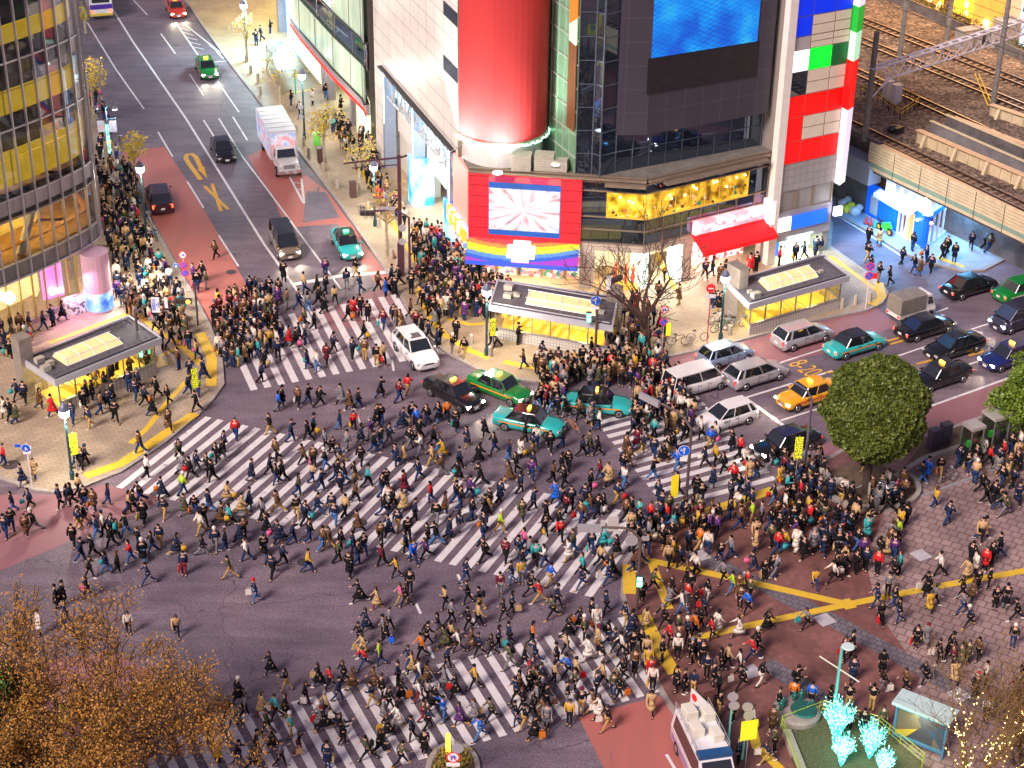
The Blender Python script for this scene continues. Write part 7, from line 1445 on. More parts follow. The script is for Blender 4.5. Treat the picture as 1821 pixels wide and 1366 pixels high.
# ================================================================ TREES AND PLANTS
BARK = mat('dark_bark', (.055, .038, .03), .8, noise=.4, ns=4, bump=.3); PBARK = mat('pale_bark', (.42, .36, .25), .8, noise=.5, ns=3); GBARK = mat('golden_lit_bark', (.22, .14, .06), .8, noise=.4, ns=4)
def leafmat(nm, c, c2, rough=.6, sc_=1.2):
    m = mat(nm, c, rough); n, l, b = nodes(m); tc = n.new('ShaderNodeTexCoord'); v = n.new('ShaderNodeTexNoise'); v.inputs['Scale'].default_value = sc_; v.inputs['Detail'].default_value = 8; v.inputs['Roughness'].default_value = .8; l.new(tc.outputs['Object'], v.inputs['Vector'])
    r = ramp(n, [(.35, c), (.65, c2)]); l.new(v.outputs['Fac'], r.inputs[0]); l.new(r.outputs[0], b.inputs['Base Color']); return m
def limbs(rr, base, h, lean=(0, 0), r=.2, n0=6, spread=.6, depth=4, first=.35, ln=.42, up=.35, kink=.18, twig=.012):
    """branch segments [(p0, p1, r0, r1)] and tip points"""
    segs, tips = [], []
    def grow(p, d, L, r, dep):
        k = 3; q = p
        for i in range(k):
            d2 = (d + Vector((rr.gauss(0, kink), rr.gauss(0, kink), rr.gauss(0, kink) + up * .12))).normalized()
            e = q + d2 * L / k; r2 = max(twig, r * (1 - .22)); segs.append((q, e, r, r2)); q, d, r = e, d2, r2
            if dep < 3 and i < k - 1: tips.append(tuple(q))
            if dep > 0 and (i > 0 or dep >= depth - 1): 
                if rr.random() < .8:
                    a = Vector((rr.gauss(0, 1), rr.gauss(0, 1), rr.gauss(0, .5) + up)).normalized(); grow(q, (d * (1 - spread) + a * spread).normalized(), L * rr.uniform(.55, .78), r * .62, dep - 1)
        if dep > 0:
            for _ in range(2): a = Vector((rr.gauss(0, 1), rr.gauss(0, 1), rr.gauss(0, .5) + up)).normalized(); grow(q, (d * (1 - spread * .7) + a * spread * .7).normalized(), L * rr.uniform(.6, .8), r * .7, dep - 1)
        else: tips.append(tuple(q))
    b = Vector(base); t = b + Vector((lean[0], lean[1], h * first)); segs.append((b, t, r, r * .8))
    for i in range(n0):
        a = 2 * math.pi * (i + rr.random() * .5) / n0; d = Vector((math.cos(a) * spread * 1.2, math.sin(a) * spread * 1.2, 1)).normalized(); grow(t - Vector((0, 0, h * .03 * i)), d, h * ln, r * .55, depth)
    return segs, tips
def leaves(mb, rr, pts, per, rad, size, aspect=.6, mi=0):
    P = np.array(pts); N = len(P) * per; rs = np.random.RandomState(rr.randint(0, 99999))
    C = np.repeat(P, per, 0) + rs.normal(0, rad, (N, 3)); e1 = rs.normal(0, 1, (N, 3)); e1 /= np.linalg.norm(e1, axis=1)[:, None]; e2 = np.cross(e1, rs.normal(0, 1, (N, 3))); e2 /= np.linalg.norm(e2, axis=1)[:, None]
    s = size * rs.uniform(.6, 1.4, (N, 1)); v = np.stack([C - e1 * s, C - e2 * s * aspect, C + e1 * s, C + e2 * s * aspect], 1).reshape(-1, 3)
    o = len(mb.v); mb.v += [tuple(x) for x in v.tolist()]; mb.f += [(o + 4 * i, o + 4 * i + 1, o + 4 * i + 2, o + 4 * i + 3) for i in range(N)]; mb.m += [mi] * N
def tree(nm, base, label, segs, bark, cat='tree', group=None, lv=None, lm=None, fs=None):
    o = thing(nm, base, label, cat, group); mb = MB()
    for i, (a, b, r0, r1) in enumerate(segs): mb.tube(a, b, r0, r1, 7 if r0 > .05 else 4, cap=False)
    mb.build('trunk', bark, o, smooth=True)
    if lv: lv.build('crown', lm, o)
    return o
# round clipped evergreen
rr = random.Random(11); c = g(1540, 868, .4); zc = hgt(c, 738)
top = hgt(c, 655); R_ = 3.05
LEAFG = leafmat('evergreen_leaf', (.03, .07, .008), (.17, .21, .03), .5, 2.2)
mb = MB(); rs = np.random.RandomState(5); N = 60000
d = rs.normal(0, 1, (N, 3)); d /= np.linalg.norm(d, axis=1)[:, None]
bump = 1 + .06 * np.sin(d[:, 0] * 5 + 1) * np.cos(d[:, 2] * 6) + .05 * np.sin(d[:, 1] * 9 + d[:, 2] * 7) + .04 * np.sin(d[:, 0] * 17) * np.sin(d[:, 2] * 15 + 2) + .03 * np.sin(d[:, 1] * 27 + d[:, 0] * 21)
rad = R_ * bump * (1 - np.abs(rs.normal(0, .06, N))) * (1 - .18 * np.clip(-d[:, 2], 0, 1)); Cc = np.stack([c[0] + d[:, 0] * rad, c[1] + d[:, 1] * rad, zc + .1 + d[:, 2] * rad * 1.13], 1)
keep = Cc[:, 2] > .9; Cc = Cc[keep]
leaves(mb, rr, Cc, 1, .03, .11, .6)
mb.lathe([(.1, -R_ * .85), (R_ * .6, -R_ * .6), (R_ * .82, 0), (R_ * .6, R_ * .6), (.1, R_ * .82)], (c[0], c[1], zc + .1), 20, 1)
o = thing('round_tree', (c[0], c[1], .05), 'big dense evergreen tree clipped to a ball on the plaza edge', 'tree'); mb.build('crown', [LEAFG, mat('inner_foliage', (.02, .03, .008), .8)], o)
mb = MB(); mb.tube((c[0], c[1], 0), (c[0], c[1], 2.4), .28, .24, 10); mb.build('trunk', BARK, o)
# brown zelkova, bottom left
rr = random.Random(21); b = g(178, 1455)
segs, tips = limbs(rr, (b[0], b[1], 0), 10.9, (0, 0), .34, 8, .58, 4, .20, .34, .34, .11, .018)
lv = MB(); leaves(lv, rr, [t for t in tips if rr.random() < .85], 8, .22, .066, .5)
tree('autumn_tree', (b[0], b[1], 0), 'wide spreading tree with rusty brown autumn leaves at bottom left', segs, BARK, lv=lv, lm=leafmat('autumn_leaf', (.28, .12, .02), (.58, .30, .05), .6, 1.5))
# conifer, bottom left corner
def bushy(name, base, h, w_, label, lm, n, size, seed, cat='tree', trunk=True, zc=.55, lobes=14, group=None):
    rr = random.Random(seed); rs = np.random.RandomState(seed); o = thing(name, base, label, cat, group); mb = MB(); pts = []
    for k in range(lobes):
        a = rr.uniform(0, 6.28); zz = rr.uniform(.25, 1.0); rr_ = w_ * rr.uniform(.25, .85) * (1.15 - abs(zz - .5)); cx, cy, cz = base[0] + math.cos(a) * rr_, base[1] + math.sin(a) * rr_, base[2] + h * zz
        m_ = n // lobes; dd = rs.normal(0, 1, (m_, 3)); dd /= np.linalg.norm(dd, axis=1)[:, None]; r_ = w_ * rr.uniform(.3, .5) * (.75 + .25 * rs.rand(m_)); pts.append(np.stack([cx + dd[:, 0] * r_, cy + dd[:, 1] * r_, cz + dd[:, 2] * r_ * .8], 1))
    leaves(mb, rr, np.concatenate(pts), 1, .05, size, .55); mb.build('crown', lm, o)
    if trunk: mb = MB(); mb.tube((base[0], base[1], base[2] - .2), (base[0], base[1], base[2] + h * .8), .14 * w_ / 2, .05, 8); mb.build('trunk', BARK, o)
    return o
b = g(5, 1460); bushy('conifer', (b[0], b[1], 0), 8.0, 2.6, 'dark green leafy evergreen tree in the bottom left corner', leafmat('deep_green_leaf', (.015, .06, .008), (.12, .22, .01), .5, 2.5), 26000, .11, 31, lobes=34)
b = g(1812, 790, .05); bushy('camphor_tree', (b[0], b[1], .05), 6.2, 2.0, 'loose yellow green tree behind the phone booths', leafmat('lime_leaf', (.05, .12, .015), (.25, .36, .03), .5, 2.2), 9000, .12, 33, lobes=26)
# bare tree in front of the shops
rr = random.Random(45); b = g(1150, 622, K)
segs, tips = limbs(rr, (b[0], b[1], K), 9.6, (-.25, .1), .32, 5, .60, 3, .26, .36, .40, .12, .02)
tree('bare_tree', (b[0], b[1], K), 'leafless dark street tree in front of the red awning shops', segs, mat('dark_brown_bark', (.09, .045, .035), .8, noise=.3))
# bottom right tree with warm lights
rr = random.Random(52); b = g(1722, 1440, .05)
segs, tips = limbs(rr, (b[0], b[1], .05), 9.6, (0, 0), .24, 7, .5, 3, .18, .36, .5, .13, .010)
lv = MB(); leaves(lv, rr, [t for t in tips if rr.random() < .18], 2, .25, .05, .5)
o = tree('lit_tree', (b[0], b[1], .05), 'bare tree wrapped in small warm fairy lights at bottom right', segs, GBARK, lv=lv, lm=leafmat('sparse_brown_leaf', (.2, .1, .02), (.4, .2, .04)))
mb = MB()
for a, e, r0, r1 in segs:
    if r0 > .028 and a[2] < 8:
        L = (e - a).length; k = int(L / .2)
        for i in range(k): p = a.lerp(e, (i + rr.random()) / k); q = Vector((rr.gauss(0, 1), rr.gauss(0, 1), rr.gauss(0, 1))).normalized() * (r0 + .02); mb.box(tuple(p + q), (.034, .034, .034))
mb.build('fairy_lights', mat('warm_fairy_light', (1, .8, .4), .4, emit=(1, .72, .22), es=6), o)
for k in range(5): p = segs[rr.randint(1, 40)][0]; light('fairy_glow', 'POINT', tuple(p), 16, (1, .65, .2), .3, o)
rr = random.Random(57); b = g(1815, 1400, .05); segs, tips = limbs(rr, (b[0], b[1], .05), 6.6, (0, 0), .2, 6, .55, 3, .2, .35, .35, .14)
lv = MB(); leaves(lv, rr, tips, 4, .25, .07, .5); tree('brown_tree', (b[0], b[1], .05), 'small tree with dry brown leaves in the bottom right corner', segs, BARK, lv=lv, lm=leafmat('dry_leaf', (.12, .07, .02), (.26, .13, .03)))
# street plane trees with a few yellow leaves
YL = leafmat('yellow_leaf', (.5, .38, .02), (.8, .62, .05))
for i, (px, py, pt, label) in enumerate([(168, 215, 85, 'slim street tree nearest the far bus, left pavement'), (243, 330, 222, 'slim plane tree with yellow leaves beside the red lane'), (152, 60, 5, 'slim street tree at the top edge behind the glass building'),
        (500, 205, 62, 'white barked street tree behind the box truck'), (440, 110, 10, 'slim street tree near the top of the right pavement'), (577, 290, 175, 'street tree with most yellow leaves beside the blue lamp post'), (640, 345, 225, 'slim pollarded tree beside the traffic signal mast'), (688, 455, 300, 'nearly leafless street tree next to the purple signal pole')]):
    rr = random.Random(70 + i); b = g(px, py, K); h = hgt(b, pt); segs, tips = limbs(rr, (b[0], b[1], K), h * .95, (0, 0), .13, 5, .62, 2, .5, .20, .3, .2, .018)
    lv = MB(); leaves(lv, rr, [t for t in tips if rr.random() < (.75 if i in (0, 1, 5) else .3)], 2, .18, .10, .7)
    tree('street_tree', (b[0], b[1], K), label, segs, PBARK, group='slim pavement trees', lv=lv, lm=YL)
# cyan lit bushes in the fenced pond garden
CYB = mat('cyan_lit_twig', (.1, .5, .45), .5, emit=(.06, .8, .72), es=.3); CYL = mat('cyan_bulb', (.5, 1, .9), .5, emit=(.25, 1, .85), es=3)  # twigs glow cyan themselves, painted in for the light of their bulbs
for i, (px, py, hh, label) in enumerate([(1484, 1322, 2.6, 'tallest cyan lit bush in the fenced garden, beside the pale green pole'), (1545, 1352, 2.3, 'cyan lit bush right of the tallest one in the fenced garden'), (1495, 1366, 2.0, 'cyan lit bush below the tallest one at the frame bottom'), (1570, 1385, 1.7, 'smallest cyan lit bush touching the frame bottom')]):
    rr = random.Random(90 + i); b = g(px, py, .2); o = thing('lit_bush', (b[0], b[1], .2), label, 'bush', 'bushes wrapped in cyan lights'); mb = MB(); ml = MB()
    for k in range(150):
        a = rr.uniform(0, 6.28); sp_ = rr.uniform(.05, .55) * hh * .62; p0 = Vector((b[0], b[1], .2)); p1 = p0 + Vector((math.cos(a) * sp_ * .45, math.sin(a) * sp_ * .45, hh * rr.uniform(.4, .6))); p2 = p0 + Vector((math.cos(a) * sp_, math.sin(a) * sp_, hh * rr.uniform(.65, 1.05)))
        mb.tube(p0, p1, .014, .012, 3, cap=False); mb.tube(p1, p2, .012, .008, 3, cap=False)
        for _ in range(5): q = p1.lerp(p2, rr.random()) if rr.random() < .7 else p0.lerp(p1, rr.uniform(.4, 1)); ml.box(tuple(q), (.03, .03, .03))
    mb.build('twigs', CYB, o); ml.build('bulbs', CYL, o); light('bush_glow', 'POINT', (b[0], b[1], .2 + hh * .65), 20, (.1, 1, .85), .4, o)

mb, rr, pp, o = ISL; leaves(mb, rr, pp, 7, .1, .07, .6); mb.build('ground_cover', leafmat('island_leaf', (.12, .12, .02), (.4, .28, .05), .6, 3), o)
# ================================================================ PEOPLE
def skin(name, pts, edges, rad, sub=1, root=0):
    me = bpy.data.meshes.new(name); me.from_pydata([Vector(p) for p in pts], edges, []); o = bpy.data.objects.new('t', me); COL.objects.link(o)
    o.modifiers.new('s', 'SKIN'); sv = me.skin_vertices[0].data
    for i, r in enumerate(rad): sv[i].radius = r if isinstance(r, tuple) else (r, r); sv[i].use_root = (i == root)
    o.modifiers['s'].use_smooth_shade = True
    if sub: m = o.modifiers.new('u', 'SUBSURF'); m.levels = sub; m.render_levels = sub
    dg = bpy.context.evaluated_depsgraph_get(); out = bpy.data.meshes.new_from_object(o.evaluated_get(dg)); out.name = name
    bpy.data.objects.remove(o); bpy.data.meshes.remove(me); return out
def pose_pts(lL, kL, lR, kR, aL, eL, aR, eR, lean=.04):
    """joint positions; legs: thigh swing and knee bend, arms: shoulder swing and elbow bend (degrees), facing +x"""
    P = {}; P['pel'] = Vector((0, 0, .90)); P['spi'] = Vector((lean * .4, 0, 1.08)); P['che'] = Vector((lean, 0, 1.28)); P['nec'] = Vector((lean * 1.3, 0, 1.44)); P['hea'] = Vector((lean * 1.6 + .02, 0, 1.53)); P['top'] = Vector((lean * 1.7 + .01, 0, 1.66))
    for s, l, k, a, e in ((1, lL, kL, aL, eL), (-1, lR, kR, aR, eR)):
        n = 'L' if s > 0 else 'R'
        h = Vector((0, s * .095, .86)); t = R(l); kn = h + Vector((math.sin(t) * .42, 0, -math.cos(t) * .42)); t2 = R(l - k); an = kn + Vector((math.sin(t2) * .40, 0, -math.cos(t2) * .40)); P['h' + n], P['k' + n], P['a' + n] = h, kn, an
        P['t' + n] = an + Vector((.15, 0, -.03 + .0))
        sh = Vector((lean, s * .19, 1.37)); t = R(a); el = sh + Vector((math.sin(t) * .27, s * .05, -math.cos(t) * .27)); t2 = R(a + e); wr = el + Vector((math.sin(t2) * .24, -s * .02 * (e > 60), -math.cos(t2) * .24)); P['s' + n], P['e' + n], P['w' + n] = sh, el, wr
        hd = Vector((math.sin(t2 + .2), 0, -math.cos(t2 + .2))); P['p' + n] = wr + hd * .06; P['hd' + n] = hd
    dz = min(P['aL'].z, P['aR'].z) - .075
    for k in P:
        if not k.startswith('hd'): P[k] = P[k] - Vector((0, 0, dz))
    return P
def body_mesh(name, P, sub=1, fingers=True):
    pts, rad, ed, ix = [], [], [], {}
    def add(n, p, r, par=None):
        ix[n] = len(pts); pts.append(p); rad.append(r)
        if par: ed.append((ix[par], ix[n]))
    add('pel', P['pel'], (.13, .10)); add('spi', P['spi'], (.115, .09), 'pel'); add('che', P['che'], (.15, .10), 'spi'); add('nec', P['nec'], .052, 'che'); add('hea', P['hea'], (.07, .078), 'nec'); add('mid', (P['hea'] + P['top']) / 2, (.082, .098), 'hea'); add('top', P['top'], (.055, .06), 'mid')
    f = P['hea'] + Vector((.085, 0, .045)); add('nose', f, .016, 'hea')
    for n in 'LR':
        add('h' + n, P['h' + n], .085, 'pel'); add('k' + n, P['k' + n], .055, 'h' + n); add('a' + n, P['a' + n], .036, 'k' + n); add('t' + n, P['t' + n], (.035, .03), 'a' + n)
        add('s' + n, P['s' + n], .055, 'che'); add('e' + n, P['e' + n], .040, 's' + n); add('w' + n, P['w' + n], .026, 'e' + n); add('p' + n, P['p' + n], (.036, .018), 'w' + n)
        if fingers:
            hd = P['hd' + n]; s = 1 if n == 'L' else -1; side = Vector((0, 1, 0)).cross(hd).normalized()
            for i in range(4):
                L = (.062, .072, .068, .052)[i]; b0 = P['p' + n] + hd * .03 + side * (.027 - .018 * i); add('f%s%d' % (n, i), b0 + hd * L * .55, .0085, 'p' + n); add('g%s%d' % (n, i), b0 + hd * L * .9 - Vector((0, s * .02, 0)), .0075, 'f%s%d' % (n, i))
            add('q' + n, P['p' + n] + side * .045 + hd * .0 - Vector((0, s * .01, 0)), .010, 'w' + n); add('r' + n, P['p' + n] + side * .055 + hd * .035 - Vector((0, s * .015, 0)), .008, 'q' + n)
    me = skin(name, pts, ed, rad, sub); me.materials.append(None)
    return me
def skel(name, P, spec, sub=1):
    """spec: list of (joint, radius, parent)"""
    pts, rad, ed, ix = [], [], [], {}
    for n, r, par in spec:
        ix[n] = len(pts); pts.append(P[n]); rad.append(r)
        if par: ed.append((ix[par], ix[n]))
    return skin(name, pts, ed, rad, sub)
def merge(name, *mbs):
    pass
def jacket(name, P, long, sub=1):
    P = dict(P); sp = [('che', (.175, .12), None), ('spi', (.155, .115), 'che'), ('pel', (.16, .12), 'spi'), ('nec', (.085, .08), 'che')]
    for n in 'LR':
        P['w' + n] = P['e' + n].lerp(P['w' + n], .9)
        sp += [('s' + n, .074, 'che'), ('e' + n, .058, 's' + n), ('w' + n, .045, 'e' + n)]
    me = skel(name, P, sp, sub)
    if long:
        z1 = P['pel'].z + .05; z0 = max(.42, P['pel'].z - .40); sx = .10 + max(abs(P['kL'].x), abs(P['kR'].x)) * .95; mb = MB(); cx = (P['kL'].x + P['kR'].x) * .3
        n = 14
        for (w0, h0, w1, h1, za, zb) in ((.155, .19, .13 + sx * .45, .21, z1, (z1 + z0) / 2), (.13 + sx * .45, .21, .10 + sx, .235, (z1 + z0) / 2, z0)):
            A = [(math.cos(2 * math.pi * i / n) * w0, math.sin(2 * math.pi * i / n) * h0, za) for i in range(n)]; B = [(cx * (1 if zb == z0 else .4) + math.cos(2 * math.pi * i / n) * w1, math.sin(2 * math.pi * i / n) * h1, zb) for i in range(n)]
            mb.hexa(B, A)
        me = join(name, [me, mb])
    return me
def arrs(x):
    if isinstance(x, MB): return np.array(x.v, dtype=np.float32).reshape(-1, 3), x.f
    v = np.empty(len(x.vertices) * 3, np.float32); x.vertices.foreach_get('co', v); return v.reshape(-1, 3), [tuple(p.vertices) for p in x.polygons]
def join(name, items):
    V, F, o = [], [], 0
    for it in items: v, f = arrs(it); V.append(v); F += [tuple(i + o for i in q) for q in f]; o += len(v)
    me = bpy.data.meshes.new(name); me.from_pydata(np.concatenate(V).tolist(), [], F); me.polygons.foreach_set('use_smooth', [True] * len(F)); me.update(); return me
def trousers(name, P, sub=1):
    return skel(name, P, [('pel', (.15, .112), None), ('hL', .092, 'pel'), ('kL', .064, 'hL'), ('aL', .048, 'kL'), ('hR', .092, 'pel'), ('kR', .064, 'hR'), ('aR', .048, 'kR')], sub)
def shoes(name, P, side='LR'):
    mb = MB()
    for n in side: a, t = P['a' + n], P['t' + n]; c = (a + t) / 2; mb.ball((c.x, c.y, c.z - .035), (.14, .052, .048), 10); mb.ball((a.x, a.y, a.z - .01), (.06, .05, .06), 8)
    return join(name, [mb])
def hairmesh(name, P, kind):
    mb = MB(); c = (P['hea'] + P['top']) / 2; c = (c.x - .012, c.y, c.z + .018)
    if kind in 'sl': mb.ball((c[0] - .008, c[1], c[2]), (.112, .105, .112), 12)
    if kind == 'l': mb.ball((c[0] - .06, c[1], c[2] - .12), (.075, .11, .19), 10)
    if kind == 'h': mb.lathe([(.112, -.02), (.122, .015), (.115, .07), (.07, .13), (.01, .145)], c, 12); mb.ball((c[0] - .045, c[1], c[2] - .05), (.07, .095, .08), 8)
    if kind == 'z': mb.lathe([(.12, .03), (.11, .08), (.06, .15), (.02, .2)], c, 12, 1); mb.lathe([(.128, -.015), (.135, .01), (.125, .04)], c, 12); mb.ball((c[0] - .06, c[1], c[2] + .2), .04, 8)
    me = join(name, [mb])
    if kind == 'z': me.polygons.foreach_set('material_index', mb.m)
    return me
POSES = {  # legs, arms
 '1': pose_pts(24, 6, -20, 22, -22, 12, 24, 22), '2': pose_pts(33, 5, -27, 30, -32, 20, 34, 30, .08), '3': pose_pts(10, 4, -10, 38, -10, 10, 12, 16), '0': pose_pts(3, 2, -3, 3, -3, 10, 4, 14, .01),
 'p': pose_pts(20, 8, -16, 24, 22, 95, -16, 12, .05), 'q': pose_pts(3, 2, -4, 4, 28, 95, 10, 80, .02), 'u': pose_pts(6, 3, -14, 12, 100, 30, 112, 25, .02)}
SKINM = mat('skin', (.62, .38, .27), .5, noise=.06); HAIRM = [mat('black_hair', (.008, .006, .005), .6, noise=.2, spec=.2), mat('brown_hair', (.06, .028, .014), .5, noise=.2), mat('dark_brown_hair', (.025, .014, .01), .5, noise=.2)]
CLO = {'K': ('black', (.012, .012, .014)), 'N': ('navy', (.018, .028, .065)), 'B': ('bright blue', (.02, .13, .62)), 'G': ('olive', (.085, .09, .045)), 'L': ('lime green', (.42, .62, .04)), 'Y': ('mustard', (.60, .37, .04)), 'C': ('camel', (.52, .36, .17)),
       'W': ('cream', (.72, .68, .60)), 'S': ('grey', (.20, .20, .22)), 'R': ('red', (.55, .025, .03)), 'O': ('orange', (.62, .17, .02)), 'P': ('pink', (.72, .14, .30)), 'V': ('purple', (.10, .035, .16)), 'T': ('teal', (.05, .38, .38)), 'M': ('maroon', (.15, .02, .035)), 'D': ('brown', (.13, .07, .035))}
LEG = {'k': ('black', (.013, .013, .016)), 'n': ('dark denim', (.02, .045, .14)), 'b': ('blue denim', (.07, .18, .42)), 't': ('tan', (.46, .30, .10)), 'g': ('grey', (.19, .19, .21)), 'r': ('dark red', (.22, .02, .03)), 'w': ('cream', (.68, .62, .55))}
CM = {k: mat('cloth_' + v[0].replace(' ', '_'), v[1], .9, noise=.18, ns=9, spec=.15) for k, v in CLO.items()}; LM = {k: mat('trouser_' + v[0].replace(' ', '_'), v[1], .9, noise=.12, ns=9, spec=.15) for k, v in LEG.items()}
SHM = [mat('black_shoe', (.015, .013, .012), .5), mat('white_shoe', (.7, .68, .65), .6), mat('tan_boot', (.45, .26, .06), .6)]
EYE = mat('eye_dark', (.01, .008, .008), .3); LIP = mat('lip', (.45, .14, .12), .5)
MS = {}
def pm(kind, pose, sub=1):
    k = (kind, pose, sub)
    if k in MS: return MS[k]
    P = POSES[pose]
    if kind == 'body':
        me = body_mesh('person', P, sub, sub > 0)
        if sub:
            h = P['hea']; mb = MB()
            for s in (-1, 1): mb.ball((h.x + .083, s * .032, h.z + .062), (.01, .014, .008), 6); 
            mb.ball((h.x + .083, 0, h.z + .005), (.008, .022, .006), 6, 1)
            for s in (-1, 1): mb.ball((h.x + .0, s * .088, h.z + .05), (.016, .012, .028), 6, 2)
            nb = len(me.polygons); me = join('person', [me, mb]); me.polygons.foreach_set('material_index', [0] * nb + [{0: 1, 1: 2, 2: 0}[x] for x in mb.m]); me.materials.append(SKINM); me.materials.append(EYE); me.materials.append(LIP)
    elif kind in ('jacket', 'coat'): me = jacket(kind, P, kind == 'coat', sub); me.materials.clear(); me.materials.append(CM['K'])
    elif kind == 'trousers': me = trousers(kind, P, sub); me.materials.clear(); me.materials.append(LM['k'])
    elif kind[:4] == 'shoe': me = shoes('shoe', P, kind[4:].replace('s', 'LR') if kind == 'shoes' else kind[4:]); me.materials.append(SHM[0])
    else: me = hairmesh('hair' if kind in 'sl' else 'hat', P, kind); me.materials.append(HAIRM[0]); 
    if kind == 'z': me.materials.append(CM['R'])
    MS[k] = me; return me
def setm(o, m, slot=0): o.material_slots[slot].link = 'OBJECT'; o.material_slots[slot].material = m
DIRS = {'w': (-10, 1), 'e': (10, -1), 'n': (0, -10), 's': (1, 10)}
def ground_z(x, y):
    return 0.
from bisect import bisect
def inpoly(p, poly):
    c = False; j = len(poly) - 1
    for i in range(len(poly)):
        (xi, yi), (xj, yj) = poly[i], poly[j]
        if (yi > p[1]) != (yj > p[1]) and p[0] < (xj - xi) * (p[1] - yi) / (yj - yi) + xi: c = not c
        j = i
    return c
PAVE = [[farL] + G((120, 60)) + left_k + [(-75, 95), (-75, 200)], mid_k + [g(1300, 60), (-20, 230), (-52, 230)], right_k + [(70, 150), (70, 230), (26, 230)]]; PLZ = plz_k + [(80, 110), (80, 40), (8, 40)]
def foot(px, py):
    q = g(px, py)
    for pv in PAVE:
        if inpoly(q, pv): q = g(px, py, K); return (q[0], q[1], K)
    if inpoly(q, PLZ): q = g(px, py, .06); return (q[0], q[1], .06)
    return (q[0], q[1], 0.)

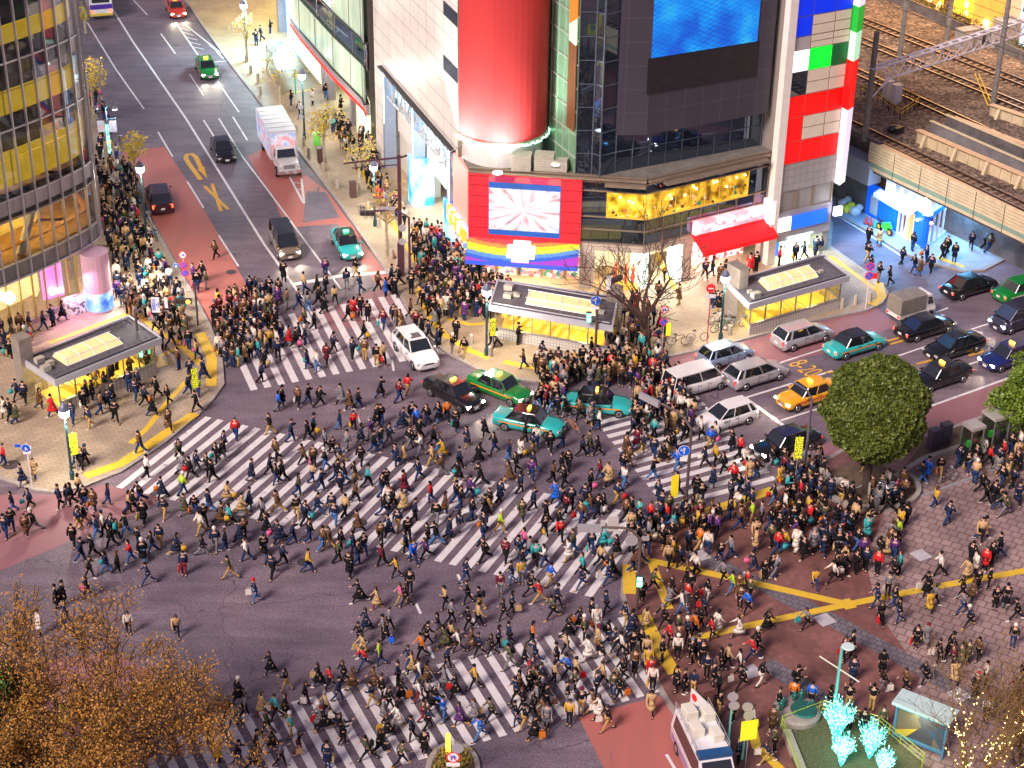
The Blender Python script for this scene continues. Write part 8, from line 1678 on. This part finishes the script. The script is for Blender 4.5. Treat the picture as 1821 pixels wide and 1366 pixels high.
NEAR = "455 1072 N b w j1h+W;640 1072 K k w c2s;671 1083 C r w c1l;652 1123 N k w c1l;640 1150 K k w j1s;646 1168 C k w c1l+C;648 1189 R n w j2l;482 1199 K k w c1l;510 1229 K t w jpl;676 1184 L n w j1s;424 1250 K k e c1h;436 1276 S k e jpl;408 1282 K k w j1h+R;418 1291 S k w c1l;466 1272 C r e c1l+O;492 1280 T k w j1s+W;509 1275 K t w c0l+C;476 1305 G k w j1s;518 1312 T t w j0h;487 1335 K g w cpl;457 1345 K k e jps+C;425 1362 K n e jps;532 1342 K r e jpl+C;543 1253 K k e jpl+W;568 1222 K n w c1l+C;588 1225 R k w j1l;602 1247 N n e jps;612 1216 K k w j1l;627 1228 D t e c1l;666 1228 D k w c1l;581 1274 C k w j1h;570 1296 S k w c1h;578 1299 K k w c2h+R;607 1311 K k w jul+W;612 1325 K k e jul;583 1366 N n n c0s+C;655 1353 G k w j2s+K;674 1340 K k e j1l;500 1363 S k e jps;451 1368 K k e c1l;388 1358 Y k n c0h;662 1258 N t w jps;680 1008 M k w j1l;705 1028 Y k w j1l;729 1057 K k s j0s;713 1076 P t w j1l;722 1079 K k w j1l;692 1122 S k e j1s;683 1138 S k w j1s;687 1147 K k e j1l+B;828 1036 N n e j1s;832 1074 K k w jps;853 1086 K t w jps+K;792 1083 C k w jpl;802 1110 S k e j1s;780 1131 K g w jpl;792 1152 G k w c2l;801 1146 C k e j1l;833 1121 K k w j1s;850 1116 C k e j1s;815 1160 W k w j1l;840 1156 D k w cpl;852 1168 N k w j1s;875 1167 K k w j1l;886 1154 N k e j1l+T;906 1150 N k w jps;889 1060 M g s j0s;910 1040 K b w j1s;926 1039 Y g s j0s;942 1058 K k e j2s;896 1104 K k w j1l;910 1091 N k e j1l+C;960 1074 R t w j2s;946 1148 O k e j1l;952 1180 N n w j2s;905 1190 G g w j1s+K;932 1190 K k e j1l+R;750 1171 O k w j1s;758 1150 K k e j2s;728 1190 N n w j1s;734 1199 C k w c1l;747 1216 W n w j1s;791 1223 S k w c1l;795 1190 N k e jps;845 1226 Y k w j1s;811 1240 K k w c1l+R;708 1222 N k w j0s;714 1247 K r e c1l+O;680 1246 K k w j0s;759 1218 D k e c1l;747 1250 W r w j1l;760 1250 S k e j1l;773 1262 K k e c1h;789 1284 B b w jus;818 1290 V k w c1l;844 1284 S k w c1l;874 1283 G k w j2s+C;854 1315 B b w j2s;753 1284 D r e j1l;762 1297 N k e j1l;708 1296 W k w c1l;692 1265 K k e j1s;683 1285 S t e c0s;733 1319 N k w j1s;755 1343 K k s c0s;713 1362 G k e j2s;679 1338 K k e j1l;690 1312 K k w c1l+Y;917 1291 K n w j1s;933 1298 K t w j1s;950 1317 K k e c1s+O;918 1250 N k w j1s;930 1264 K k w j1l;945 1277 K k e j1l;955 1262 S k w j1s;965 1281 D k w c1l;958 1240 K k e j1s+D;925 1235 D k w c1l;940 1232 K k e j1s;951 1222 C k w j1l;978 1043 B t e j1s;1034 1047 N n w j2s;1082 1039 N n w j2s+W;1078 1092 N k w jps;983 1101 G k w j2s;990 1082 N k e j1s;1141 1072 K k s c0s;1112 1114 N t w j1s;1122 1130 N k e c1h;1148 1119 C k e c1l;1180 1116 K k w j2h;1212 1094 W b w j1s;1222 1078 R g e j0s;1237 1083 K k e j0l+R;1190 1078 S k e c1l;1195 1062 K k w jpl;1160 1052 G k e j2s;1060 1122 W k s c0h+O;1052 1110 K k w j0h;1032 1120 K k w c1l+O;1010 1133 K k e c2l;1007 1164 C k w j1l;1038 1140 G k w j0h;1046 1176 W w w c1h;1062 1157 C k e c0h;1080 1146 K n e j1l+K;1096 1158 N k w j2s;990 1188 K k w j1s;1105 1167 W k w j1s;1113 1182 K k w j0l;1125 1165 K k s j0s;1140 1160 K k w j0s;1150 1174 C k s j0l;1130 1191 D k e c0l;1152 1195 Y k s c0s;1070 1186 K w w j1s;1190 1150 R k w j1s;1206 1155 D k e j0s;1205 1135 G k e j0s;1222 1142 N k w j1h;1177 1178 K k w j0s;1204 1172 W k s j0h;1226 1168 K k w j0l;1235 1133 O k w j1s;1245 1118 K k e j1l;1240 1176 N k s j0s+Y;985 1217 C k e j1l;1010 1206 B k w j2s;1022 1213 C k e j1s+R;1033 1270 K t s j0h;1012 1290 Y k s j0s;1022 1232 G k w j0s;1066 1279 W k w c1l+W;1055 1268 D t w j2s;1080 1300 K t w j1s+W;1157 1270 C k s c1l;1072 1222 C k w j1s+W;1090 1238 G n s j0l;1100 1245 K k e j1l+O;1107 1213 K k w j1l+C;1060 1240 N k e j0s;1128 1200 D k s j0s+S;1156 1212 R k s c0l;1160 1228 W k s j0s+Y;1202 1230 K k w c0s;1216 1234 K k e c0s;1232 1236 N t s jqs;972 1296 S k s c0s;1008 1255 K g e j0s;948 1208 N k w j0l;960 1225 N k e j1s;965 1243 S k w j0s;955 1254 T k w c0l;971 1260 K k e j1s+D;1222 1035 D k w j1l;1236 1024 W k w j1s;1285 1038 S k w j1s;1302 1058 L b w j1s;1312 1060 D t s c0l;1315 1083 D k s j0s;1328 1092 B k w j1s;1332 1070 G k e j0s;1328 1055 R k w j0s;1258 1070 K w w j1l+R;1226 1060 K k s j0s;1250 1098 N k e j1l;1265 1138 R k w j1l;1274 1128 W w e c1h;1314 1133 W k w c2l;1363 1122 K k e c2l;1338 1176 R n w j2s;1346 1162 K k w j1h;1434 1118 S k w j2l+T;1448 1049 Y n s j1l;1482 1037 W k w j2s;1497 1025 K k e j1s;1340 1020 N n w j2s;1358 1032 K k s c0l+C;1378 1026 S g e j1s;1513 1168 K k e c0s;1500 1178 K k w j0s+R;1282 1196 K k w j1l;1292 1190 C k e j1s;1315 1196 W k w j1l;1230 1180 K k w j0h;1248 1184 K k s j0s;1521 1020 K k e j0s+C;1538 1015 N k s j0z;1533 997 V k s j0z;1559 1022 R k s j0z;1503 1008 C k w j1l;1598 1022 T k w j0l;1588 1032 K k w j1s;1577 1062 S k s j0s+W;1558 1081 N n w j1s;1588 1082 K n e j1s;1564 1110 K k s c1l+R;1597 1109 K n w j1s;1647 1060 K k w c1s+W;1651 1089 Y k s c1l;1660 1078 S k e j1l;1670 1025 W k w j1s;1725 1007 K k e j0s;1733 1020 W k w c0l;1750 1015 R k s c0l;1762 1006 K k e j0s;1718 1032 C k w c1l;1736 1050 K k s c0l;1757 1048 K k e j0s;1710 1064 K k w j1l;1727 1070 D k e c0l;1711 1092 S n w j2s;1722 1116 N k w j2h;1768 1083 K k s c0l;1786 1083 K g n c0s;1806 1104 K k w j2s;1799 1153 K n s j0h;1645 1150 S k s c1h;1628 1153 K k s c0l+R;1415 1231 K k e jqs+K;1318 1226 K k w j2s+W;1353 1220 K w e j1l;1384 1268 K k w j0s;1409 1256 O k n j0s;1441 1258 B k n j0s;1474 1262 K k e jql;1507 1264 K t n jqs;1279 1274 K t e j0s;1336 1296 W k e j0l+Y;1364 1358 N t w j2l+W;1376 1340 G k w jqs;1372 1300 D k s c0s;1312 1358 N k w j0s;1262 1254 K k e j0l;1256 1207 N k s j0s;1268 1224 K k e j0s;1277 1238 K k w jql;1303 1285 D k w j0l;1515 1213 N n n c0s;1567 1200 K k s cqs;1568 1232 K g e j1l+W;1549 1264 K t n jqs;1567 1297 G k s c0l;1608 1232 D k w j1s;1643 1217 K k w j1l;1668 1182 K k w j1s+W;1688 1170 K k e c1h;1719 1180 G k s c0l;1706 1188 G t w c0s;1692 1187 M k w j0l;1737 1176 D k w j1l+O;1695 1216 C k s c1l;1750 1220 W k w j0s;1732 1243 K k s c0z;1800 1250 M k w j1s;1816 1219 K k e j1s;1508 1302 N k s j0h;1533 1305 K k s j0s;1752 1282 W k s j0l;102 1084 K k w c0s+K;114 1078 K k e c0s;157 1065 K k w j1l+P;265 1040 N n w j2s;410 1030 G t w j2s;328 1023 N r s j0s;72 1130 W k w c0s;230 1128 W k s j0l;120 1116 N n w j1s;315 1132 C k s j1l;118 1352 C k w c1l;152 1362 K r w j1l;205 1355 N k e j1s;265 1356 D k w c1s;312 1348 K k e j1l;345 1332 K k w j1s;368 1310 O k s c0h"
FAR = "32 711B 45 718N 72 728D 95 741R 29 753G 10 742W 20 748K 130 753N 160 762N 150 730K 180 738D 192 730N 200 717K 206 753G 242 710N 258 722N 272 740C 280 708K 300 720K 300 765D 336 703B 350 732K 352 705L 250 806D 262 852W 152 830R 146 834K 137 832K 8 829R 42 864W 62 849C 54 905N 24 912C 11 957N 22 946K 47 954D 62 946K 108 905N 120 900N 140 880C 129 899K 152 905K 168 908D 193 898N 236 913K 250 895G 230 912C 256 930P 293 920N 290 887N 140 944N 151 935K 145 1000N 131 973K 166 993W 173 958N 186 952W 199 955N 207 960T 199 973K 226 954K 233 1001R 255 999C 249 980K 272 983C 285 973T 314 987N 360 988W 384 978N 401 980K 427 968N 434 955D 358 950W 348 915R 363 935K 330 917G 393 932G 373 912N 404 892C 410 935T 429 915C 444 907N 326 880L 325 842S 319 819G 340 852K 350 842N 371 847K 379 857G 395 821K 399 806N 386 824K 420 782R 448 857N 210 1020G 190 1020N 160 1030G 439 998W 495 732B 502 725W 531 724D 548 720R 568 723K 609 719S 623 730D 637 728K 677 708K 710 715M 725 700R 481 773K 518 786N 548 784K 558 776N 604 765W 629 766R 642 789N 660 781V 670 758B 677 756K 677 799K 692 792N 715 763N 733 756K 742 763B 760 756K 781 751R 795 748O 811 768K 831 796N 862 777W 879 806K 851 824K 905 821N 728 799K 745 781K 749 811W 771 794K 781 806C 769 829C 788 814Y 705 829N 718 824C 745 854N 786 847D 816 834C 816 857K 854 864K 480 844N 493 821D 493 862K 503 857K 541 826B 558 831B 579 837R 591 811K 579 799S 606 824N 617 804S 614 862K 632 857K 642 826K 654 867T 665 806K 687 867K 720 879M 531 882G 556 859C 571 874C 606 877N 599 857C 632 894C 495 912D 468 925S 528 922K 543 932N 564 917N 591 917N 596 935N 614 920C 637 947Y 680 884K 690 902W 682 917K 700 907K 718 910C 738 930N 692 955N 677 965D 708 942N 725 960W 758 993V 735 1003B 722 983B 766 894R 791 915D 816 950N 799 960W 776 970K 776 932K 761 968K 811 894K 819 907K 834 887V 839 927K 864 920K 872 907K 889 894N 907 857D 889 947L 862 947G 862 998G 859 965N 899 1000M 475 952K 470 988K 485 1025N 498 965N 503 1005N 521 968N 551 965K 548 1018Y 574 980S 586 978D 606 980K 601 1000G 629 983N 647 988K 637 1005S 622 1025K 971 730M 981 733V 991 735R 1005 742R 955 728K 1031 746D 1064 766W 1048 758S 1052 750N 1035 812N 1049 806G 1063 811K 933 788K 954 796W 978 806K 1000 798Y 947 806N 925 816W 918 841K 945 854V 950 841N 998 841K 1011 839K 983 859D 1003 867K 1049 874K 1067 854M 1082 864C 1097 897N 1110 869W 1107 844K 1112 811D 1117 831S 1171 892N 1160 854T 1204 836B 1204 882T 1125 774R 1132 796M 1147 786K 1142 809N 1162 781T 1162 816T 1178 824G 1190 811C 1199 806Y 1185 776D 1215 783T 1226 776N 1246 781W 1271 788W 1253 831N 1272 829Y 1261 796B 1301 801K 1314 816R 1324 831W 1286 841K 1266 869N 1246 897V 1238 882K 1231 915K 1264 925D 1296 927K 1304 864R 1299 892N 1314 879K 1329 892N 1344 852K 1332 854C 925 877N 948 907N 928 925G 988 895B 998 907N 1015 905N 1041 900N 1050 917D 1034 932W 993 945P 996 960R 968 953K 971 930K 1006 917M 1062 920K 1074 915K 1112 927W 1135 945K 1155 932R 1163 950K 1175 932N 1185 932R 1198 937K 1213 922Y 1218 940K 1178 958N 1193 978S 1210 1008R 1258 985W 1243 978O 1279 1003K 1299 995S 1314 942D 1342 965C 1276 935G 1337 932L 1188 1008C 1097 990K 1072 975T 1051 983N 1067 1005C 1019 985G 1011 998W 953 1005T 928 1018Y 968 1008W 940 998S 933 978P 920 995N 1089 1025W 1036 1025T 1150 983Y 1125 1018D 1140 1005S 1371 832K 1386 862Y 1403 874K 1420 862N 1447 849C 1453 829K 1495 897K 1434 902B 1408 897K 1456 897N 1462 915K 1376 897B 1525 925C 1510 917K 1548 922C 1487 932W 1518 935C 1578 912K 1610 935V 1598 943Y 1608 887C 1639 862N 1646 854B 1661 903Y 1684 932N 1670 847K 1703 831N 1735 829K 1757 829R 1783 821R 1795 809K 1808 819C 1744 874G 1752 895G 1765 897S 1780 867K 1788 862C 1800 869S 1775 907K 1785 917G 1808 895N 1745 958C 1369 942K 1394 935N 1409 938K 1437 935R 1449 935K 1467 955N 1490 968C 1510 953K 1523 978K 1475 973G 1394 980Y 1414 963V 1429 993G 1462 988N 1371 1025S 1485 1025W 1581 978C 1588 996V 1776 992K 1743 962C 1561 993K 1574 990C 1582 965S 1594 960L 1589 985W 505 500K 579 494V 633 491K 672 517R 617 514N 641 522N 696 504N 710 509G 702 527K 542 522C 564 522K 579 524K 596 540C 577 557K 531 550N 511 550D 480 529K 548 555S 495 527G 566 545K 686 527B 543 582G 559 588C 533 608G 514 615R 526 620P 543 615N 500 605N 495 640N 470 656K 465 620C 488 603K 478 590K 470 593K 465 681N 547 656N 564 661W 581 645M 593 628N 627 640N 649 640D 670 651K 681 648C 619 572K 629 562R 641 562R 654 572P 647 605P 682 585M 700 577N 705 582D 713 585V 730 565D 740 585M 750 598P 763 605N 778 618N 783 613K 773 580S 781 575N 811 604K 804 630P 826 634K 874 618N 884 618W 384 460D 345 505V 362 500K 352 517K 367 515G 410 545G 432 550N 422 560M 438 545K 380 580K 388 585K 401 583N 430 590N 465 73N 481 61K 456 81B 518 190K 534 210K 556 187W 580 177C 606 200K 596 228N 607 226K 579 229G 1543 436K 1563 436C 1542 464K 1547 486K 1561 502K 1581 507K 1603 471N 1625 484K 1634 491D 1654 486N 1646 469N 1622 446C 1675 461W 1683 454K 1696 466K 1726 443N 1750 443S 1757 449D 1413 466S 1429 461N 1449 456N 1458 454N 1385 474R 1334 486R 1344 484R 1266 491K 1253 496N 1279 504R 1289 496N 1181 501Y 1151 491K 1170 534D 1207 542D 1103 554N 1121 557G 1131 549M 1150 562C 1162 577N 1150 593K 1135 617K 1266 547K 1274 552N 1280 555K 921 612S 963 643N 931 655D 1051 637C 768 430R 805 402Y 78 588K 95 580N 112 570K"

ZONES = [('under the autumn tree', [(0, 1040), (350, 1110), (395, 1240), (395, 1400), (0, 1400)]), ('on near crosswalk', [(370, 1225), (520, 1222), (1110, 1090), (1195, 1228), (620, 1400), (370, 1400)]),
 ('on the red road patch', [(1029, 1275), (1173, 1235), (1260, 1400), (1060, 1400)]), ('at the plaza kerb crush', [(1108, 1090), (1260, 1105), (1300, 1290), (1180, 1240)]), ('on dark brick plaza', [(1100, 940), (1540, 900), (1560, 1090), (1480, 1170), (1250, 1200), (1108, 1090)]),
 ('beside fenced garden', [(1250, 1245), (1600, 1245), (1600, 1400), (1250, 1400)]), ('on plaza near green pole', [(1250, 1140), (1500, 1140), (1625, 1200), (1610, 1245), (1250, 1245)]), ('on pale tiled plaza', [(1480, 880), (1900, 880), (1900, 1400), (1600, 1400), (1540, 1140)]),
 ('on the long diagonal crosswalk', [(200, 868), (400, 735), (1150, 910), (1046, 1066)]), ('in junction middle', [(-10, 800), (1240, 800), (1240, 1400), (-10, 1400)])]
def zone(px, py):
    for n, pl_ in ZONES:
        if inpoly((px, py), pl_): return n
    return 'at the junction'
ents = []
for t in NEAR.split(';'):
    t = t.strip()
    if not t: continue
    a = t.split(); bag = a[5][4] if '+' in a[5] else None; ents.append([int(a[0]), int(a[1]), a[2], a[3], a[4], a[5][0], a[5][1], a[5][2], bag])
fx = FAR.split(); rp = random.Random(8)
far_e = []
for i in range(0, len(fx), 2):
    cc_ = fx[i + 1][-1]; cc_ = rp.choice('KKKND') if cc_ in 'RTWCYBVPSG' and rp.random() < .52 else cc_; far_e.append([int(fx[i]), int(fx[i + 1][:-1]), cc_, rp.choice('kkkkkknnntgb'), rp.choice('wwee' + ('s' if int(fx[i + 1][:-1]) > 700 else 'sn')), rp.choice('jjjc'), rp.choice('1123p3' if int(fx[i + 1][:-1]) > 640 else '1103q'), rp.choice('sssssllllh'), None])
FILLS = [([(950, 655), (1090, 648), (1180, 650), (1222, 690), (1236, 745), (1225, 770), (1130, 765), (1125, 690), (1010, 688), (1000, 735), (960, 728)], 130, 9), ([(1075, 570), (1150, 560), (1185, 600), (1170, 650), (1080, 650)], 26, 12),
 ([(725, 520), (760, 470), (800, 468), (860, 500), (905, 520), (900, 560), (850, 575), (760, 562)], 95, 10), ([(735, 415), (790, 425), (835, 462), (830, 500), (760, 500), (735, 460)], 36, 11), ([(455, 535), (500, 530), (505, 620), (460, 640)], 22, 10),
 ([(172, 300), (235, 305), (262, 390), (290, 470), (325, 540), (335, 600), (290, 600), (215, 555), (200, 500), (190, 420), (178, 350)], 135, 9), ([(380, 550), (455, 525), (465, 560), (450, 640), (410, 660), (388, 640)], 46, 11), ([(2, 590), (55, 590), (50, 640), (2, 640)], 14, 13),
 ([(160, 175), (185, 175), (215, 290), (180, 300)], 12, 14), ([(590, 235), (650, 250), (690, 340), (720, 400), (690, 400), (640, 320)], 46, 11), ([(1380, 835), (1450, 830), (1480, 890), (1400, 905)], 16, 13), ([(1120, 905), (1260, 915), (1300, 960), (1190, 1010), (1120, 990)], 26, 13),
 ([(1300, 900), (1500, 880), (1560, 960), (1480, 1010), (1330, 985)], 26, 15), ([(130, 690), (240, 655), (250, 700), (150, 740)], 12, 12), ([(240, 560), (340, 620), (400, 700), (300, 700), (250, 650)], 14, 14), ([(1690, 830), (1821, 790), (1821, 860), (1720, 870)], 10, 14), ([(1530, 830), (1610, 860), (1620, 940), (1560, 930)], 8, 14)]
occ = {}
def free(x, y, d):
    for (a, b) in occ.get((int(x // 20), int(y // 20)), []) + [q for dx in (-1, 0, 1) for dy in (-1, 0, 1) if dx or dy for q in occ.get((int(x // 20) + dx, int(y // 20) + dy), [])]:
        if abs(a - x) < d * .85 and abs(b - y) < d * .62: return False
    return True
def mark(x, y): occ.setdefault((int(x // 20), int(y // 20)), []).append((x, y))
for e in ents + far_e: mark(e[0], e[1])
for poly, n_, dmin in FILLS:
    xs = [p[0] for p in poly]; ys = [p[1] for p in poly]; k = 0; tries = 0
    while k < n_ and tries < 9000:
        tries += 1; x, y = rp.uniform(min(xs), max(xs)), rp.uniform(min(ys), max(ys))
        if inpoly((x, y), poly) and free(x, y, dmin): mark(x, y); k += 1; far_e.append([x, y, rp.choice('KKKKKKKKKKNNNNNNDDDCCSSSGGMRWWVYT'), rp.choice('kkkkknnntg'), rp.choice('wesn'), rp.choice('jjc'), rp.choice('00013q'), rp.choice('sssslllh'), None])
allp = ents + far_e; allp.sort(key=lambda e: -e[1])
ind, rest = allp[:300], allp[300:]
def yaw(px, py, d):
    dx, dy = DIRS[d]; a = g(px, py); b = g(px + dx, py + dy); return math.atan2(b[1] - a[1], b[0] - a[0])
HN = {'s': 'short', 'l': 'long', 'h': 'hat', 'z': 'santa'}
PD = {'1': 'walking', '2': 'striding', '3': 'walking', '0': 'standing', 'p': 'walking with a phone', 'q': 'standing with a phone', 'u': 'raising a phone'}
def plab(e):
    x, y, c, l, d, ty, po, h, bag = e
    hs = {'s': '', 'l': 'longhaired ', 'h': 'hatted ', 'z': 'santa hatted '}[h]
    act = {'1': 'walking', '2': 'striding', '3': 'walking', '0': 'standing', 'p': 'walking', 'q': 'standing', 'u': 'filming'}[po]
    dr = {'w': ' left', 'e': ' right', 'n': ' away', 's': ''}[d] if po in '123p' else ''
    return hs + 'person', '%s %s' % (CLO[c][0], 'coat' if ty == 'c' else 'jacket'), LEG[l][0] + (' jeans' if 'denim' in LEG[l][0] else ' trousers') if ty == 'j' or l != 'k' else None, act + dr, zone(x, y)
def uniq(items):
    """items: list of (x, y, text); returns texts, look-alikes told apart by their order from the left"""
    ORD = 'leftmost second third fourth fifth sixth seventh eighth ninth tenth eleventh twelfth thirteenth fourteenth fifteenth sixteenth seventeenth eighteenth nineteenth twentieth'.split()
    gr = {}
    for i, (x, y, t) in enumerate(items): gr.setdefault(t, []).append((x, i))
    out = [None] * len(items)
    for t, q in gr.items():
        q.sort()
        for k, (x, i) in enumerate(q):
            if len(q) == 1: out[i] = t
            elif k: out[i] = ('rightmost ' if k == len(q) - 1 else ORD[min(k, 19)] + ' from left, ') + t
            else: out[i] = ('leftmost ' if k == 0 else 'rightmost ' if k == len(q) - 1 else ORD[min(k, 19)] + ' from left, ') + t
    return out
texts = []
for e in ind:
    p_, c_, l_, a_, z_ = plab(e); t = '%s in %s%s %s %s' % (p_, c_, ', ' + l_ if l_ and not l_.startswith('black') else '', a_, z_); texts.append((e[0], e[1], t))
labs = uniq(texts)
def build_person(e, lab):
    px, py, c, l, d, ty, po, h, bag = e
    if po == '1' and (px * 7 + py) % 3 == 0: po = '3' if ty == 'j' else '1'
    x, y, z = foot(px, py); s = (.93 if h == 'l' else 1.0) * (.97 + ((px * 13 + py * 7) % 7) * .011)
    rz = yaw(px, py, d) + ((px * 31 + py * 17) % 41 - 20) * .018
    o = bpy.data.objects.new('person', pm('body', po)); COL.objects.link(o); o.location = (x, y, z); o.rotation_euler = (0, 0, rz); o.scale = (s, s * (1.0 + .06 * (c in 'WC')), s)
    tag(o, lab, 'person', 'people crossing and waiting at the junction')
    def ch(kind, m, nm=None, slot=0):
        q = bpy.data.objects.new(nm or kind, pm(kind, po)); COL.objects.link(q); q.parent = o; setm(q, m, slot); return q
    ch('coat' if ty == 'c' else 'jacket', CM[c]); ch('trousers', LM[l]); sm_ = (SHM[2] if (px * 3 + py) % 9 == 0 else SHM[1] if (px + py * 5) % 6 == 0 else SHM[0]); ch('shoeL', sm_, 'shoe'); ch('shoeR', sm_, 'shoe')
    hm = HAIRM[(px + py) % 3 if h == 'l' else (px % 4 == 0) * 2]
    if h in 'sl': ch(h, hm, 'hair')
    elif h == 'h': ch(h, CM['WSKRSM'[(px + py) % 6]], 'hat')
    else: ch(h, CM['W'], 'hat')
    return o, s, rz
bags = []
for e, lab in zip(ind, labs):
    o, s, rz = build_person(e, lab)
    if e[8]: bags.append((e, o, s, rz))
BGM = {}
def bagmesh(kind):
    if kind in BGM: return BGM[kind]
    mb = MB()
    if kind == 'tote': mb.hexa([(-.17, -.055, -.34), (.17, -.055, -.34), (.17, .055, -.34), (-.17, .055, -.34)], [(-.155, -.045, -.02), (.155, -.045, -.02), (.155, .045, -.02), (-.155, .045, -.02)]); mb.path([(-.08, 0, -.03), (-.05, 0, .10), (.05, 0, .10), (.08, 0, -.03)], .012, 5)
    else: mb.ball((0, 0, .0), (.11, .15, .21), 10); mb.box((-.07, 0, -.05), (.08, .2, .18))
    me = join('bag', [mb]); me.materials.append(CM['K']); me.polygons.foreach_set('use_smooth', [kind != 'tote'] * len(me.polygons)); BGM[kind] = me; return me
bt = []
for e, o, s, rz in bags: bt.append((e[0], e[1], '%s bag held by the %s clad person %s' % (CLO[e[8]][0], CLO[e[2]][0], zone(e[0], e[1])) if e[8] != 'K' else 'black backpack of the %s clad person %s' % (CLO[e[2]][0], zone(e[0], e[1]))))
for (e, o, s, rz), lb in zip(bags, uniq(bt)):
    kind = 'pack' if e[8] == 'K' else 'tote'; P = POSES[e[6]]
    if kind == 'tote': w_ = P['pR'] * s; off = Vector((w_.x, w_.y - .03, w_.z - .10))
    else: off = Vector((-.20 * s, 0, 1.18 * s))
    q = Matrix.Rotation(rz, 3, 'Z') @ off; b_ = bpy.data.objects.new('tote_bag' if kind == 'tote' else 'backpack', bagmesh(kind)); COL.objects.link(b_); b_.location = (o.location.x + q.x, o.location.y + q.y, o.location.z + q.z); b_.rotation_euler = (0, 0, rz); setm(b_, CM[e[8]]); tag(b_, lb, 'bag', 'bags people carry')
# the farther crowd as one mass
lib = {}
def flat(me):
    v, f = arrs(me); f4 = [q if len(q) == 4 else (q + (q[-1],) if len(q) == 3 else q[:4]) for q in f]
    idx, fl_, = [], []
    tot = np.array([len(q) for q in f], np.int32); idx = np.concatenate([np.array(q, np.int32) for q in f]); return v, tot, idx
def plib(kind, po):
    k = (kind, po)
    if k not in lib: lib[k] = flat(pm(kind, po, 0) if kind not in ('shoes',) and len(kind) > 1 else pm(kind, po, 1))
    return lib[k]
V_, T_, I_, C_, off = [], [], [], [], 0
rc = random.Random(5)
bagc = [CLO[k][1] for k in 'WOYRCTP']
bg_ = flat(bagmesh('tote'))
for e in rest:
    px, py, c, l, d, ty, po, h, bag = e; x, y, z = foot(px, py); s = (.93 if h == 'l' else 1.) * rc.uniform(.96, 1.05); rz = yaw(px, py, d) + rc.uniform(-.5, .5); co, si = math.cos(rz) * s, math.sin(rz) * s
    M = np.array([[co, -si, 0], [si, co, 0], [0, 0, s]], np.float32)
    hc = CLO['WSKKNK'[int(px + py) % 6]][1] if h == 'h' else (.014, .010, .009) if rc.random() < .7 else (.07, .035, .018)
    items = [(plib('body', po), (.62, .38, .27)), (plib('coat' if ty == 'c' else 'jacket', po), CLO[c][1]), (plib('trousers', po), LEG[l][1]), (plib('shoes', po), (.02, .018, .018) if rc.random() < .75 else (.6, .58, .55)), (plib('l' if h == 'l' else 'h' if h == 'h' else 's', po), hc)]
    if rc.random() < .22: w_ = POSES[po]['pR']; items.append(((bg_[0] + np.array([w_.x, w_.y - .03, w_.z - .1], np.float32), bg_[1], bg_[2]), rc.choice(bagc)))
    for (v, t, ix), colr in items:
        V_.append(v @ M.T + np.array([x, y, z], np.float32)); T_.append(t); I_.append(ix + off); off += len(v); C_.append(np.tile(np.array([*colr, 1], np.float32), (len(v), 1)))
V_ = np.concatenate(V_); T_ = np.concatenate(T_); I_ = np.concatenate(I_); C_ = np.concatenate(C_)
me = bpy.data.meshes.new('crowd'); me.vertices.add(len(V_)); me.vertices.foreach_set('co', V_.ravel()); me.loops.add(len(I_)); me.loops.foreach_set('vertex_index', I_); me.polygons.add(len(T_)); me.polygons.foreach_set('loop_start', np.concatenate([[0], np.cumsum(T_)[:-1]]).astype(np.int32)); me.polygons.foreach_set('use_smooth', [True] * len(T_))
me.update(calc_edges=True); ca = me.color_attributes.new('cloth', 'FLOAT_COLOR', 'POINT'); ca.data.foreach_set('color', C_.ravel())
cm_ = mat('crowd_clothes', (.1, .1, .1), .9, spec=.15); n, l, b = nodes(cm_); at_ = n.new('ShaderNodeAttribute'); at_.attribute_name = 'cloth'; l.new(at_.outputs['Color'], b.inputs['Base Color']); me.materials.append(cm_)
o = bpy.data.objects.new('crowd', me); COL.objects.link(o); tag(o, 'dense crowd of pedestrians farther up the crossing and on the pavements', 'crowd', kind='stuff')
print('PEOPLE', len(ents), len(far_e), len(ind), len(rest), 'verts', len(V_), 'dup labels', len(labs) - len(set(labs)), 'maxw', max(len(x.split()) for x in labs))
